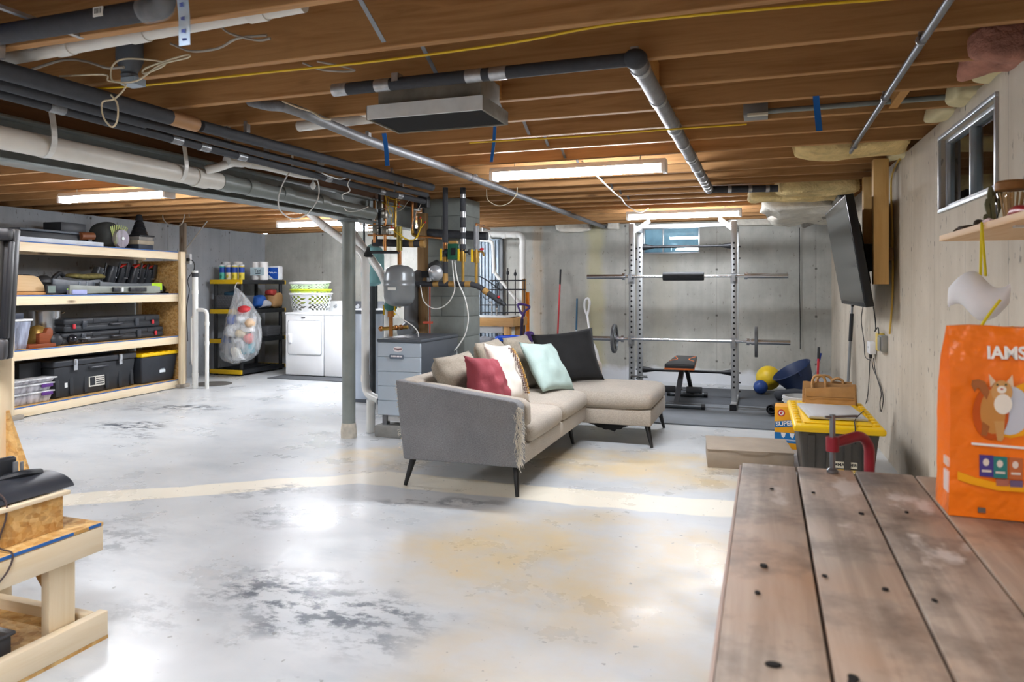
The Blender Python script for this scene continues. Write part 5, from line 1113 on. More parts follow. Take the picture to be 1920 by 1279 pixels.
# insulated header with end cap above the tank
h0, h1 = atY(700, 455, 5.78), atY(795, 457, 5.78)
T = pipes('header_pipe', 'black insulated header pipe with brown taped ends above the expansion tank', [([h0, h1], .034, FOAM, 'foam_sleeve', .02), ([(tp.x, tp.y, h0.z - .02), (tp.x, tp.y, tank.z + .29)], .016, COP, 'copper_drop', .01)])
bands(T, [h0, h1], .0345, [.26, .78, .98], BRASST, .04)
g0 = atY(690, 473, 5.75); g1 = atY(748, 473, 5.75)
T = pipes('gas_valve_pipe', 'dark iron pipe with bell valve left of the expansion tank', [([g0, g1], .014, IRON, 'pipe_run', .01), ([g1, (g1.x, g1.y, h0.z)], .014, COP, 'riser', .01)])
m = MB(); m.lathe([(.05, -.035), (.04, -.02), (.018, .02), (.014, .05)], g0, 16); m.lathe([(.04, -.045), (.05, -.035)], g0, 16); T.part('bell_valve', m, IRON, w=True)
# main black insulated run with brown bands and bent end
c0, c1, c2 = atY(778, 532, 5.95), atY(892, 533, 5.95), atY(938, 566, 5.95)
bp = [c0, c1, c2]; T = pipes('supply_pipe', 'black foam supply pipe with brown tape bands bending down beside the chimney', [(bp, .0255, FOAM, 'foam_sleeve', .07)])
bands(T, [c0, c1], .026, [.36, .62, .88], BRASST, .055); bands(T, [c1, c2], .026, [.42], BRASST, .05)
m = MB(); m.cyl(c2 + (c2 - c1).normalized() * .0, c2 + (c2 - c1).normalized() * .05, .018); T.part('bare_end', m, IRON, w=True); rv = atY(935, 557, 5.93); m = MB(); m.ball(rv, .014, 10, 8); T.part('red_knob', m, RED, w=True)
# risers
def riser(u, vt, vb, Y, label, segs, r=.022):
    a, b = atY(u, vt, Y), atY(u, vb, Y); T = Thing('riser_pipe', label, 'pipe', (a.x, Y, b.z), group='riser pipes in front of the chimney')
    for v0, v1, rr_, mt, pn in segs: p0, p1 = atY(u, v0, Y), atY(u, v1, Y); m = MB(); m.cyl((a.x, Y, p0.z), (a.x, Y, p1.z), rr_, n=14); T.part(pn, m, mt, w=True)
    return T, a.x
Yr = 5.95; jt = 540 - (ZJ - CAM_H) * 0  # reach the joists
SIL = M('silver_tape', '#bfc2c4', .3, .7, .1)
def lever(T, x, z, Y, mat=YEL, s=-1): m = MB(); m.box((x + s * .028, Y - .03, z), (.02, .012, .11)); T.part('valve_lever', m, mat, w=True, bevel=.003); m = MB(); m.cyl((x, Y, z + .045), (x, Y, z - .06), .026, n=12); T.part('ball_valve', m, BRASS, w=True)
T, x = riser(835, 352, 533, Yr, 'black riser with yellow lever valve, nearest the expansion tank', [(352, 455, .024, FOAM, 'foam_sleeve'), (455, 490, .02, COP, 'copper_run'), (470, 482, .028, IRON, 'flange'), (488, 515, .024, FOAM, 'foam_sleeve'), (513, 533, .0255, BRASST, 'brown_tape')]); lever(T, x, atY(835, 478, Yr).z, Yr)
T, x = riser(868, 352, 533, Yr, 'black riser banded with silver tape beside the green relay box', [(352, 470, .025, FOAM, 'foam_sleeve'), (364, 372, .026, SIL, 'silver_band'), (397, 408, .026, SIL, 'silver_band'), (427, 436, .026, SIL, 'silver_band'), (448, 458, .026, SIL, 'silver_band'), (470, 533, .014, BRASS, 'brass_run')]); lever(T, x, atY(868, 478, Yr).z, Yr)
z = atY(868, 473, Yr).z; m = MB(); m.cyl((x, Yr, z), (x + .07, Yr - .02, z), .009); m.lathe([(.03, 0), (.03, .01)], (0, 0, 0), 16, TR((x + .07, Yr - .02, z), 0, PI / 2)); T.part('drain_wheel', m, IRON, w=True)
T, x = riser(893, 424, 533, Yr, 'short grey riser with red handled drain tap, nearest the white drain', [(424, 468, .024, GREYFOAM, 'foam_sleeve'), (466, 533, .014, BRASS, 'brass_run')]); lever(T, x, atY(893, 480, Yr).z, Yr)
z = atY(893, 472, Yr).z; m = MB(); m.tube(elbowed([(x, Yr, z), (x + .07, Yr - .02, z), (x + .08, Yr - .02, z - .04)], .02), .009, 8); T.part('drain_tap', m, BRASS, w=True); m = MB(); m.ball((x + .06, Yr - .02, z + .02), (.022, .012, .012), 10, 8); T.part('tap_handle', m, RED, w=True)
pt = atY(893, 424, Yr); e2 = atY(918, 430, 6.4); m = MB(); m.tube(elbowed([pt, (pt.x, pt.y, pt.z + .02), e2], .02), .01, 8); T.part('copper_branch', m, COP, w=True)
# relay box
q = atY(850, 472, 5.93); T = Thing('relay_box', 'green pump relay box with black face between the risers', 'relay', (q.x, q.y, q.z - .07))
m = MB(); m.bx(-.045, .045, -.03, .04, 0, .14); T.part('case', m, M('relay_green', '#1f5a45', .45), bevel=.006); m = MB(); m.bx(-.005, .035, -.042, -.03, .04, .1); T.part('black_face', m, M('relay_black', '#1c1e20', .5)); m = MB(); m.lathe([(.026, 0), (.026, .03)], (0, 0, 0), 16, TR((-.05, 0, .07), 0, -PI / 2)); T.part('pump_flange', m, IRON)
m = MB(); m.bx(-.036, .036, -.02, .03, .14, .165); T.part('union', m, BRASST); m = MB(); m.bx(-.02, .02, -.02, .02, -.02, 0); T.part('cable_gland', m, PVCG); m = MB(); m.cyl((.04, 0, .08), (.11, .01, .08), .012); m.cyl((-.04, 0, .07), (-.1, .01, .07), .012); T.part('pipe_stub', m, IRON)
wire('white cable looping from the relay box to the tank pipe', [atY(u, v, 5.9) for u, v in ((848, 489), (850, 515), (852, 545), (838, 570), (815, 579), (795, 565), (788, 535))], .005, PVC)
wire('white cable sweeping from the relay box down behind the boiler', [atY(u, v, 5.92) for u, v in ((852, 489), (858, 525), (872, 560), (878, 595), (873, 625), (862, 645), (852, 658))] + [Vector((-2.735, 6.25, .7)), Vector((-2.735, 6.28, .6))], .006, PVC)
wire('white cable running from the pump to the boiler top', [atY(u, v, 5.75) for u, v in ((738, 582), (750, 595), (765, 605), (775, 612), (783, 622), (785, 632))], .005, PVC)
# clamp lamp
q = atY(817, 512, 5.9); T = Thing('clamp_lamp', 'aluminium bowl clamp lamp hooked on the black supply pipe', 'lamp', (q.x, q.y, q.z))
m = MB(); m.lathe([(.005, .05), (.03, .045), (.062, .02), (.072, 0), (.069, 0), (.055, .018), (.02, .04)], (0, 0, 0), 24, rotm(PI / 2 + .2, 0, 0)); T.part('bowl', m, M('bowl_alu', '#d3d8de', .35, .6, .03)); m = MB(); m.cyl((0, .04, 0), (-.1, .06, -.01), .022); m.box((-.12, .05, -.01), (.07, .05, .06)); T.part('socket', m, M('socket_black', '#1f2022', .5)); m = MB(); m.box((-.09, .05, -.05), (.03, .03, .07)); T.part('spring_clip', m, M('zinc', ''))
# pump and brass cross under the tank
q = atY(733, 573, 5.8); T = Thing('circulator_pump', 'teal circulator pump with copper legs above the boiler', 'pump', (q.x, q.y, .845)); zz = q.z - .845
m = MB(); m.lathe([(.035, -.05), (.05, -.035), (.055, 0), (.05, .035), (.03, .05)], (0, 0, 0), 20, TR((0, 0, zz), PI / 2)); m.box((0, 0, zz + .03), (.06, .05, .08)); T.part('pump_body', m, M('pump_teal', '#3f7a72', .45)); m = MB(); m.cyl((-.04, .05, zz), (-.04, .12, zz), .04); T.part('motor', m, M('relay_green', ''))
m = MB(); m.cyl((0, 0, zz - .04), (0, 0, zz - .1), .03); m.cyl((0, 0, zz - .1), (0, 0, 0), .018); T.part('copper_leg', m, COP); m = MB(); zb = atY(730, 615, 5.8).z - .845; m.cyl((-.1, 0, zb - .01), (.16, .02, zb + .01), .018); T.part('cross_pipe', m, BRASS)
for dx in (-.1, .05, .1): m = MB(); m.ball((dx, .0, zb + dx * .08), .025, 12, 8); T.part('fitting', m, COP)
for s in (-1, 1): m = MB(); m.box((s * .055, -.03, zz - .04), (.014, .01, .09)); T.part('yellow_lever', m, YEL)
m = MB(); m.cyl((0, 0, zz + .05), (0, 0, tank.z - .19 - .845), .012); T.part('copper_riser', m, COP)
# copper manifold with zone valves
T = Thing('zone_manifold', 'cluster of copper zone valves with yellow wiring hanging below the beam', 'manifold', (-3.0, 5.6, 1.6))
mp = lambda u, v, Y=5.72: atY(u, v, Y)
for u, v0, v1, r, mt, pn in ((702, 345, 455, .013, COP, 'copper_pipe'), (712, 345, 440, .013, IRON, 'copper_pipe'), (722, 352, 470, .013, COP, 'copper_pipe'), (741, 360, 445, .013, BRASS, 'brass_pipe'), (773, 366, 436, .012, COP, 'copper_pipe')):
    a_, b_ = mp(u, v0), mp(u, v1); a_.z = min(a_.z, ZJ - .005); m = MB(); m.cyl(a_, b_, r); T.part(pn, m, mt, w=True)
for u, v in ((702, 405), (721, 402), (714, 385), (705, 430), (722, 432)): m = MB(); c_ = mp(u, v, 5.7); m.box(c_, (.05, .06, .07)); T.part('zone_valve', m, M('valve_steel', '#8f8a80', .35, .7, .2), w=True, bevel=.006)
for u, v in ((692, 405),): m = MB(); m.box(mp(u, v, 5.7), (.05, .05, .11)); T.part('control_box', m, PVCG, w=True, bevel=.006)
for v in (423, 428, 441): a_, b_ = mp(690, v), mp(742, v); m = MB(); m.cyl(a_, b_, .008, n=8); T.part('copper_link', m, COP, w=True)
m = MB(); m.cyl(mp(749, 425), mp(749, 470), .026); T.part('brass_valve', m, M('olive_valve', '#8d7f3c', .4, .5), w=True)
m = MB(); m.tube(elbowed([mp(773, 430), mp(774, 440), mp(783, 443)], .02), .015, 10); T.part('elbow', m, BRASS, w=True)
m = MB(); m.cyl(mp(783, 443), mp(828, 447), .009); T.part('copper_link', m, COP, w=True)
for k, pts in enumerate((((712, 378), (735, 387), (748, 387)), ((722, 366), (728, 395), (733, 405)), ((726, 366), (730, 372), (750, 376)), ((730, 370), (728, 385), (736, 400), (733, 420)), ((735, 430), (748, 440), (762, 449), (778, 448), (788, 430), (796, 418)), ((748, 436), (760, 447), (775, 450), (785, 440), (790, 415), (787, 408)), ((744, 377), (748, 384), (752, 388)))):
    m = MB(); m.tube(catmull([mp(u, v, 5.68) for u, v in pts], 5), .0035, 5); T.part('yellow_wire', m, YEL, w=True)
for u, v in ((748, 382), (747, 388), (734, 425), (738, 428), (788, 408), (797, 417)): m = MB(); m.ball(mp(u, v, 5.67), (.01, .008, .01), 8, 6); T.part('wire_nut', m, M('nut_red', '#c0402c', .5), w=True)
for u, v in ((733, 404), (718, 400), (719, 416), (700, 412), (737, 420)): m = MB(); m.box(mp(u, v, 5.66), (.02, .01, .02)); T.part('white_tag', m, M('paper', ''), w=True)
for pts in (((715, 390), (750, 395), (772, 370), (790, 378), (780, 400), (770, 430)), ((782, 372), (770, 366), (755, 364))): m = MB(); m.tube(catmull([mp(u, v, 5.69) for u, v in pts], 5), .003, 5); T.part('grey_wire', m, GWIRE, w=True)
# relay switch box and stud by the chimney
q = atY(794, 378, 6.2); m = MB(); m.bx(q.x - .05, q.x + .05, 6.17, 6.25, q.z - .06, q.z + .05); m.bx(q.x - .025, q.x + .025, 6.15, 6.17, q.z - .06, q.z - .02); solo('switch_box', 'small black electrical box above the pine stud', 'electrical box', m, M('socket_black', ''), bevel=.004)
q0, q1 = atY(784, 640, 6.45), atY(799, 640, 6.45); m = MB(); m.bx(q0.x, q1.x, 6.43, 6.5, .0, atY(790, 400, 6.45).z); solo('timber_stud', 'rough pine stud standing left of the block chimney', 'stud', m, wood('stud_old', '#8d6f4c', '#a98a62', 'z'), bevel=.003)
a, b = atY(806, 534, 6.3), atY(806, 700, 6.3); m = MB(); m.cyl((a.x, 6.3, a.z), (a.x, 6.3, .6), .007, n=8); m.box((a.x - .03, 6.32, atY(806, 605, 6.3).z), (.08, .06, .02)); m.cyl((a.x, 6.3, .6), (a.x, 6.3, .005), .007, n=8); solo('red_tube', 'thin red tube running down the chimney face', 'tube', m, M('tube_red', '#c4533c', .5))
for u, lb in ((778, 'grey flue pipe rising behind the expansion tank'), ): a = atY(771, 560, 6.4); m = MB(); m.cyl((a.x, 6.4, .85), (a.x, 6.4, 1.15), .07, n=20); m.tube(elbowed([(a.x, 6.4, 1.15), (a.x, 6.4, 1.35), (a.x + .2, 6.62, 1.5)], .1), .07, 20); m.cyl((a.x, 6.26, .845), (a.x, 6.4, .9), .08, n=20); solo('flue_pipe', lb, 'pipe', m, M('flue_grey', '#6d7073', .5, .4))
# thick horizontal black pipe crossing the chimney
a, b = atY(750, 431, 6.2), atY(960, 437, 6.2); m = MB(); m.cyl((a.x, 6.5, a.z), (-2.52, 6.5, b.z), .04, n=16); m.cyl((a.x + .1, 6.5, a.z), (a.x + .1, 6.5, ZJ), .012); solo('foam_pipe', 'thick black insulated pipe crossing in front of the block chimney', 'pipe', m, FOAM, group='foam covered pipes')
# big white pvc vents from the boiler room
VX = [(-4.35, 6.1, 2.1), (-4.1, 6.05, 1.92), (-3.39, 5.72, 1.56), (-3.39, 5.72, 1.2), (-3.39, 5.72, .33), (-3.16, 5.62, .29)]
T = pipes('vent_pipe', 'white pvc vent slanting behind the steel column down into the boiler side', [(VX, .0365, PVC, 'pipe_run', .1)])
for p, q in ((Vector(VX[1]).lerp(Vector(VX[2]), .1), Vector(VX[1]).lerp(Vector(VX[2]), .2)), (Vector((-3.39, 5.72, 1.42)), Vector((-3.39, 5.72, 1.5))), (Vector((-3.39, 5.72, .44)), Vector((-3.39, 5.72, .5)))): m = MB(); m.cyl(p, q, .041, n=16); T.part('coupling', m, PVC, w=True)
m = MB(); m.cyl((-3.30, 5.66, .29), (-3.30, 5.66, .002), .038, n=16); T.part('drain_leg', m, PVC, w=True); m = MB(); m.cyl((-3.19, 5.63, .29), (-3.15, 5.615, .29), .04, n=16); T.part('rubber_collar', m, FOAM, w=True)
m = MB(); m.cyl((-4.35, 6.1, 2.1), (-4.35, 6.1, ZJ + .03), .037); T.part('ceiling_stub', m, PVC, w=True)
VX2 = [(-4.12, 6.25, 2.1), (-3.9, 6.2, 1.93), (-3.36, 5.95, 1.42), (-3.27, 5.92, 1.26), (-3.27, 5.9, .42)]
T = pipes('vent_pipe', 'second white pvc vent ending in a grey coupling beside the boiler', [(VX2, .0365, PVC, 'pipe_run', .1)])
m = MB(); m.cyl((-3.27, 5.9, .5), (-3.27, 5.9, .4), .04, n=16); T.part('grey_coupling', m, PVCG, w=True); m = MB(); m.cyl((-3.27, 5.905, 1.2), (-3.27, 5.905, 1.3), .042, n=16); T.part('coupling', m, PVC, w=True); m = MB(); m.tube(elbowed([(-3.27, 5.9, .42), (-3.27, 5.9, .25), (-3.14, 5.9, .25)], .05), .03, 12); T.part('boiler_inlet', m, PVC, w=True)
m = MB(); m.cyl((-4.12, 6.25, 2.1), (-4.12, 6.25, ZJ + .03), .037); T.part('ceiling_stub', m, PVC, w=True)
# water heater behind
q = atY(697, 650, 7.3); T = Thing('water_heater', 'pale blue grey water heater standing behind the vent pipes', 'water heater', (q.x - .02, 7.3, 0)); WH = M('heater_blue', '#b9c4d2', .4, .05, .04)
m = MB(); m.lathe([(.2, .03), (.215, .05), (.215, 1.0), (.2, 1.02), (.02, 1.03)], n=32); T.part('jacket', m, WH); m = MB(); m.lathe([(.205, 0), (.205, .05)], n=32); T.part('base_ring', m, BD); m = MB(); m.lathe([(.218, .99), (.22, 1.0), (.218, 1.03), (.1, 1.05)], n=32); T.part('top_cap', m, BD)
for dx in (-.08, .08): m = MB(); m.cyl((dx, 0, 1.03), (dx, 0, ZJ), .014); T.part('water_pipe', m, IRON)
m = MB(); m.ball((.05, -.22, .3), .02, 10, 8); m.cyl((.05, -.2, .3), (.05, -.24, .3), .01); T.part('drain_tap', m, RED)
q = atY(685, 480, 6.6); T = Thing('well_tank', 'teal pressure tank half hidden behind the vent pipe', 'tank', (q.x, 6.75, 0)); m = MB(); m.lathe([(.1, .0), (.1, .1), (.2, .3), (.2, 1.0)], n=10)
T.part('stand', MB().cyl((0, 0, 0), (0, 0, 1.3), .03), IRON); m = MB(); m.lathe([(.03, 1.3), (.1, 1.33), (.12, 1.4), (.12, 1.62), (.1, 1.7), (.03, 1.74)], n=24); T.part('tank_body', m, M('tank_teal', '#7fb0b2', .4))

# ------------------------------------------------------------------ sink corner at the back wall
DR = M('door_steel', '#8b98a4', .45, .3, .06)
p0, p1 = atY(900, 560, 9.98), atY(938, 560, 9.98)
T = Thing('door_1', 'grey ribbed steel panel door in the back wall behind the sink', None, (p0.x, 9.99, 0), 0, None, 'structure'); W_ = p1.x - p0.x
m = MB(); m.bx(-.5, W_, -.02, .008, 0.01, 2.0); T.part('door_leaf', m, DR)
for k in range(6): m = MB(); x = W_ - .03 - .055 * k; m.bx(x - .016, x + .016, -.04, -.02, .02, 1.98); T.part('rib', m, DR, bevel=.003)
m = MB(); m.bx(W_, W_ + .05, -.05, .008, 0.005, 2.03); T.part('jamb', m, M('jamb_grey', '#6d7276', .5)); 
m = MB(); m.bx(W_ - .42, W_ - .36, -.05, -.02, .2, 1.9); T.part('wood_strip', m, wood('stud_old', '', '', 'z'))
T = pipes('drain_pipe', 'big white pvc drain turning down the back wall beside the sink', [([(-4.3, 9.72, 2.075), atY(958, 440, 9.72), atY(980, 440, 9.72), atY(980, 600, 9.72), Vector((atY(980, 600, 9.72).x, 9.72, .02))], .046, PVC, 'pipe_run', .1)])
zc = atY(980, 440, 9.72)
for x, z in ((zc.x - .28, zc.z), (zc.x - .5, zc.z), (zc.x - .12, zc.z)): m = MB(); m.cyl((x - .03, 9.72, z), (x + .03, 9.72, z), .051, n=18); T.part('coupling', m, PVC, w=True)
m = MB(); m.cyl((zc.x, 9.72, zc.z - .14), (zc.x, 9.72, zc.z - .2), .051, n=18); T.part('coupling', m, PVC, w=True); m = MB(); m.cyl((zc.x - .6, 9.72, zc.z), (zc.x - .6, 9.72, ZJ + .02), .02); T.part('hanger', m, TAPE, w=True)
T = pipes('branch_pipe', 'thinner white pvc branch slanting into the big drain by the sink', [([atY(900, 450, 9.6), atY(924, 452, 9.6), atY(926, 510, 9.6), atY(972, 566, 9.66), atY(978, 570, 9.7)], .024, PVC, 'pipe_run', .07)])
m = MB(); q = atY(926, 505, 9.6); m.cyl(q, q + Vector((0, 0, -.06)), .029); T.part('coupling', m, PVC, w=True)
# iron headboard
YH = 9.35; T = Thing('iron_headboard', 'black wrought iron bed headboard leaning behind the sink', 'headboard', (-3.5, YH, .0)); IR = M('wrought_iron', '#24262a', .5, .5, .1)
hb = lambda u, v: atY(u, v, YH)
for v, u0, u1 in ((526, 918, 985), (543, 900, 985), (572, 900, 985), (586, 900, 985)): m = MB(); m.cyl(hb(u0, v), hb(u1, v), .009, n=8); T.part('rail', m, IR, w=True)
for u, v0 in ((901, 540), (932, 530), (952, 503), (966, 505), (983, 522)): m = MB(); a = hb(u, v0); m.cyl(a, (a.x, YH, .6 if u not in (901, 983) else .004), .008, n=8); T.part('bar', m, IR, w=True)
for u, v in ((952, 512), (966, 514)): m = MB(); q = hb(u, v); m.ball(q, (.022, .012, .03), 10, 8); T.part('finial', m, IR, w=True)
for u, v, r in ((928, 533, .05), (913, 553, .06)): m = MB(); q = hb(u, v); m.tube([q + Vector((r * math.cos(a), 0, r * math.sin(a))) for a in [2 * PI * k / 16 for k in range(16)]], .006, 6, closed=True); T.part('scroll', m, IR, w=True)
m = MB(); m.tube(catmull([hb(898, 518), hb(915, 527), hb(940, 545)], 5), .008, 8); T.part('curved_rail', m, IR, w=True)
# sink table
a, b, c_ = atY(898, 600, 8.7), atY(962, 602, 8.7), atZ(990, 594, .9); TW = wood('sink_pine', '#b98a52', '#cfa46c', 'x')
T = Thing('sink_table', 'pine frame table holding a white laundry sink', 'sink', (-3.2, 9.0, 0)); ZT = .895; X0, X1, Ya, Yb = -3.9, b.x, 8.7, 9.28
for x0_, x1_, y0_, y1_, pn in ((X0, X1, Ya, Ya + .04, 'front_rail'), (X0, X1, Yb - .04, Yb, 'rear_rail'), (X1 - .04, X1, Ya + .04, Yb - .04, 'side_rail'), (X0, X0 + .04, Ya + .04, Yb - .04, 'side_rail')): m = MB(); m.bx(x0_, x1_, y0_, y1_, ZT - .11, ZT); T.part(pn, m, TW, w=True, bevel=.003)
for x in (X0 + .05, X1 - .09):
    for y in (Ya + .05, Yb - .09): m = MB(); m.bx(x - .04, x + .04, y - .04, y + .04, 0, ZT - .02); T.part('leg', m, wood('sink_leg', '#b98a52', '#cfa46c', 'z'), w=True, bevel=.003)
m = MB(); m.bx(X0 + .05, X1 - .14, Ya + .05, Yb - .05, ZT - .2, ZT - .02); T.part('basin', m, M('basin_white', '#d8d9d8', .3, 0, .03), w=True, bevel=.04, seg=3)
m = MB(); m.bx(X0 + .02, X1 - .1, Ya + .02, Yb - .02, ZT, ZT + .015); T.part('sink_rim', m, M('basin_white', ''), w=True, bevel=.005)
q = atY(917, 590, 9.0); m = MB(); m.tube(catmull([(q.x, 9.1, ZT), (q.x, 9.1, ZT + .17), (q.x, 9.05, ZT + .2), (q.x, 8.98, ZT + .19)], 5), .011, 10); T.part('faucet', m, CH, w=True)
for u in (931,): q = atY(u, 590, 9.05); m = MB(); m.cyl((q.x, 9.05, ZT), (q.x, 9.05, ZT + .1), .012); m.ball((q.x, 9.05, ZT + .11), .018, 10, 8); T.part('tap', m, CH, w=True)
# bucket with blue lid, bag
q = atY(949, 632, 8.3); T = Thing('bucket', 'dark bucket with a bright blue lid under the sink table', 'bucket', (q.x, 8.45, 0)); zt = q.z
m = MB(); m.lathe([(.14, 0), (.17, zt - .04), (.16, zt - .04)], n=28); T.part('pail', m, M('pail_black', '#2d2f33', .5)); m = MB(); m.lathe([(.18, zt - .05), (.186, zt - .04), (.186, zt - .005), (.17, zt), (.165, zt - .008), (.01, zt - .008)], n=32); T.part('lid', m, M('lid_blue', '#1c58d6', .35))
q = atY(912, 640, 8.2); m = lump(MB(), (q.x, 8.2, q.z / 2), (.3, .25, q.z + .05), .05, 41, 22, 14, .55, 6); o = solo('tote_bag', 'grey cloth bag slumped beside the blue lidded bucket', 'bag', m, M('bag_grey', '#777a80', .9, 0, .2, 10, .4, 20), ang=80); o.location.z = .002
# purple upright vacuum
p = lambda u, v: atY(u, v, 8.55)
T = Thing('upright_vacuum', 'purple upright vacuum with a triangular handle beside the sink', 'vacuum', (p(985, 640).x, 8.55, 0)); PUR = M('vac_purple', '#4a2f73', .35, 0, .1)
m = MB(); m.tube(catmull([p(978, 600), p(983, 585), p(993, 575), p(972, 570), p(975, 583), p(980, 590)], 5), .014, 8); T.part('handle', m, PUR, w=True)
m = MB(); m.cyl(p(979, 598), p(977, 640), .02); T.part('wand', m, M('vac_plum', '#2b2036', .4), w=True); b0 = p(978, 640); m = MB(); m.cyl((b0.x, 8.55, b0.z), (b0.x + .04, 8.68, .08), .035); T.part('body', m, M('vac_plum', ''), w=True)
q = p(992, 632); m = lump(MB(), (q.x, 8.55, q.z), (.12, .12, .14), .01, 3, 16, 10, .7); T.part('dust_bin', m, PUR, w=True, ang=80); m = MB(); m.cyl((q.x, 8.55, q.z - .05), (b0.x + .03, 8.55, .2), .03); T.part('bin_neck', m, M('vac_plum', ''), w=True)
m = MB(); m.box((b0.x + .06, 8.72, .05), (.22, .22, .1)); T.part('floor_head', m, PUR, w=True, bevel=.02)
a = atY(981, 523, 9.4); m = MB(); m.beam(Vector((a.x, 9.45, a.z)), Vector((a.x + .02, 9.3, .002)), .05, .03); solo('wood_stake', 'brown wooden stake leaning beside the iron headboard', 'stake', m, wood('stake', '#8d6a44', '#a8845a', 'z'))
a, b = atY(989, 548, 9.45), atY(989, 580, 9.45); m = MB(); m.bx(a.x - .022, a.x + .022, 9.45, 9.475, .002, a.z); solo('spirit_level', 'bright orange level standing on end by the back wall', 'level', m, M('level_orange', '#f08a1d', .4), bevel=.004)
# ------------------------------------------------------------------ laundry corner
YD = 8.87; xd0, xd1 = atZ(530, 706, 0).x, atZ(614, 707, 0).x
MW = M('machine_white', '#eef0f2', .3, 0, .02, 3)
m = MB(); m.bx(-6.65, -5.0, 8.55, 9.7, .001, .012); solo('floor_mat', 'dark grey mat under the washing machines', 'mat', m, M('mat_dark', '#55585c', .8), bevel=.003)
def machine(name, label, cat, x0, x1, door):
    T = Thing(name, label, cat, ((x0 + x1) / 2, YD + .36, .0125), group='laundry machines'); y0, y1, h_ = YD, YD + .72, .925
    m = MB(); m.bx(x0, x1, y0 + .01, y1, .02, h_ - .03); T.part('cabinet', m, MW, w=True, bevel=.012, seg=3)
    m = MB(); m.bx(x0 - .003, x1 + .003, y0, y1, h_ - .035, h_); T.part('top', m, MW, w=True, bevel=.01, seg=3)
    for x in (x0 + .06, x1 - .06):
        for y in (y0 + .06, y1 - .06): m = MB(); m.cyl((x, y, .0125), (x, y, .03), .02); T.part('foot', m, M('foot_black', '#2a2a2c', .6), w=True)
    m = MB(); m.prism([(0, 0), (.13, 0), (.1, .15), (.06, .16)], x1 - x0, Matrix(((0, 0, 1, x0), (1, 0, 0, y1 - .14), (0, 1, 0, h_), (0, 0, 0, 1)))); con = T.part('console', m, M('console_dark', '#4a4d52', .35) if not door else MW, w=True, bevel=.006)
    for k in range(3): m = MB(); m.cyl((x0 + .18 + .14 * k, y1 - .13, h_ + .07), (x0 + .18 + .14 * k, y1 - .085, h_ + .09), .028, n=16); T.part('knob', m, M('knob_grey', '#b9bcc0', .3, .3), w=True, parent=con)
    if door:
        def rr(x0_, x1_, z0_, z1_, r):
            out = []
            for cx, cz, a0 in ((x1_ - r, z1_ - r, 0), (x0_ + r, z1_ - r, PI / 2), (x0_ + r, z0_ + r, PI), (x1_ - r, z0_ + r, 1.5 * PI)): out += [(cx + r * math.cos(a0 + PI / 2 * k / 5), cz + r * math.sin(a0 + PI / 2 * k / 5)) for k in range(6)]
            return out
        a_, b_ = atY(540, 601, YD), atY(602, 666, YD)
        P_ = rr(a_.x, b_.x, b_.z, a_.z, .03); m = MB(); m.prism(P_, .012, Matrix(((1, 0, 0, 0), (0, 0, 1, YD - .004), (0, 1, 0, 0), (0, 0, 0, 1)))); d = T.part('door', m, MW, w=True, bevel=.004)
        m = MB(); m.prism(rr(a_.x - .006, b_.x + .006, b_.z - .006, a_.z + .006, .034), .01, Matrix(((1, 0, 0, 0), (0, 0, 1, YD + .001), (0, 1, 0, 0), (0, 0, 0, 1)))); T.part('door_seam', m, M('seam_grey', '#9fa3a8', .5), w=True)
        q = atY(545, 634, YD); m = MB(); m.bx(q.x - .03, q.x + .03, YD - .03, YD - .003, q.z - .07, q.z + .07); T.part('handle', m, MW, w=True, parent=d, bevel=.02, seg=3)
        q = atY(568, 596, YD); m = MB(); m.box((q.x, YD + .008, q.z), (.06, .01, .016)); T.part('badge', m, M('badge_dark', '#4d5054', .4, .3), w=True)
    return T
machine('dryer', 'white front loading dryer with a square door', 'dryer', xd0, xd1 - .01, True)
machine('washing_machine', 'white washing machine half hidden behind the steel column', 'washing machine', xd1 + .012, xd1 + .7, False)
# laundry baskets on the dryer
def basket(label, c, r0, r1, h_, mat, rim, sx=1.35, holes=True, tilt=0, group='laundry baskets'):
    T = Thing('laundry_basket', label, 'basket', c, group=group, rot=(tilt, 0, .1)); m = MB(); n, K = 44, 9; vs = []
    for i in range(K + 1):
        r = r0 + (r1 - r0) * i / K
        for j in range(n):
            a = 2 * PI * (j + .5 * (i % 2)) / n; e = .5; cc, ss = math.cos(a), math.sin(a); vs.append((math.copysign(abs(cc) ** .75, cc) * r * sx, math.copysign(abs(ss) ** .75, ss) * r, h_ * i / K))
    fs = [tuple(range(n))]
    for i in range(K):
        for j in range(n):
            if holes and 1 <= i < K - 1 and (i + j) % 2 == 0 and (j % 11) not in (0,): continue
            fs.append((i * n + j, i * n + (j + 1) % n, (i + 1) * n + (j + 1) % n, (i + 1) * n + j))
    m.add(vs, fs); T.part('wall', m, mat, smooth=False, solid=.003)
    rg = MB(); ring = [(math.copysign(abs(math.cos(a)) ** .75, math.cos(a)) * r1 * sx, math.copysign(abs(math.sin(a)) ** .75, math.sin(a)) * r1, h_) for a in [2 * PI * k / 40 + .01 for k in range(40)]]
    rg.tube(ring, .014, 8, closed=True); T.part('rim', rg, rim); return T
bx_ = atY(583, 588, 9.15).x; LW = M('basket_white', '#e4e6e6', .4, 0, .02); LG = M('basket_lime', '#c9d92a', .4); LM = M('basket_mint', '#cdeac2', .4)
basket('light grey lattice laundry basket on the dryer', (bx_, 9.15, .9255), .19, .225, .27, M('basket_grey', '#c8cacb', .4, 0, .02), LW)
basket('lime green basket nested in the grey laundry basket', (bx_, 9.15, 1.05), .175, .215, .2, M('basket_lime2', '#d5e86a', .4), LG)
basket('white and mint shallow basket on top of the lime basket', (bx_ - .005, 9.14, 1.2), .17, .215, .16, LM, LW, tilt=.06)
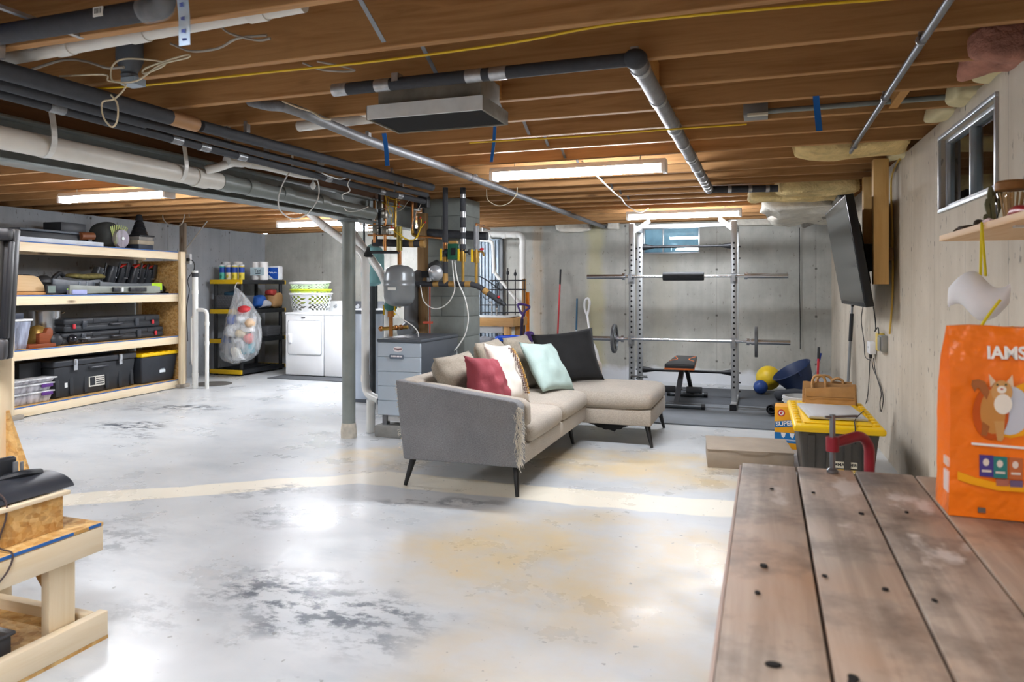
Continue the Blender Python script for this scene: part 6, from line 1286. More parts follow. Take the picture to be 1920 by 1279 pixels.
# black and yellow utility shelf
SX0, SX1, SY0_, SY1_ = -7.72, -7.16, 8.62, 9.66; SP = M('shelf_black', '#25272a', .5, 0, .06); SYL = M('shelf_yellow', '#e8bd12', .45, 0, .04)
T = Thing('utility_shelf', 'black plastic utility shelf with yellow end caps in the laundry corner', 'shelf', ((SX0 + SX1) / 2, (SY0_ + SY1_) / 2, 0)); TIER = (.085, .53, .965, 1.4)
for zt in TIER:
    m = MB(); m.bx(SX0 + .02, SX1 - .002, SY0_ + .03, SY1_ - .03, zt - .055, zt - .02)
    m.bx(SX1 - .014, SX1, SY0_ + .03, SY1_ - .03, zt - .06, zt); m.bx(SX0, SX0 + .014, SY0_ + .03, SY1_ - .03, zt - .06, zt); sh_ = T.part('tier', m, SP, w=True)
    for k in range(7): m = MB(); x = SX0 + .06 + k * .073; m.bx(x, x + .045, SY0_ + .03, SY1_ - .03, zt - .02, zt); T.part('slat', m, SP, w=True, parent=sh_)
    for y0_, y1_ in ((SY0_, SY0_ + .03), (SY1_ - .03, SY1_)): m = MB(); m.bx(SX0 - .004, SX1 + .004, y0_, y1_, zt - .062, zt + .002); T.part('end_cap', m, SYL, w=True, parent=sh_, bevel=.006)
for a_, b_ in zip(TIER[:-1], TIER[1:]):
    for x in (SX0 + .05, SX1 - .05):
        for y in (SY0_ + .07, SY1_ - .07): m = MB(); m.cyl((x, y, a_), (x, y, b_ - .05), .027, n=16); T.part('post', m, SP, w=True)
for x in (SX0 + .05, SX1 - .05):
    for y in (SY0_ + .07, SY1_ - .07): m = MB(); m.cyl((x, y, .001), (x, y, .04), .03, n=14); T.part('foot', m, SP, w=True)
# things on its top
ZT = 1.402
def canister(u, label, c1, c2, Y=8.78):
    q = atY(u, 515, Y); T = Thing('wipes_tub', label, 'tub', (q.x, Y, ZT), group='cleaning wipes on the utility shelf'); r = .042
    m = MB(); m.lathe([(r, 0), (r, .2), (r * .95, .205)], n=24); T.part('tub', m, M('can' + c1, c1, .4, 0, .04)); m = MB(); m.lathe([(r * 1.01, .105), (r * 1.01, .185)], n=24, cap=False); T.part('blue_label', m, M('label_blue', '#1d4bb0', .4), solid=.0008); m = MB(); m.lathe([(r * 1.0, .2), (r * .97, .222), (r * .7, .228)], n=24); T.part('lid', m, LW)
    m = MB(); m.ball((.008, -r * .99, .05), (.02, .004, .025), 10, 8); T.part('print_mark', m, M('can' + c2, c2, .4)); return T
canister(417, 'green and blue wipes tub at the front corner of the utility shelf', '#58c3ad', '#2f8f76'); canister(429, 'pale yellow wipes tub second along the utility shelf', '#e8dcb4', '#d8c83c', 8.8); canister(440, 'yellow wipes tub third along the utility shelf', '#ecd73e', '#c9b82a', 8.82); canister(453, 'yellow wipes tub beside the white paper rolls', '#efd94a', '#c9b82a', 8.86)
def rollpack(label, x, y, n, r, h_, band=None):
    T = Thing('paper_roll', label, 'paper rolls', (x, y, ZT), group='paper rolls on the utility shelf')
    for k in range(n): m = MB(); m.lathe([(r * .96, 0), (r, .006), (r, h_ - .006), (r * .95, h_)], (k * 2 * r, 0, 0), 28); T.part('roll', m, M('paper_white', '#f3f2f0', .85, 0, .02))
    return T
for u, y, lb in ((425, 9.0, 'tall white paper roll behind the wipes tubs'), (447, 9.05, 'second white paper roll behind the wipes tubs')): q = atY(u, 500, y); rollpack(lb, q.x, y, 1, .062, .275)
q = atY(481, 500, 9.2); T = rollpack('wrapped pair of white paper rolls with pale blue print', q.x, 9.2, 2, .066, .275)
m = MB(); m.bx(-.06, .19, -.068, -.0665, .07, .19); lb = T.part('pale_print', m, M('print_aqua', '#cfe6ee', .5)); text_part(T, 'pack_lettering', 'Tazl', M('ink_navy', '#2e4a5c', .6), TR((.075, -.0695, .135), PI / 2), .075, lb); m = MB(); m.box((.08, -.069, .095), (.09, .002, .012)); T.part('print_line', m, M('ink_navy', ''), parent=lb)
q = atY(516, 510, 9.35); T = Thing('paper_pack', 'blue wrapped paper pack at the end of the utility shelf', 'paper pack', (q.x, 9.35, ZT), group='paper rolls on the utility shelf')
m = MB(); m.bx(-.1, .1, -.06, .06, 0, .215); T.part('wrapper', m, M('pack_white', '#e9edf2', .4), bevel=.02, seg=3); m = MB(); m.add([(-.098, .19, 0), (.098, .19, 0), (.098, .01, 0), (.02, .01, 0), (-.098, .1, 0)], [(0, 1, 2, 3, 4)], 0, TR((0, -.0605, 0), PI / 2)); T.part('blue_print', m, M('pack_blue', '#1853b4', .4), solid=.001)
m = MB(); m.tube(catmull([(-.07, -.063, .11), (-.05, -.063, .125), (-.035, -.063, .105), (-.015, -.063, .12), (.01, -.063, .105), (.04, -.063, .115), (.075, -.063, .108)], 4), .005, 6); T.part('script_lettering', m, M('pack_white', '')); 
# second tier
q = atY(415, 560, 8.75); T = Thing('storage_basket', 'dark grey woven basket on the second tier of the utility shelf', 'basket', (-7.46, 8.84, .967)); GB = M('basket_charcoal', '#5a5c60', .6, 0, .08)
m = MB(); m.frust((0, 0, 0), (.38, .3), (.44, .34), .2); T.part('body', m, GB, bevel=.01)
for k in range(5):
    for j in range(8): m = MB(); m.box((-.17 + j * .048 + (.024 if k % 2 else 0), -.152 - .0035 * k, .03 + k * .036), (.034, .012, .022), None); T.part('weave', m, GB, bevel=.004)
m = MB(); m.bx(-.225, .225, -.176, -.165, .19, .205); T.part('rim', m, GB, bevel=.004)
m = lump(MB(), (0, 0, .22), (.3, .2, .09), .03, 50, 18, 10, .6); solo('cloth_pile', 'dark blue and teal cloth in the grey basket', 'cloth', m, M('cloth_teal', '#2a4d63', .85, 0, .4, 12), (-7.46, 8.84, .967), ang=80)
for c_, d_, cl, lb, sd in (((-7.34, 9.2, .967), (.26, .2, .2), '#2f62b4', 'blue plastic package on the second tier of the utility shelf', 51), ((-7.28, 9.25, .967), (.24, .16, .12), '#c7ccd4', 'white crumpled package beside the blue package', 52), ((-7.28, 9.5, .967), (.28, .24, .24), '#a98255', 'open brown paper sack on the second tier', 53), ((-7.26, 9.42, .967 + .2), (.16, .14, .08), '#a83a34', 'red printed bag lying on the brown sack', 54)):
    m = lump(MB(), (0, 0, d_[2] / 2), d_, .035, sd, 20, 12, .6, 8); solo('package', lb, 'package', m, M('pkg' + cl, cl, .6, 0, .2, 10, .4, 18), c_, ang=80, group='packages on the utility shelf')
T = Thing('storage_basket', 'low grey basket on the third tier behind the dryer', 'basket', (-7.4, 9.4, .533)); m = MB(); m.frust((0, 0, 0), (.4, .3), (.44, .34), .16); T.part('body', m, GB, bevel=.01)
for k in range(4): m = MB(); m.box((.205 + .004 * k, 0, .03 + .036 * k), (.01, .3, .014)); T.part('weave', m, GB)
m = MB(); m.bx(-7.6, -7.25, 8.75, 9.4, TIER[0], TIER[0] + .02); solo('black_tray', 'flat black tray on the lowest tier of the utility shelf', 'tray', m, M('tray_black', '#1b1c1e', .4), bevel=.004)
# clear trash bag with its contents
tp_ = atY(448, 538, 8.58); bt = atY(438, 683, 8.5)
T = Thing('trash_bag', 'clear plastic bag full of recycling hanging from the utility shelf', 'bag', (tp_.x - .03, 8.5, bt.z)); H_ = tp_.z - bt.z; m = MB(); n, K = 40, 22; vs = []
cxm = atY(455, 640, 8.5).x - (tp_.x - .03)
for i in range(K + 1):
    t = i / K; r = .31 * math.sin(PI * min(1, (1 - t) * .62 + .02)) ** .8 if t < .999 else .01
    if t > .55: r = .01 + (.285) * ((1 - t) / .45) ** .9
    if t < .12: r *= (t / .12) ** .45 + .02
    cx = cxm * (math.sin(PI * (1 - t)) ** .7 if 0 < t < 1 else 0) + (.03 if t > .9 else .03 * t)
    for j in range(n):
        a = 2 * PI * j / n; f_ = 1 + .06 * noise.noise(Vector((math.cos(a) * 3, math.sin(a) * 3, t * 4))) + .05 * math.sin(a * 9 + t * 2) * min(1, t * 1.2)
        vs.append((cx + r * f_ * math.cos(a), r * .62 * f_ * math.sin(a), t * H_))
m.add(vs, [(i * n + j, i * n + (j + 1) % n, (i + 1) * n + (j + 1) % n, (i + 1) * n + j) for i in range(K) for j in range(n)]); T.part('film', m, film('bag_film', '#eef1f4', .3, .15), ang=180)
rr = random.Random(11); cols = ['#3c62b8', '#e4e6ea', '#b8343a', '#d8c7a4', '#e9ebee', '#4d6d9e', '#bfc3c8', '#c24a44', '#7e8288', '#efe9dc', '#3b7f8d', '#d9dce0', '#a9adb3', '#e8e8ea', '#5a5f68', '#c6a98a', '#b0b4ba', '#dfe2e6']
spots = [(-.12, .62, .62), (-.06, .52, .52), (.1, .78, .8), (.03, .42, .5), (.1, .5, .45), (-.16, .32, .3), (-.02, .3, .3), (.12, .35, .35), (-.13, .2, .18), (-.02, .15, .15), (.07, .2, .2), (.05, .64, .6), (-.05, .42, .42), (.0, .08, .1), (-.08, .12, .1), (.15, .58, .6), (.02, .25, .2), (-.1, .45, .4)]
for k, (dx, dz, _) in enumerate(spots):
    d_ = (rr.uniform(.14, .22), rr.uniform(.12, .2), rr.uniform(.1, .17)); m = lump(MB(), (cxm * .9 + dx * 1.35 * (1 if dz < .6 else .7), rr.uniform(-.05, .03) - .03, dz * H_ * .85 + .05), d_, .02, 60 + k, 12, 8, rr.choice((.4, .7, .9)), 12); T.part('litter_piece', m, M('litter%d' % k, cols[k], .5, 0, .25, 14), ang=80)
m = MB(); m.tube(catmull([(.02, 0, H_ - .02), (.02, .03, H_ + .03), (.02, .06, H_ + .06), (.02, .1, H_ + .055)], 4), .008, 6); T.part('tied_neck', m, film('bag_film'))
# white pipes, pit and outlet at the left wall
q = atZ(366, 728, 0); T = pipes('sump_pipe', 'white pvc sump pipes rising from the floor pit beside the wooden shelves', [([(q.x, q.y, .0), (q.x, q.y, 1.0), (q.x - .0, q.y, 1.5)], .036, PVC, 'riser', .05), ([(q.x, q.y, 1.0), (q.x + .16, q.y + .03, 1.0), (q.x + .16, q.y + .03, 0.0)], .024, PVC, 'branch', .07), ([(q.x - .1, q.y + .05, .9), (q.x - .1, q.y + .05, .35), (q.x, q.y, .2)], .015, PVC, 'thin_branch', .06)])
for z_ in (1.42, 1.2, .14): m = MB(); m.cyl((q.x, q.y, z_), (q.x, q.y, z_ + .05), .041, n=16); T.part('coupling', m, PVC if z_ < 1.4 else FOAM, w=True)
for z_ in (.55, .8): m = MB(); m.cyl((q.x + .16, q.y + .03, z_), (q.x + .16, q.y + .03, z_ + .05), .029, n=14); T.part('coupling', m, PVC, w=True)
m = MB(); m.cyl((q.x - .1, q.y + .05, .9), (q.x - .02, q.y + .02, .93), .015); T.part('tee', m, PVC, w=True)
p = atZ(412, 721, 0); m = MB(); m.lathe([(.25, .001), (.25, .006), (.2, .008)], (p.x - .12, p.y, 0), 24); solo('sump_cover', 'dark round sump pit cover in the floor by the white pipes', 'cover', m, M('pit_dark', '#55534f', .9, 0, .2))
q = atY(341, 440, 7.9); m = MB(); m.bx(q.x - .045, q.x + .045, 7.9, 7.94, .0, ZJ); solo('timber_stud', 'weathered timber stud standing behind the shelf end', 'stud', m, wood('stud_grey', '#8b7c6c', '#a39584', 'z'), bevel=.003)
q = atY(353, 486, 7.88); T = Thing('wall_outlet', 'white outlet box on the stud with a black plug', 'outlet', (q.x, 7.9, q.z - .07)); m = MB(); m.bx(-.035, .045, -.04, .0, 0, .14); T.part('box', m, M('outlet_white', '#dfe1e2', .4), bevel=.004); m = MB(); m.bx(.015, .045, -.07, -.04, .04, .08); T.part('plug', m, M('plug_black', ''))
wire('black cord hanging from the outlet beside the sump pipes', [Vector((q.x + .03, 7.84, q.z - .01)), atY(362, 490, 7.7), atY(364, 505, 7.7), atY(352, 525, 7.75), atY(355, 545, 7.75), atY(350, 580, 7.75), atY(352, 640, 7.75)], .006, BC)
wire('grey rod braced between the stud top and the joists', [atY(348, 468, 7.85), atY(393, 409, 7.85)], .008, GWIRE, k=1); wire('dark wire loop hanging in front of the shelf stud', [atY(312, 385, 7.3), atY(305, 405, 7.3), atY(312, 418, 7.3), atY(328, 423, 7.3), atY(342, 418, 7.3), atY(350, 385, 7.3), Vector((atY(350, 385, 7.3).x, 7.35, 2.175))], .006, GWIRE)
# ------------------------------------------------------------------ wooden storage shelves on the left
PINE = wood('pine_x', '#ead3ac', '#f4e3c6', 'x', .55, .8); PINEZ = wood('pine_z', '#e6cfa8', '#f1dfc0', 'z', .55, .8); OSB = osb('osb'); BLUE = M('edge_blue', '#2c69b0', .6, 0, .05)
SO, SE = Vector((-6.88, 4.98, 0)), Vector((-7.11, 7.46, 0)); SA = math.atan2(SE.y - SO.y, SE.x - SO.x); SL = (SE - SO).length; SDp = .6
T = Thing('storage_shelf', 'big pine and chipboard storage shelf along the concrete wall', 'shelf', SO, SA); LV = (.11, .67, 1.21, 1.745)
SM = Matrix.Translation(SO) @ rotm(0, 0, SA); SMI = SM.inverted()
def sh(u, v, y=0.0):
    """where the sight line of a point meets the shelf plane at depth y (shelf frame)"""
    o = SMI @ Vector((0, 0, CAM_H)); d = (SMI.to_3x3() @ Vector(_ray(u, v))); t = (y - o.y) / d.y; return o + d * t
for z in LV:
    m = MB(); m.bx(0.0, SL, 0, .038, z - .102, z - .013); rail = T.part('front_rail', m, PINE, bevel=.003)
    m = MB(); m.bx(0.0, SL, SDp - .038, SDp, z - .102, z - .013); T.part('rear_rail', m, PINE, bevel=.003)
    m = MB(); m.bx(0.0, SL, 0, SDp, z - .012, z); T.part('deck', m, OSB, smooth=False); m = MB(); m.bx(0, SL, -.0012, .001, z - .011, z - .001); T.part('blue_edge', m, BLUE, smooth=False)
for x, w_ in ((-.038, .09), (SL - .09, .09)):
    for y, pn in ((-.04, 'post'), (SDp + .002, 'post')): m = MB(); m.bx(x, x + w_, y, y + .038, .045 if y < 0 else .0, 1.745 + .0); T.part(pn, m, PINEZ, bevel=.003)
for x in (.02, SL - .015): m = MB(); m.bx(x - .012, x, .04, SDp, .11, 1.63); T.part('end_panel', m, OSB, smooth=False)
for x in (-.06, SL - .14): m = MB(); m.bx(x, x + .2, -.06, .09, 0.0, .044); T.part('foot_block', m, wood('old_block', '#8d857a', '#a39a8d', 'x'), bevel=.006)
def on(name, label, cat, xc, yc, lvl, rz=0, group=None): p = SM @ Vector((xc, yc, LV[lvl] + .001)); return Thing(name, label, cat, p, SA + rz, group)
def on_solo(name, label, cat, mb, mat, xc, yc, lvl, rz=0, group=None, dz=0, **k): p = SM @ Vector((xc, yc, LV[lvl] + .001 + dz)); return solo(name, label, cat, mb, mat, p, SA + rz, group, **k)
def X_(u, lvl_v, y=.15): return sh(u, lvl_v, y).x
BLK_ = M('gear_black', '#26282c', .45, 0, .1); CASE = M('case_black', '#2b2e33', .5, 0, .08)
# top level
x0, x1 = X_(18, 450, .1), X_(186, 458, .1)
m = MB(); m.bx(-(x1 - x0) / 2, (x1 - x0) / 2, -.06, .06, 0, .045); on_solo('flat_box', 'long flat white and pale blue box on the top shelf', 'box', m, M('flat_white', '#cfd8e4', .5, 0, .15, 6), (x0 + x1) / 2, .1, 3, bevel=.003)
x0, x1 = X_(20, 440, .32), X_(152, 442, .32)
T = on('long_case', 'long dark case lying on the top shelf', 'case', (x0 + x1) / 2, .34, 3); m = MB(); m.bx(-(x1 - x0) / 2, (x1 - x0) / 2, -.14, .14, 0, .12); T.part('lower_shell', m, CASE, bevel=.01); m = MB(); m.bx(-(x1 - x0) / 2, (x1 - x0) / 2, -.14, .14, .123, .15); T.part('lid', m, M('case_lid', '#5a626c', .5), bevel=.008)
x0, x1 = X_(106, 440, .3), X_(153, 440, .3); m = MB(); m.bx(-(x1 - x0) / 2, (x1 - x0) / 2, -.12, .12, 0, .1); on_solo('dark_box', 'small dark box standing on the long case', 'box', m, CASE, (x0 + x1) / 2, .36, 3, dz=.151, bevel=.006)
x = X_(163, 455, .2); T = on('hand_tool', 'orange and brown power tool on the top shelf', 'tool', x, .2, 3); m = MB(); m.cyl((-.1, 0, .11), (.08, 0, .12), .045); T.part('motor', m, M('tool_brown', '#7d4a2c', .5)); m = MB(); m.box((.02, 0, .045), (.05, .05, .09)); T.part('grip', m, BLK_); m = MB(); m.bx(-.04, .1, -.04, .04, 0, .035); T.part('battery', m, M('tool_orange', '#e0741f', .45), bevel=.006)
x = X_(200, 458, .25); T = on('ribbed_bag', 'dark pleated bag with pale green stripes on the top shelf', 'bag', x, .25, 3)
m = lump(MB(), (-.02, 0, .15), (.3, .26, .3), .015, 70, 22, 14, .65, 8); T.part('bag_body', m, M('bag_charcoal', '#3a3c3a', .8, 0, .1), ang=80)
for k in range(9): a = -.9 + k * .22; m = MB(); m.beam((-.02, -.135, .03), (-.02 + .17 * math.sin(a) + .06, -.14, .03 + .24 * math.cos(a * .55)), .012, .006, (0, 1, 0)); T.part('green_stripe', m, M('stripe_green', '#b6c27a', .7))
x = X_(223, 462, .12); m = MB(); m.lathe([(.0, 0), (.105, 0), (.11, .02), (.105, .05), (0, .05)], (0, 0, 0), 32, TR((0, 0, .112), PI / 2, 0, 0), cap=False); T = on('disc_tub', 'clear lilac round tub standing on edge on the top shelf', 'tub', x, .12, 3); T.part('shell', m, film('disc_film', '#9a8f9e', .75, .3)); m = MB(); m.lathe([(.02, 0), (.02, .01)], (0, 0, 0), 14, TR((0, -.052, .112), PI / 2)); T.part('hub', m, LW)
x = X_(261, 462, .2)
for k, (w_, h_, cl, lb) in enumerate(((.24, .062, '#2f3a4a', 'dark blue box at the bottom of the small stack on the top shelf'), (.27, .05, '#a59a86', 'beige box in the middle of the small stack on the top shelf'), (.23, .045, '#8a8680', 'grey box directly under the black cones'))): m = MB(); m.bx(-w_ / 2, w_ / 2, -.1, .1, 0, h_); on_solo('small_box', lb, 'box', m, M('sbox' + cl, cl, .6), x, .2, 3, group='boxes under the black cones', dz=(0, .063, .114)[k], bevel=.003)
T = Thing('training_cones', 'stack of black plastic cones on the small boxes', 'cones', SM @ Vector((x, .2, LV[3] + .162)), SA)
m = MB(); m.bx(-.13, .13, -.12, .12, 0, .018); T.part('base', m, BLK_, bevel=.02)
for k in range(5): m = MB(); m.lathe([(.105 - .012 * k, .018 + .035 * k), (.088 - .012 * k, .05 + .035 * k), (.07 - .012 * k, .06 + .035 * k)], n=20); T.part('cone', m, BLK_)
m = MB(); m.lathe([(.05, .2), (.028, .27), (.02, .275)], n=18); T.part('tip', m, BLK_)
# second level: boards, boots, skis
x0, x1 = X_(26, 535, .1), X_(82, 535, .1); w_ = x1 - x0
m = MB(); m.prism([(-w_ / 2, 0), (w_ / 2, 0), (w_ / 2, .06), (w_ / 2 - .05, .15), (w_ / 2 - .1, .165), (-w_ / 2, .17)], .02, TR((0, 0, .03), PI / 2 - .25, 0, 0)); on_solo('cutting_board', 'tan wooden board with rounded corner leaning on the second shelf', 'board', m, wood('tan_board', '#c9a67a', '#d8b98e', 'x', .5, 1, False), (x0 + x1) / 2, .1, 2, bevel=.004)
m = MB(); m.bx(-.22, .2, -.05, .1, 0, .028); on_solo('wood_tray', 'flat orange wooden tray under the tan board', 'tray', m, wood('tray_wood', '#b9824a', '#cc9a62', 'x'), X_(58, 548, .08), .09, 2, bevel=.004)
def boot(u, y, label, cuff=None, rz=0, s=1.0):
    x = X_(u, 535, y); T = on('ski_boot', label, 'boot', x, y, 2, rz, 'ski boots on the second shelf')
    m = MB(); m.tube([(0, .12, .05 * s), (0, .05, .06 * s), (0, -.06, .055 * s), (0, -.14, .045 * s), (0, -.16, .04 * s)], None, 14, radii=[.045 * s, .055 * s, .052 * s, .045 * s, .025 * s]); T.part('shell', m, BLK_)
    m = MB(); m.tube([(0, .075, .06 * s), (0, .065, .13 * s), (0, .035, .21 * s), (0, .015, .27 * s)], None, 14, radii=[.056 * s, .055 * s, .058 * s, .05 * s]); c_ = T.part('cuff', m, M('boot_shell', '#33363b', .35, 0, .1))
    m = MB(); m.bx(-.045 * s, .045 * s, -.17 * s, .16 * s, 0, .022); T.part('sole', m, M('boot_sole', '#17181a', .7), bevel=.006)
    m = MB(); m.beam((0, -.02 * s, .17 * s), (0, -.045 * s, .32 * s), .075 * s, .014, (0, 1, 0)); T.part('tongue', m, M('boot_tongue', '#3c3f45', .3), bevel=.006)
    for z in (.1, .16, .22): m = MB(); m.box((0, .0 - (.03 if z < .12 else .012), z * s), (.08 * s, .012, .014)); T.part('buckle', m, M('buckle_grey', '#9a9da2', .35, .6), parent=c_)
    if cuff: m = MB(); m.tube(catmull([(-.055 * s, .03, .27 * s), (-.03, -.015, .3 * s), (.02, -.01, .305 * s), (.055 * s, .06, .3 * s)], 4), .012, 8); T.part('red_trim', m, M('boot_red', '#d0362c', .4), parent=c_)
for u, y, lb, cf, rz, s in ((190, .33, 'black ski boot leftmost of the row', None, .9, 1.15), (216, .34, 'black ski boot second of the row', None, .7, 1.22), (234, .36, 'black ski boot with red trim, first of the trimmed ones', 1, .35, 1.18), (258, .34, 'black ski boot with red trim, middle of the trimmed ones', 1, .6, 1.18), (271, .4, 'black ski boot tucked behind the red trimmed middle boot', 1, .4, 1.18), (285, .36, 'black ski boot with red trim beside the chipboard end', 1, .2, 1.15)): boot(u, y, lb, cf, rz, s)
def ski(u0, u1, v0, v1, y, label, mat, h_=.1, tip=None, rise=.0):
    a, b = sh(u0, v0, y), sh(u1, v1, y); L = b.x - a.x; T = on('ski', label, 'ski', (a.x + b.x) / 2, y, 2, 0, 'skis on the second shelf')
    T.o.location = SM @ Vector(((a.x + b.x) / 2, y, LV[2] + .002 + rise)); m = MB(); n = 16; pts = [(-L / 2 + L * k / n, 0) for k in range(n + 1)]; prof = lambda t: h_ * (1 - .25 * math.sin(PI * t)) * (1 if t < .93 else 1 - (t - .93) * 5)
    poly = [(-L / 2 + L * k / n, h_ / 2 - prof(k / n) / 2) for k in range(n + 1)] + [(-L / 2 + L * k / n, h_ / 2 + prof(k / n) / 2) for k in range(n, -1, -1)]
    m.prism(poly, .02, TR((0, 0, 0), PI / 2)); T.part('plank', m, mat, bevel=.002); return T, L, h_
T, L, h_ = ski(128, 298, 542, 540, .04, 'grey ski with bindings lying on edge at the front of the second shelf', M('ski_grey', '#8d928a', .45, 0, .15, 5))
for x in (-.05, .03, .2, .27, .36): m = MB(); m.box((x, -.035, .05), (.1 if x != .03 else .03, .035, .05)); T.part('binding', m, BLK_ if x != .03 else LW, bevel=.006)
T, L, h_ = ski(185, 303, 530, 528, .14, 'lime tipped ski leaning behind the grey ski', M('ski_slate', '#5d646a', .45), .14, rise=.0)
m = MB(); m.bx(L / 2 - .2, L / 2 - .02, -.023, -.0205, .04, .13); T.part('lime_tip', m, M('ski_lime', '#b8e62e', .4))
T, L, h_ = ski(96, 190, 528, 526, .2, 'blue grey snowboard with a green label lying behind the skis', M('board_slate', '#4a525c', .4, 0, .2), .17)
m = MB(); m.bx(-.16, .05, -.023, -.0205, .02, .06); T.part('green_label', m, M('label_green', '#9fcf58', .5)); 
for k in range(4): m = MB(); m.bx(.0 + k * .1, .02 + k * .1, -.023, -.0205, .07, .14); T.part('print_bar', m, M('print_pale', '#7f8a96', .5))
T = on('snowboard_binding', 'black snowboard binding strap sticking up on the second shelf', 'binding', X_(110, 520, .3), .34, 2); m = MB(); m.tube(catmull([(-.12, 0, .03), (-.04, 0, .16), (.05, 0, .23), (.1, 0, .2)], 5), .025, 8); T.part('strap', m, BLK_); m = MB(); m.bx(-.14, .14, -.05, .05, 0, .05); T.part('base', m, BLK_, bevel=.01)
m = lump(MB(), (0, 0, .1), (.26, .18, .2), .03, 80, 16, 10, .7); on_solo('helmet_bag', 'black rounded bag behind the tan board on the second shelf', 'bag', m, BLK_, X_(82, 530, .3), .36, 2, ang=80)
for k, (u, lb) in enumerate(((38, 'small dark knob shaped cap left behind the tan board'), (54, 'second small dark cap behind the tan board'))): m = MB(); m.lathe([(.06, 0), (.06, .18), (.03, .21)], n=16); on_solo('flask', lb, 'flask', m, BLK_, X_(u, 525, .35), .38, 2, group='dark flasks')
T = on('handheld_device', 'grey screen device lying at the front of the second shelf', 'device', X_(97, 548, .02), .03, 2); m = MB(); m.box((0, 0, .055), (.12, .02, .1)); T.part('case', m, BLK_, bevel=.01); m = MB(); m.box((0, -.011, .055), (.09, .002, .07)); T.part('screen', m, M('lcd_grey', '#7c8a84', .2))
m = MB(); m.bx(-.095, .095, -.04, .04, 0, .05); on_solo('small_carton', 'small pale lilac carton at the front of the second shelf', 'carton', m, M('carton_lilac', '#aab0dc', .6), X_(148, 550, .02), .045, 2, bevel=.003, dz=.0)
m = lump(MB(), (0, 0, .03), (.5, .16, .06), .02, 81, 20, 8, .6); on_solo('camouflage_cloth', 'olive and tan folded cloth behind the snowboard', 'cloth', m, M('camo', '#7a7040', .9, 0, .4, 25), X_(160, 520, .3), .3, 2, ang=80, dz=.17)
# third level
x0, x1 = X_(28, 650, .06), X_(58, 652, .06)
T = on('clear_bin', 'clear bin with a dark lid at the end of the third shelf', 'bin', (x0 + x1) / 2 - .04, .16, 1); m = MB(); m.frust((0, 0, 0), (.16, .2), (.22, .26), .28); T.part('tub', m, film('bin_film', '#bcc4da', .55, .3), bevel=.01); m = MB(); m.bx(-.12, .12, -.14, .14, .28, .3); T.part('rim', m, LW, bevel=.004)
m = MB(); m.bx(-.15, .08, -.1, .12, .3, .36); on_solo('dark_crate', 'dark blue case resting on the clear bin', 'case', m, M('crate_navy', '#2e3444', .5), (x0 + x1) / 2 - .06, .17, 1, bevel=.006)
x = X_(84, 640, .4); T = on('stock_pot', 'tall brushed steel pot on the third shelf', 'pot', x, .4, 1); m = MB(); m.lathe([(.15, 0), (.155, .01), (.155, .36), (.163, .365), (.15, .368)], n=32); T.part('pot', m, M('pot_steel', '#c6c8ca', .25, .9, .05)); m = MB(); m.tube(elbowed([(.15, -.02, .3), (.21, -.05, .34), (.2, .03, .33)], .02), .007, 8); T.part('handle', m, M('pot_steel', ''))
x = X_(70, 640, .25); T = on('metal_ornament', 'brown and gold metal ornament before the steel pot', 'ornament', x, .25, 1); m = MB(); m.lathe([(.1, 0), (.11, .06), (.09, .14), (.06, .2), (.02, .22)], n=24); T.part('body', m, M('old_gold', '#9a7a3e', .4, .6, .3)); 
x = X_(76, 652, .07); T = on('wood_stand', 'reddish wooden stand with a notch on the third shelf', 'stand', x, .08, 1); RW = wood('red_wood', '#7a3d22', '#8f4c2c', 'x', .45, 1, False); m = MB(); m.bx(-.17, .15, -.05, .09, 0, .04); T.part('base', m, RW, bevel=.004); m = MB(); m.prism([(-.02, .04), (.14, .04), (.14, .17), (.11, .2), (.075, .19), (.06, .15), (-.02, .14)], .05, TR((0, .03, 0), PI / 2)); T.part('upright', m, RW, bevel=.003)
x = X_(108, 648, .07); T = on('headphones', 'black over ear headphones lying on the third shelf', 'headphones', x, .09, 1); 
for s in (-1, 1): m = MB(); m.lathe([(.045, 0), (.06, .01), (.06, .03), (.035, .045)], (0, 0, 0), 20, TR((s * .03, -.02 + .05 * (s > 0), .062), PI / 2 - .2, 0, s * .3)); T.part('ear_cup', m, BLK_)
m = MB(); m.tube(catmull([(-.04, 0, .07), (-.06, .09, .1), (.02, .15, .1), (.08, .09, .09), (.05, .03, .07)], 5), .011, 8); T.part('headband', m, BLK_)
x = X_(150, 646, .07); T = on('goggles', 'black goggles with a strap on the third shelf', 'goggles', x, .09, 1); m = MB(); m.ball((-.08, 0, .055), (.07, .05, .055), 16, 10); T.part('lens', m, M('lens_black', '#1b1d22', .12)); m = MB(); m.tube(catmull([(-.02, .02, .06), (.06, -.01, .05), (.14, .03, .03), (.18, .06, .02)], 5), .018, 8); T.part('strap', m, BLK_); m = MB(); m.box((.1, -.02, .06), (.07, .01, .02)); T.part('clip', m, M('buckle_grey', ''))
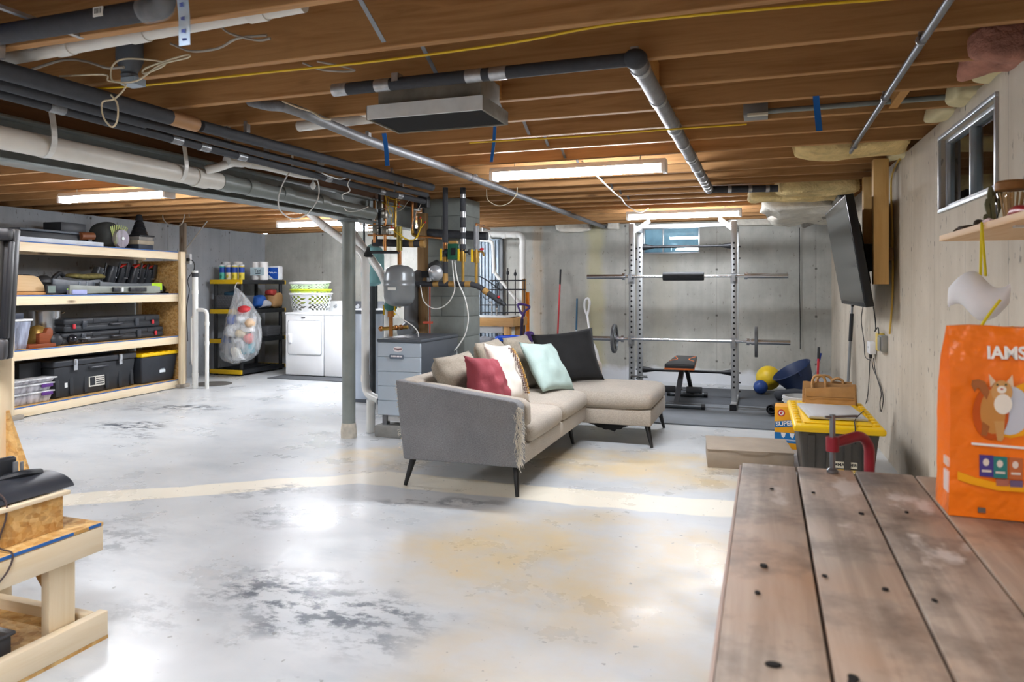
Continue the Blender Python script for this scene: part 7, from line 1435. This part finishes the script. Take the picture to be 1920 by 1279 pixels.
def longcase(label, u0, u1, v, y, z0, h_, d_):
    a, b = sh(u0, v, y).x, sh(u1, v, y).x; L = b - a; T = on('hard_case', label, 'case', (a + b) / 2, y + .12, 1, 0, 'long hard cases'); T.o.location.z += z0
    m = MB(); m.bx(-L / 2, L / 2, -d_ / 2, d_ / 2, 0, h_ * .5 - .003); T.part('lower_shell', m, CASE, bevel=.022, seg=3); m = MB(); m.bx(-L / 2, L / 2, -d_ / 2, d_ / 2, h_ * .5 + .003, h_); T.part('upper_shell', m, CASE, bevel=.022, seg=3); m = MB(); m.bx(-L / 2 + .01, L / 2 - .01, -d_ / 2 + .008, d_ / 2 - .01, h_ * .5 - .008, h_ * .5 + .008); T.part('seam', m, BLK_)
    for t in (-.32, .22): m = MB(); m.box((t * L, -d_ / 2 - .006, h_ * .5), (.06, .016, .09)); T.part('latch', m, M('latch_black', '#3a3e45', .35), bevel=.004)
    m = MB(); m.tube(elbowed([(-.1, -d_ / 2, h_ * .45), (-.1, -d_ / 2 - .03, h_ * .45), (.06, -d_ / 2 - .03, h_ * .45), (.06, -d_ / 2, h_ * .45)], .015), .01, 8); T.part('handle', m, M('latch_black', ''))
    for t in (-.42, .4): m = MB(); m.box((t * L, -d_ / 2 - .012, h_ * .42), (.035, .018, .05)); T.part('red_padlock', m, M('lock_red', '#c4323c', .4), bevel=.006)
    for t in (-.2, .05, .35): m = MB(); m.box((t * L, -d_ / 2 - .002, h_ * .75), (.1, .008, h_ * .3)); T.part('rib', m, CASE)
longcase('lower of two long black hard cases on the third shelf', 112, 303, 635, .12, 0, .125, .3); longcase('upper of two long black hard cases on the third shelf', 118, 298, 610, .14, .127, .15, .28)
# bottom level
for k, (dz, h_, dx, lb) in enumerate(((0, .115, 0, 'clear lidded box with purple latches at the bottom of the stack'), (.117, .08, .0, 'shallow clear lidded box second in the bottom shelf stack'), (.199, .05, .03, 'flat clear lid box on top of the bottom shelf stack'))):
    xa, xb = X_(14, 735, .05), X_(100, 735, .05); T = on('clear_box', lb, 'box', (xa + xb) / 2 + dx, .2, 0, 0, 'clear plastic boxes'); T.o.location.z += dz; w_ = (xb - xa)
    m = MB(); m.frust((0, 0, 0), (w_ * .9, .26), (w_, .3), h_ - .012); T.part('tub', m, film('box_film', '#d9d6dc', .6, .25), bevel=.012); m = MB(); m.bx(-w_ / 2 - .012, w_ / 2 + .012, -.162, .162, h_ - .014, h_); T.part('lid', m, film('lid_film', '#e8e9ea', .85, .3), bevel=.004)
    if k < 2: m = MB(); m.bx(w_ / 2 - .15, w_ / 2 - .02, -.17, -.155, h_ - .045, h_ - .01); T.part('purple_latch', m, M('latch_purple', '#5a2f7c', .4), bevel=.004)
    m = lump(MB(), (0, 0, h_ * .4), (w_ * .7, .2, h_ * .5), .02, 90 + k, 14, 8, .6); T.part('contents', m, M('contents%d' % k, '#b9b2bb', .8, 0, .3, 10), ang=80)
xa, xb = X_(100, 735, .1), X_(252, 722, .1); T = on('storage_chest', 'large black plastic chest with steel latches on the bottom shelf', 'chest', (xa + xb) / 2, .3, 0); w_ = xb - xa
m = MB(); m.frust((0, 0, 0), (w_ * .95, .38), (w_, .42), .33); T.part('body', m, CASE, bevel=.015); m = MB(); m.bx(-w_ / 2 - .015, w_ / 2 + .015, -.225, .225, .33, .4); T.part('lid', m, M('trunk_lid', '#33363c', .4), bevel=.018, seg=3)
for t in (-.28, .28): m = MB(); m.box((t * w_, -.232, .34), (.05, .016, .12)); T.part('latch', m, CH, bevel=.005)
m = MB(); m.tube(elbowed([(-.12, -.215, .29), (-.12, -.245, .29), (.12, -.245, .29), (.12, -.215, .29)], .015), .012, 8); T.part('handle', m, M('latch_black', ''))
for t in (-.46, -.3, -.13, .13, .3, .46): m = MB(); m.box((t * w_, -.206, .15), (.05, .012, .28), rotm(-.05, 0, 0)); T.part('rib', m, CASE, bevel=.004)
m = MB(); m.box((0, -.207, .12), (.22, .006, .12), rotm(-.05, 0, 0)); lb = T.part('label', m, M('label_cream', '#d8d6cc', .6)); m = MB(); m.box((-.06, -.211, .12), (.07, .003, .09), rotm(-.05, 0, 0)); T.part('label_picture', m, BLK_, parent=lb)
for k in range(4): m = MB(); m.box((.045, -.211, .155 - k * .024), (.11, .003, .009), rotm(-.05, 0, 0)); T.part('label_line', m, BLK_, parent=lb)
m = MB(); m.box((-.36 * w_, -.206, .12), (.035, .005, .05), rotm(-.05, 0, 0)); T.part('white_sticker', m, LW)
m = MB(); m.bx(-.3, .3, -.15, .15, 0, .07); on_solo('black_case', 'flat black case lying on the plastic chest', 'case', m, CASE, (xa + xb) / 2 + .05, .36, 0, dz=.402, bevel=.015)
m = MB(); m.bx(-.13, .13, -.2, .2, 0, .4); on_solo('black_case', 'upright black case between the clear boxes and the chest', 'case', m, BLK_, xa - .16, .42, 0, bevel=.01)
xa, xb = X_(266, 722, .02), min(X_(338, 715, .02), SL - .035); T = on('storage_tote', 'black tote with a yellow lid at the end of the bottom shelf', 'tote', (xa + xb) / 2 + .0, .24, 0); w_ = xb - xa
m = MB(); m.frust((0, 0, 0), (w_ * .82, .34), (w_ * .95, .4), .33); T.part('body', m, M('tote_navy', '#2d3138', .45), bevel=.02, seg=3); m = MB(); m.bx(-w_ / 2, w_ / 2, -.22, .22, .33, .37); T.part('lid', m, YL, bevel=.014, seg=3); m = MB(); m.box((.06, -.193, .19), (.1, .006, .19), rotm(-.09, 0, 0)); lb = T.part('label', m, M('label_white', '#dfe6ea', .6)); m = MB(); m.box((.06, -.197, .255), (.1, .003, .05), rotm(-.09, 0, 0)); T.part('label_band', m, M('label_teal', '#4f9f9a', .6), parent=lb); m = MB(); m.box((.06, -.197, .16), (.07, .003, .06), rotm(-.09, 0, 0)); T.part('label_print', m, M('label_grey', '#8e979e', .6), parent=lb)
for k in range(6): m = MB(); m.box((-w_ * .4 + k * w_ * .16, -.19, .372), (.05, .03, .01)); T.part('lid_rib', m, YL)

# ------------------------------------------------------------------ low wooden stand at the near left
FX, FY, FZ_ = -2.27, 2.0, .43
T = Thing('wooden_stand', 'low pine and chipboard stand with blue edge at the near corner', 'stand', (-2.57, 1.3, 0)); PY = wood('pine_y', '#ead3ac', '#f4e3c6', 'y', .55, .8); Y0_ = .1
m = MB(); m.bx(FX - .58, FX, Y0_, FY, FZ_ - .012, FZ_); T.part('deck', m, OSB, w=True, smooth=False); m = MB(); m.bx(FX - .001, FX + .0012, Y0_, FY - .12, FZ_ - .01, FZ_ + .0005); T.part('blue_edge', m, BLUE, w=True, smooth=False)
m = MB(); m.bx(FX - .001, FX + .0012, FY - .06, FY - .01, FZ_ - .01, FZ_ + .0005); T.part('blue_edge', m, BLUE, w=True, smooth=False)
for z0_, z1_ in ((FZ_ - .102, FZ_ - .013), (.012, .101)):
    for x0_, x1_ in ((FX - .038, FX), (FX - .58, FX - .542)): m = MB(); m.bx(x0_ - (.03 if z0_ < .2 and x0_ < FX - .1 else 0), x1_, Y0_, FY + (.0 if z0_ > .2 else .02), z0_, z1_); T.part('long_rail', m, PY, w=True, bevel=.003)
    m = MB(); m.bx(FX - .54, FX - .04, FY - .04, FY - .002, z0_, z1_); T.part('end_rail', m, PINE, w=True, bevel=.003)
m = MB(); m.bx(FX - .55, FX - .04, Y0_, FY - .04, .05, .062); T.part('lower_deck', m, OSB, w=True, smooth=False)
m = MB(); m.bx(FX - .58, FX, Y0_, FY + .02, .0, .012); T.part('bottom_board', m, OSB, w=True, smooth=False)
for y in (FY - .13, .3): m = MB(); m.bx(FX - .078, FX - .04, y - .05, y + .05, .06, FZ_ - .014); T.part('post', m, PINEZ, w=True, bevel=.003)
for y in (FY + .055, .3): m = MB(); m.bx(FX - .575, FX - .537, y - .05, y, .0, 1.47); T.part('post', m, PINEZ, w=True, bevel=.003)
m = MB(); m.prism([(FX - .537, .44), (FX - .36, .44), (FX - .537, .8)], .014, Matrix(((1, 0, 0, 0), (0, 0, 1, FY + .03), (0, 1, 0, 0), (0, 0, 0, 1)))); T.part('gusset', m, OSB, w=True, smooth=False)
m = MB(); m.prism([(FX - .35, .33), (FX - .2, .33), (FX - .08, .1), (FX - .16, .1)], .014, Matrix(((1, 0, 0, 0), (0, 0, 1, FY - .06), (0, 1, 0, 0), (0, 0, 0, 1)))); T.part('gusset', m, OSB, w=True, smooth=False)
T = Thing('chipboard_box', 'chipboard box with a pale lid board on the low stand', 'box', (FX - .22, 1.2, FZ_ + .001)); m = MB(); m.bx(FX - .36, FX - .075, .3, 1.9, FZ_ + .001, FZ_ + .118); T.part('body', m, OSB, w=True, smooth=False); m = MB(); m.bx(FX - .37, FX - .062, .3, 1.92, FZ_ + .118, FZ_ + .132); T.part('lid_board', m, PY, w=True, bevel=.002)
T = Thing('curved_board', 'black curved shell board with a strap binding on the chipboard box', 'board', (FX - .2, 1.2, FZ_ + .136)); m = MB(); zt = FZ_ + .133
def curve(u, v): a = PI * (.04 + .92 * u); return (FX - .2 - .12 * math.cos(a),   .35 + v * 1.6, zt + .052 * math.sin(a) * (1 - .2 * max(0, v - .8)))
m.grid(curve, 14, 8); T.part('shell', m, M('board_black', '#33353b', .4, 0, .1, 6), w=True, solid=.006)
hy = 1.82; hx = FX - .25; m = MB(); m.box((hx, hy, zt + .085), (.03, .07, .075)); T.part('heel_cup', m, BLK_, w=True, bevel=.012, seg=3)
m = MB(); m.box((hx + .03, hy + .015, zt + .068), (.008, .014, .075)); m.box((hx + .034, hy + .035, zt + .072), (.006, .01, .06)); T.part('metal_buckle', m, M('buckle_grey', ''), w=True)
m = MB(); m.tube(catmull([(hx, hy - .03, zt + .05), (hx + .05, hy + .03, zt + .062), (hx + .04, hy + .1, zt + .05)], 4), .013, 8); T.part('toe_strap', m, BLK_, w=True)
wire('thin dark cord draped over the low stand edge', [Vector((FX - .12, 1.66, zt + .075)), Vector((FX - .075, 1.69, zt + .03)), Vector((FX - .066, 1.69, zt - .03)), Vector((FX - .06, 1.66, FZ_ + .02)), Vector((FX + .004, 1.66, FZ_ + .003)), Vector((FX + .006, 1.64, FZ_ - .05)), Vector((FX + .006, 1.58, FZ_ - .09)), Vector((FX + .006, 1.5, FZ_ - .1)), Vector((FX + .006, 1.4, FZ_ - .08))], .003, M('cord_brown', '#4a3c3a', .7))
m = MB(); m.bx(-.14, .14, -.22, .22, 0, .07); m.bx(-.15, .15, -.23, .23, .07, .085); solo('black_case', 'low black case with grey lid under the low stand', 'case', m, M('case_grey', '#4a4c52', .45), (FX - .22, 1.5, .063), 0, bevel=.012)
T = Thing('wall_panel', 'tall dark metallic panel fixed to the post of the low stand', 'panel', (-2.7, 1.97, 1.0)); PG = M('panel_grey', '#8d8884', .38, .4, .06); PB_ = M('panel_black', '#26262a', .4)
pm = TR((-2.765, 1.955, 1.26)) @ rotm(.0, .05, .62)
m = MB(); m.bx(-.09, .06, .0, .05, -.25, .25, pm); T.part('back_plate', m, PB_, w=True, bevel=.006)
m = MB(); m.tube([pm @ Vector((-.02, -.0, -.17)), pm @ Vector((-.02, 0, .2))], .045, 24); T.part('rounded_front', m, PG, w=True)
m = MB(); m.bx(-.085, .06, -.05, .0, -.25, -.17, pm); T.part('lower_cap', m, M('panel_dark', '#4a484b', .4), w=True, bevel=.012); m = MB(); m.bx(-.085, .055, -.05, .0, .2, .25, pm); T.part('upper_cap', m, PB_, w=True, bevel=.012)
m = MB(); m.bx(.045, .06, -.03, .0, -.17, .2, pm); T.part('edge_strip', m, PB_, w=True, bevel=.004); m = MB(); m.beam((-2.77, 2.0, 1.2), (-2.81, 2.03, 1.2), .04, .04); T.part('bracket', m, PB_, w=True)
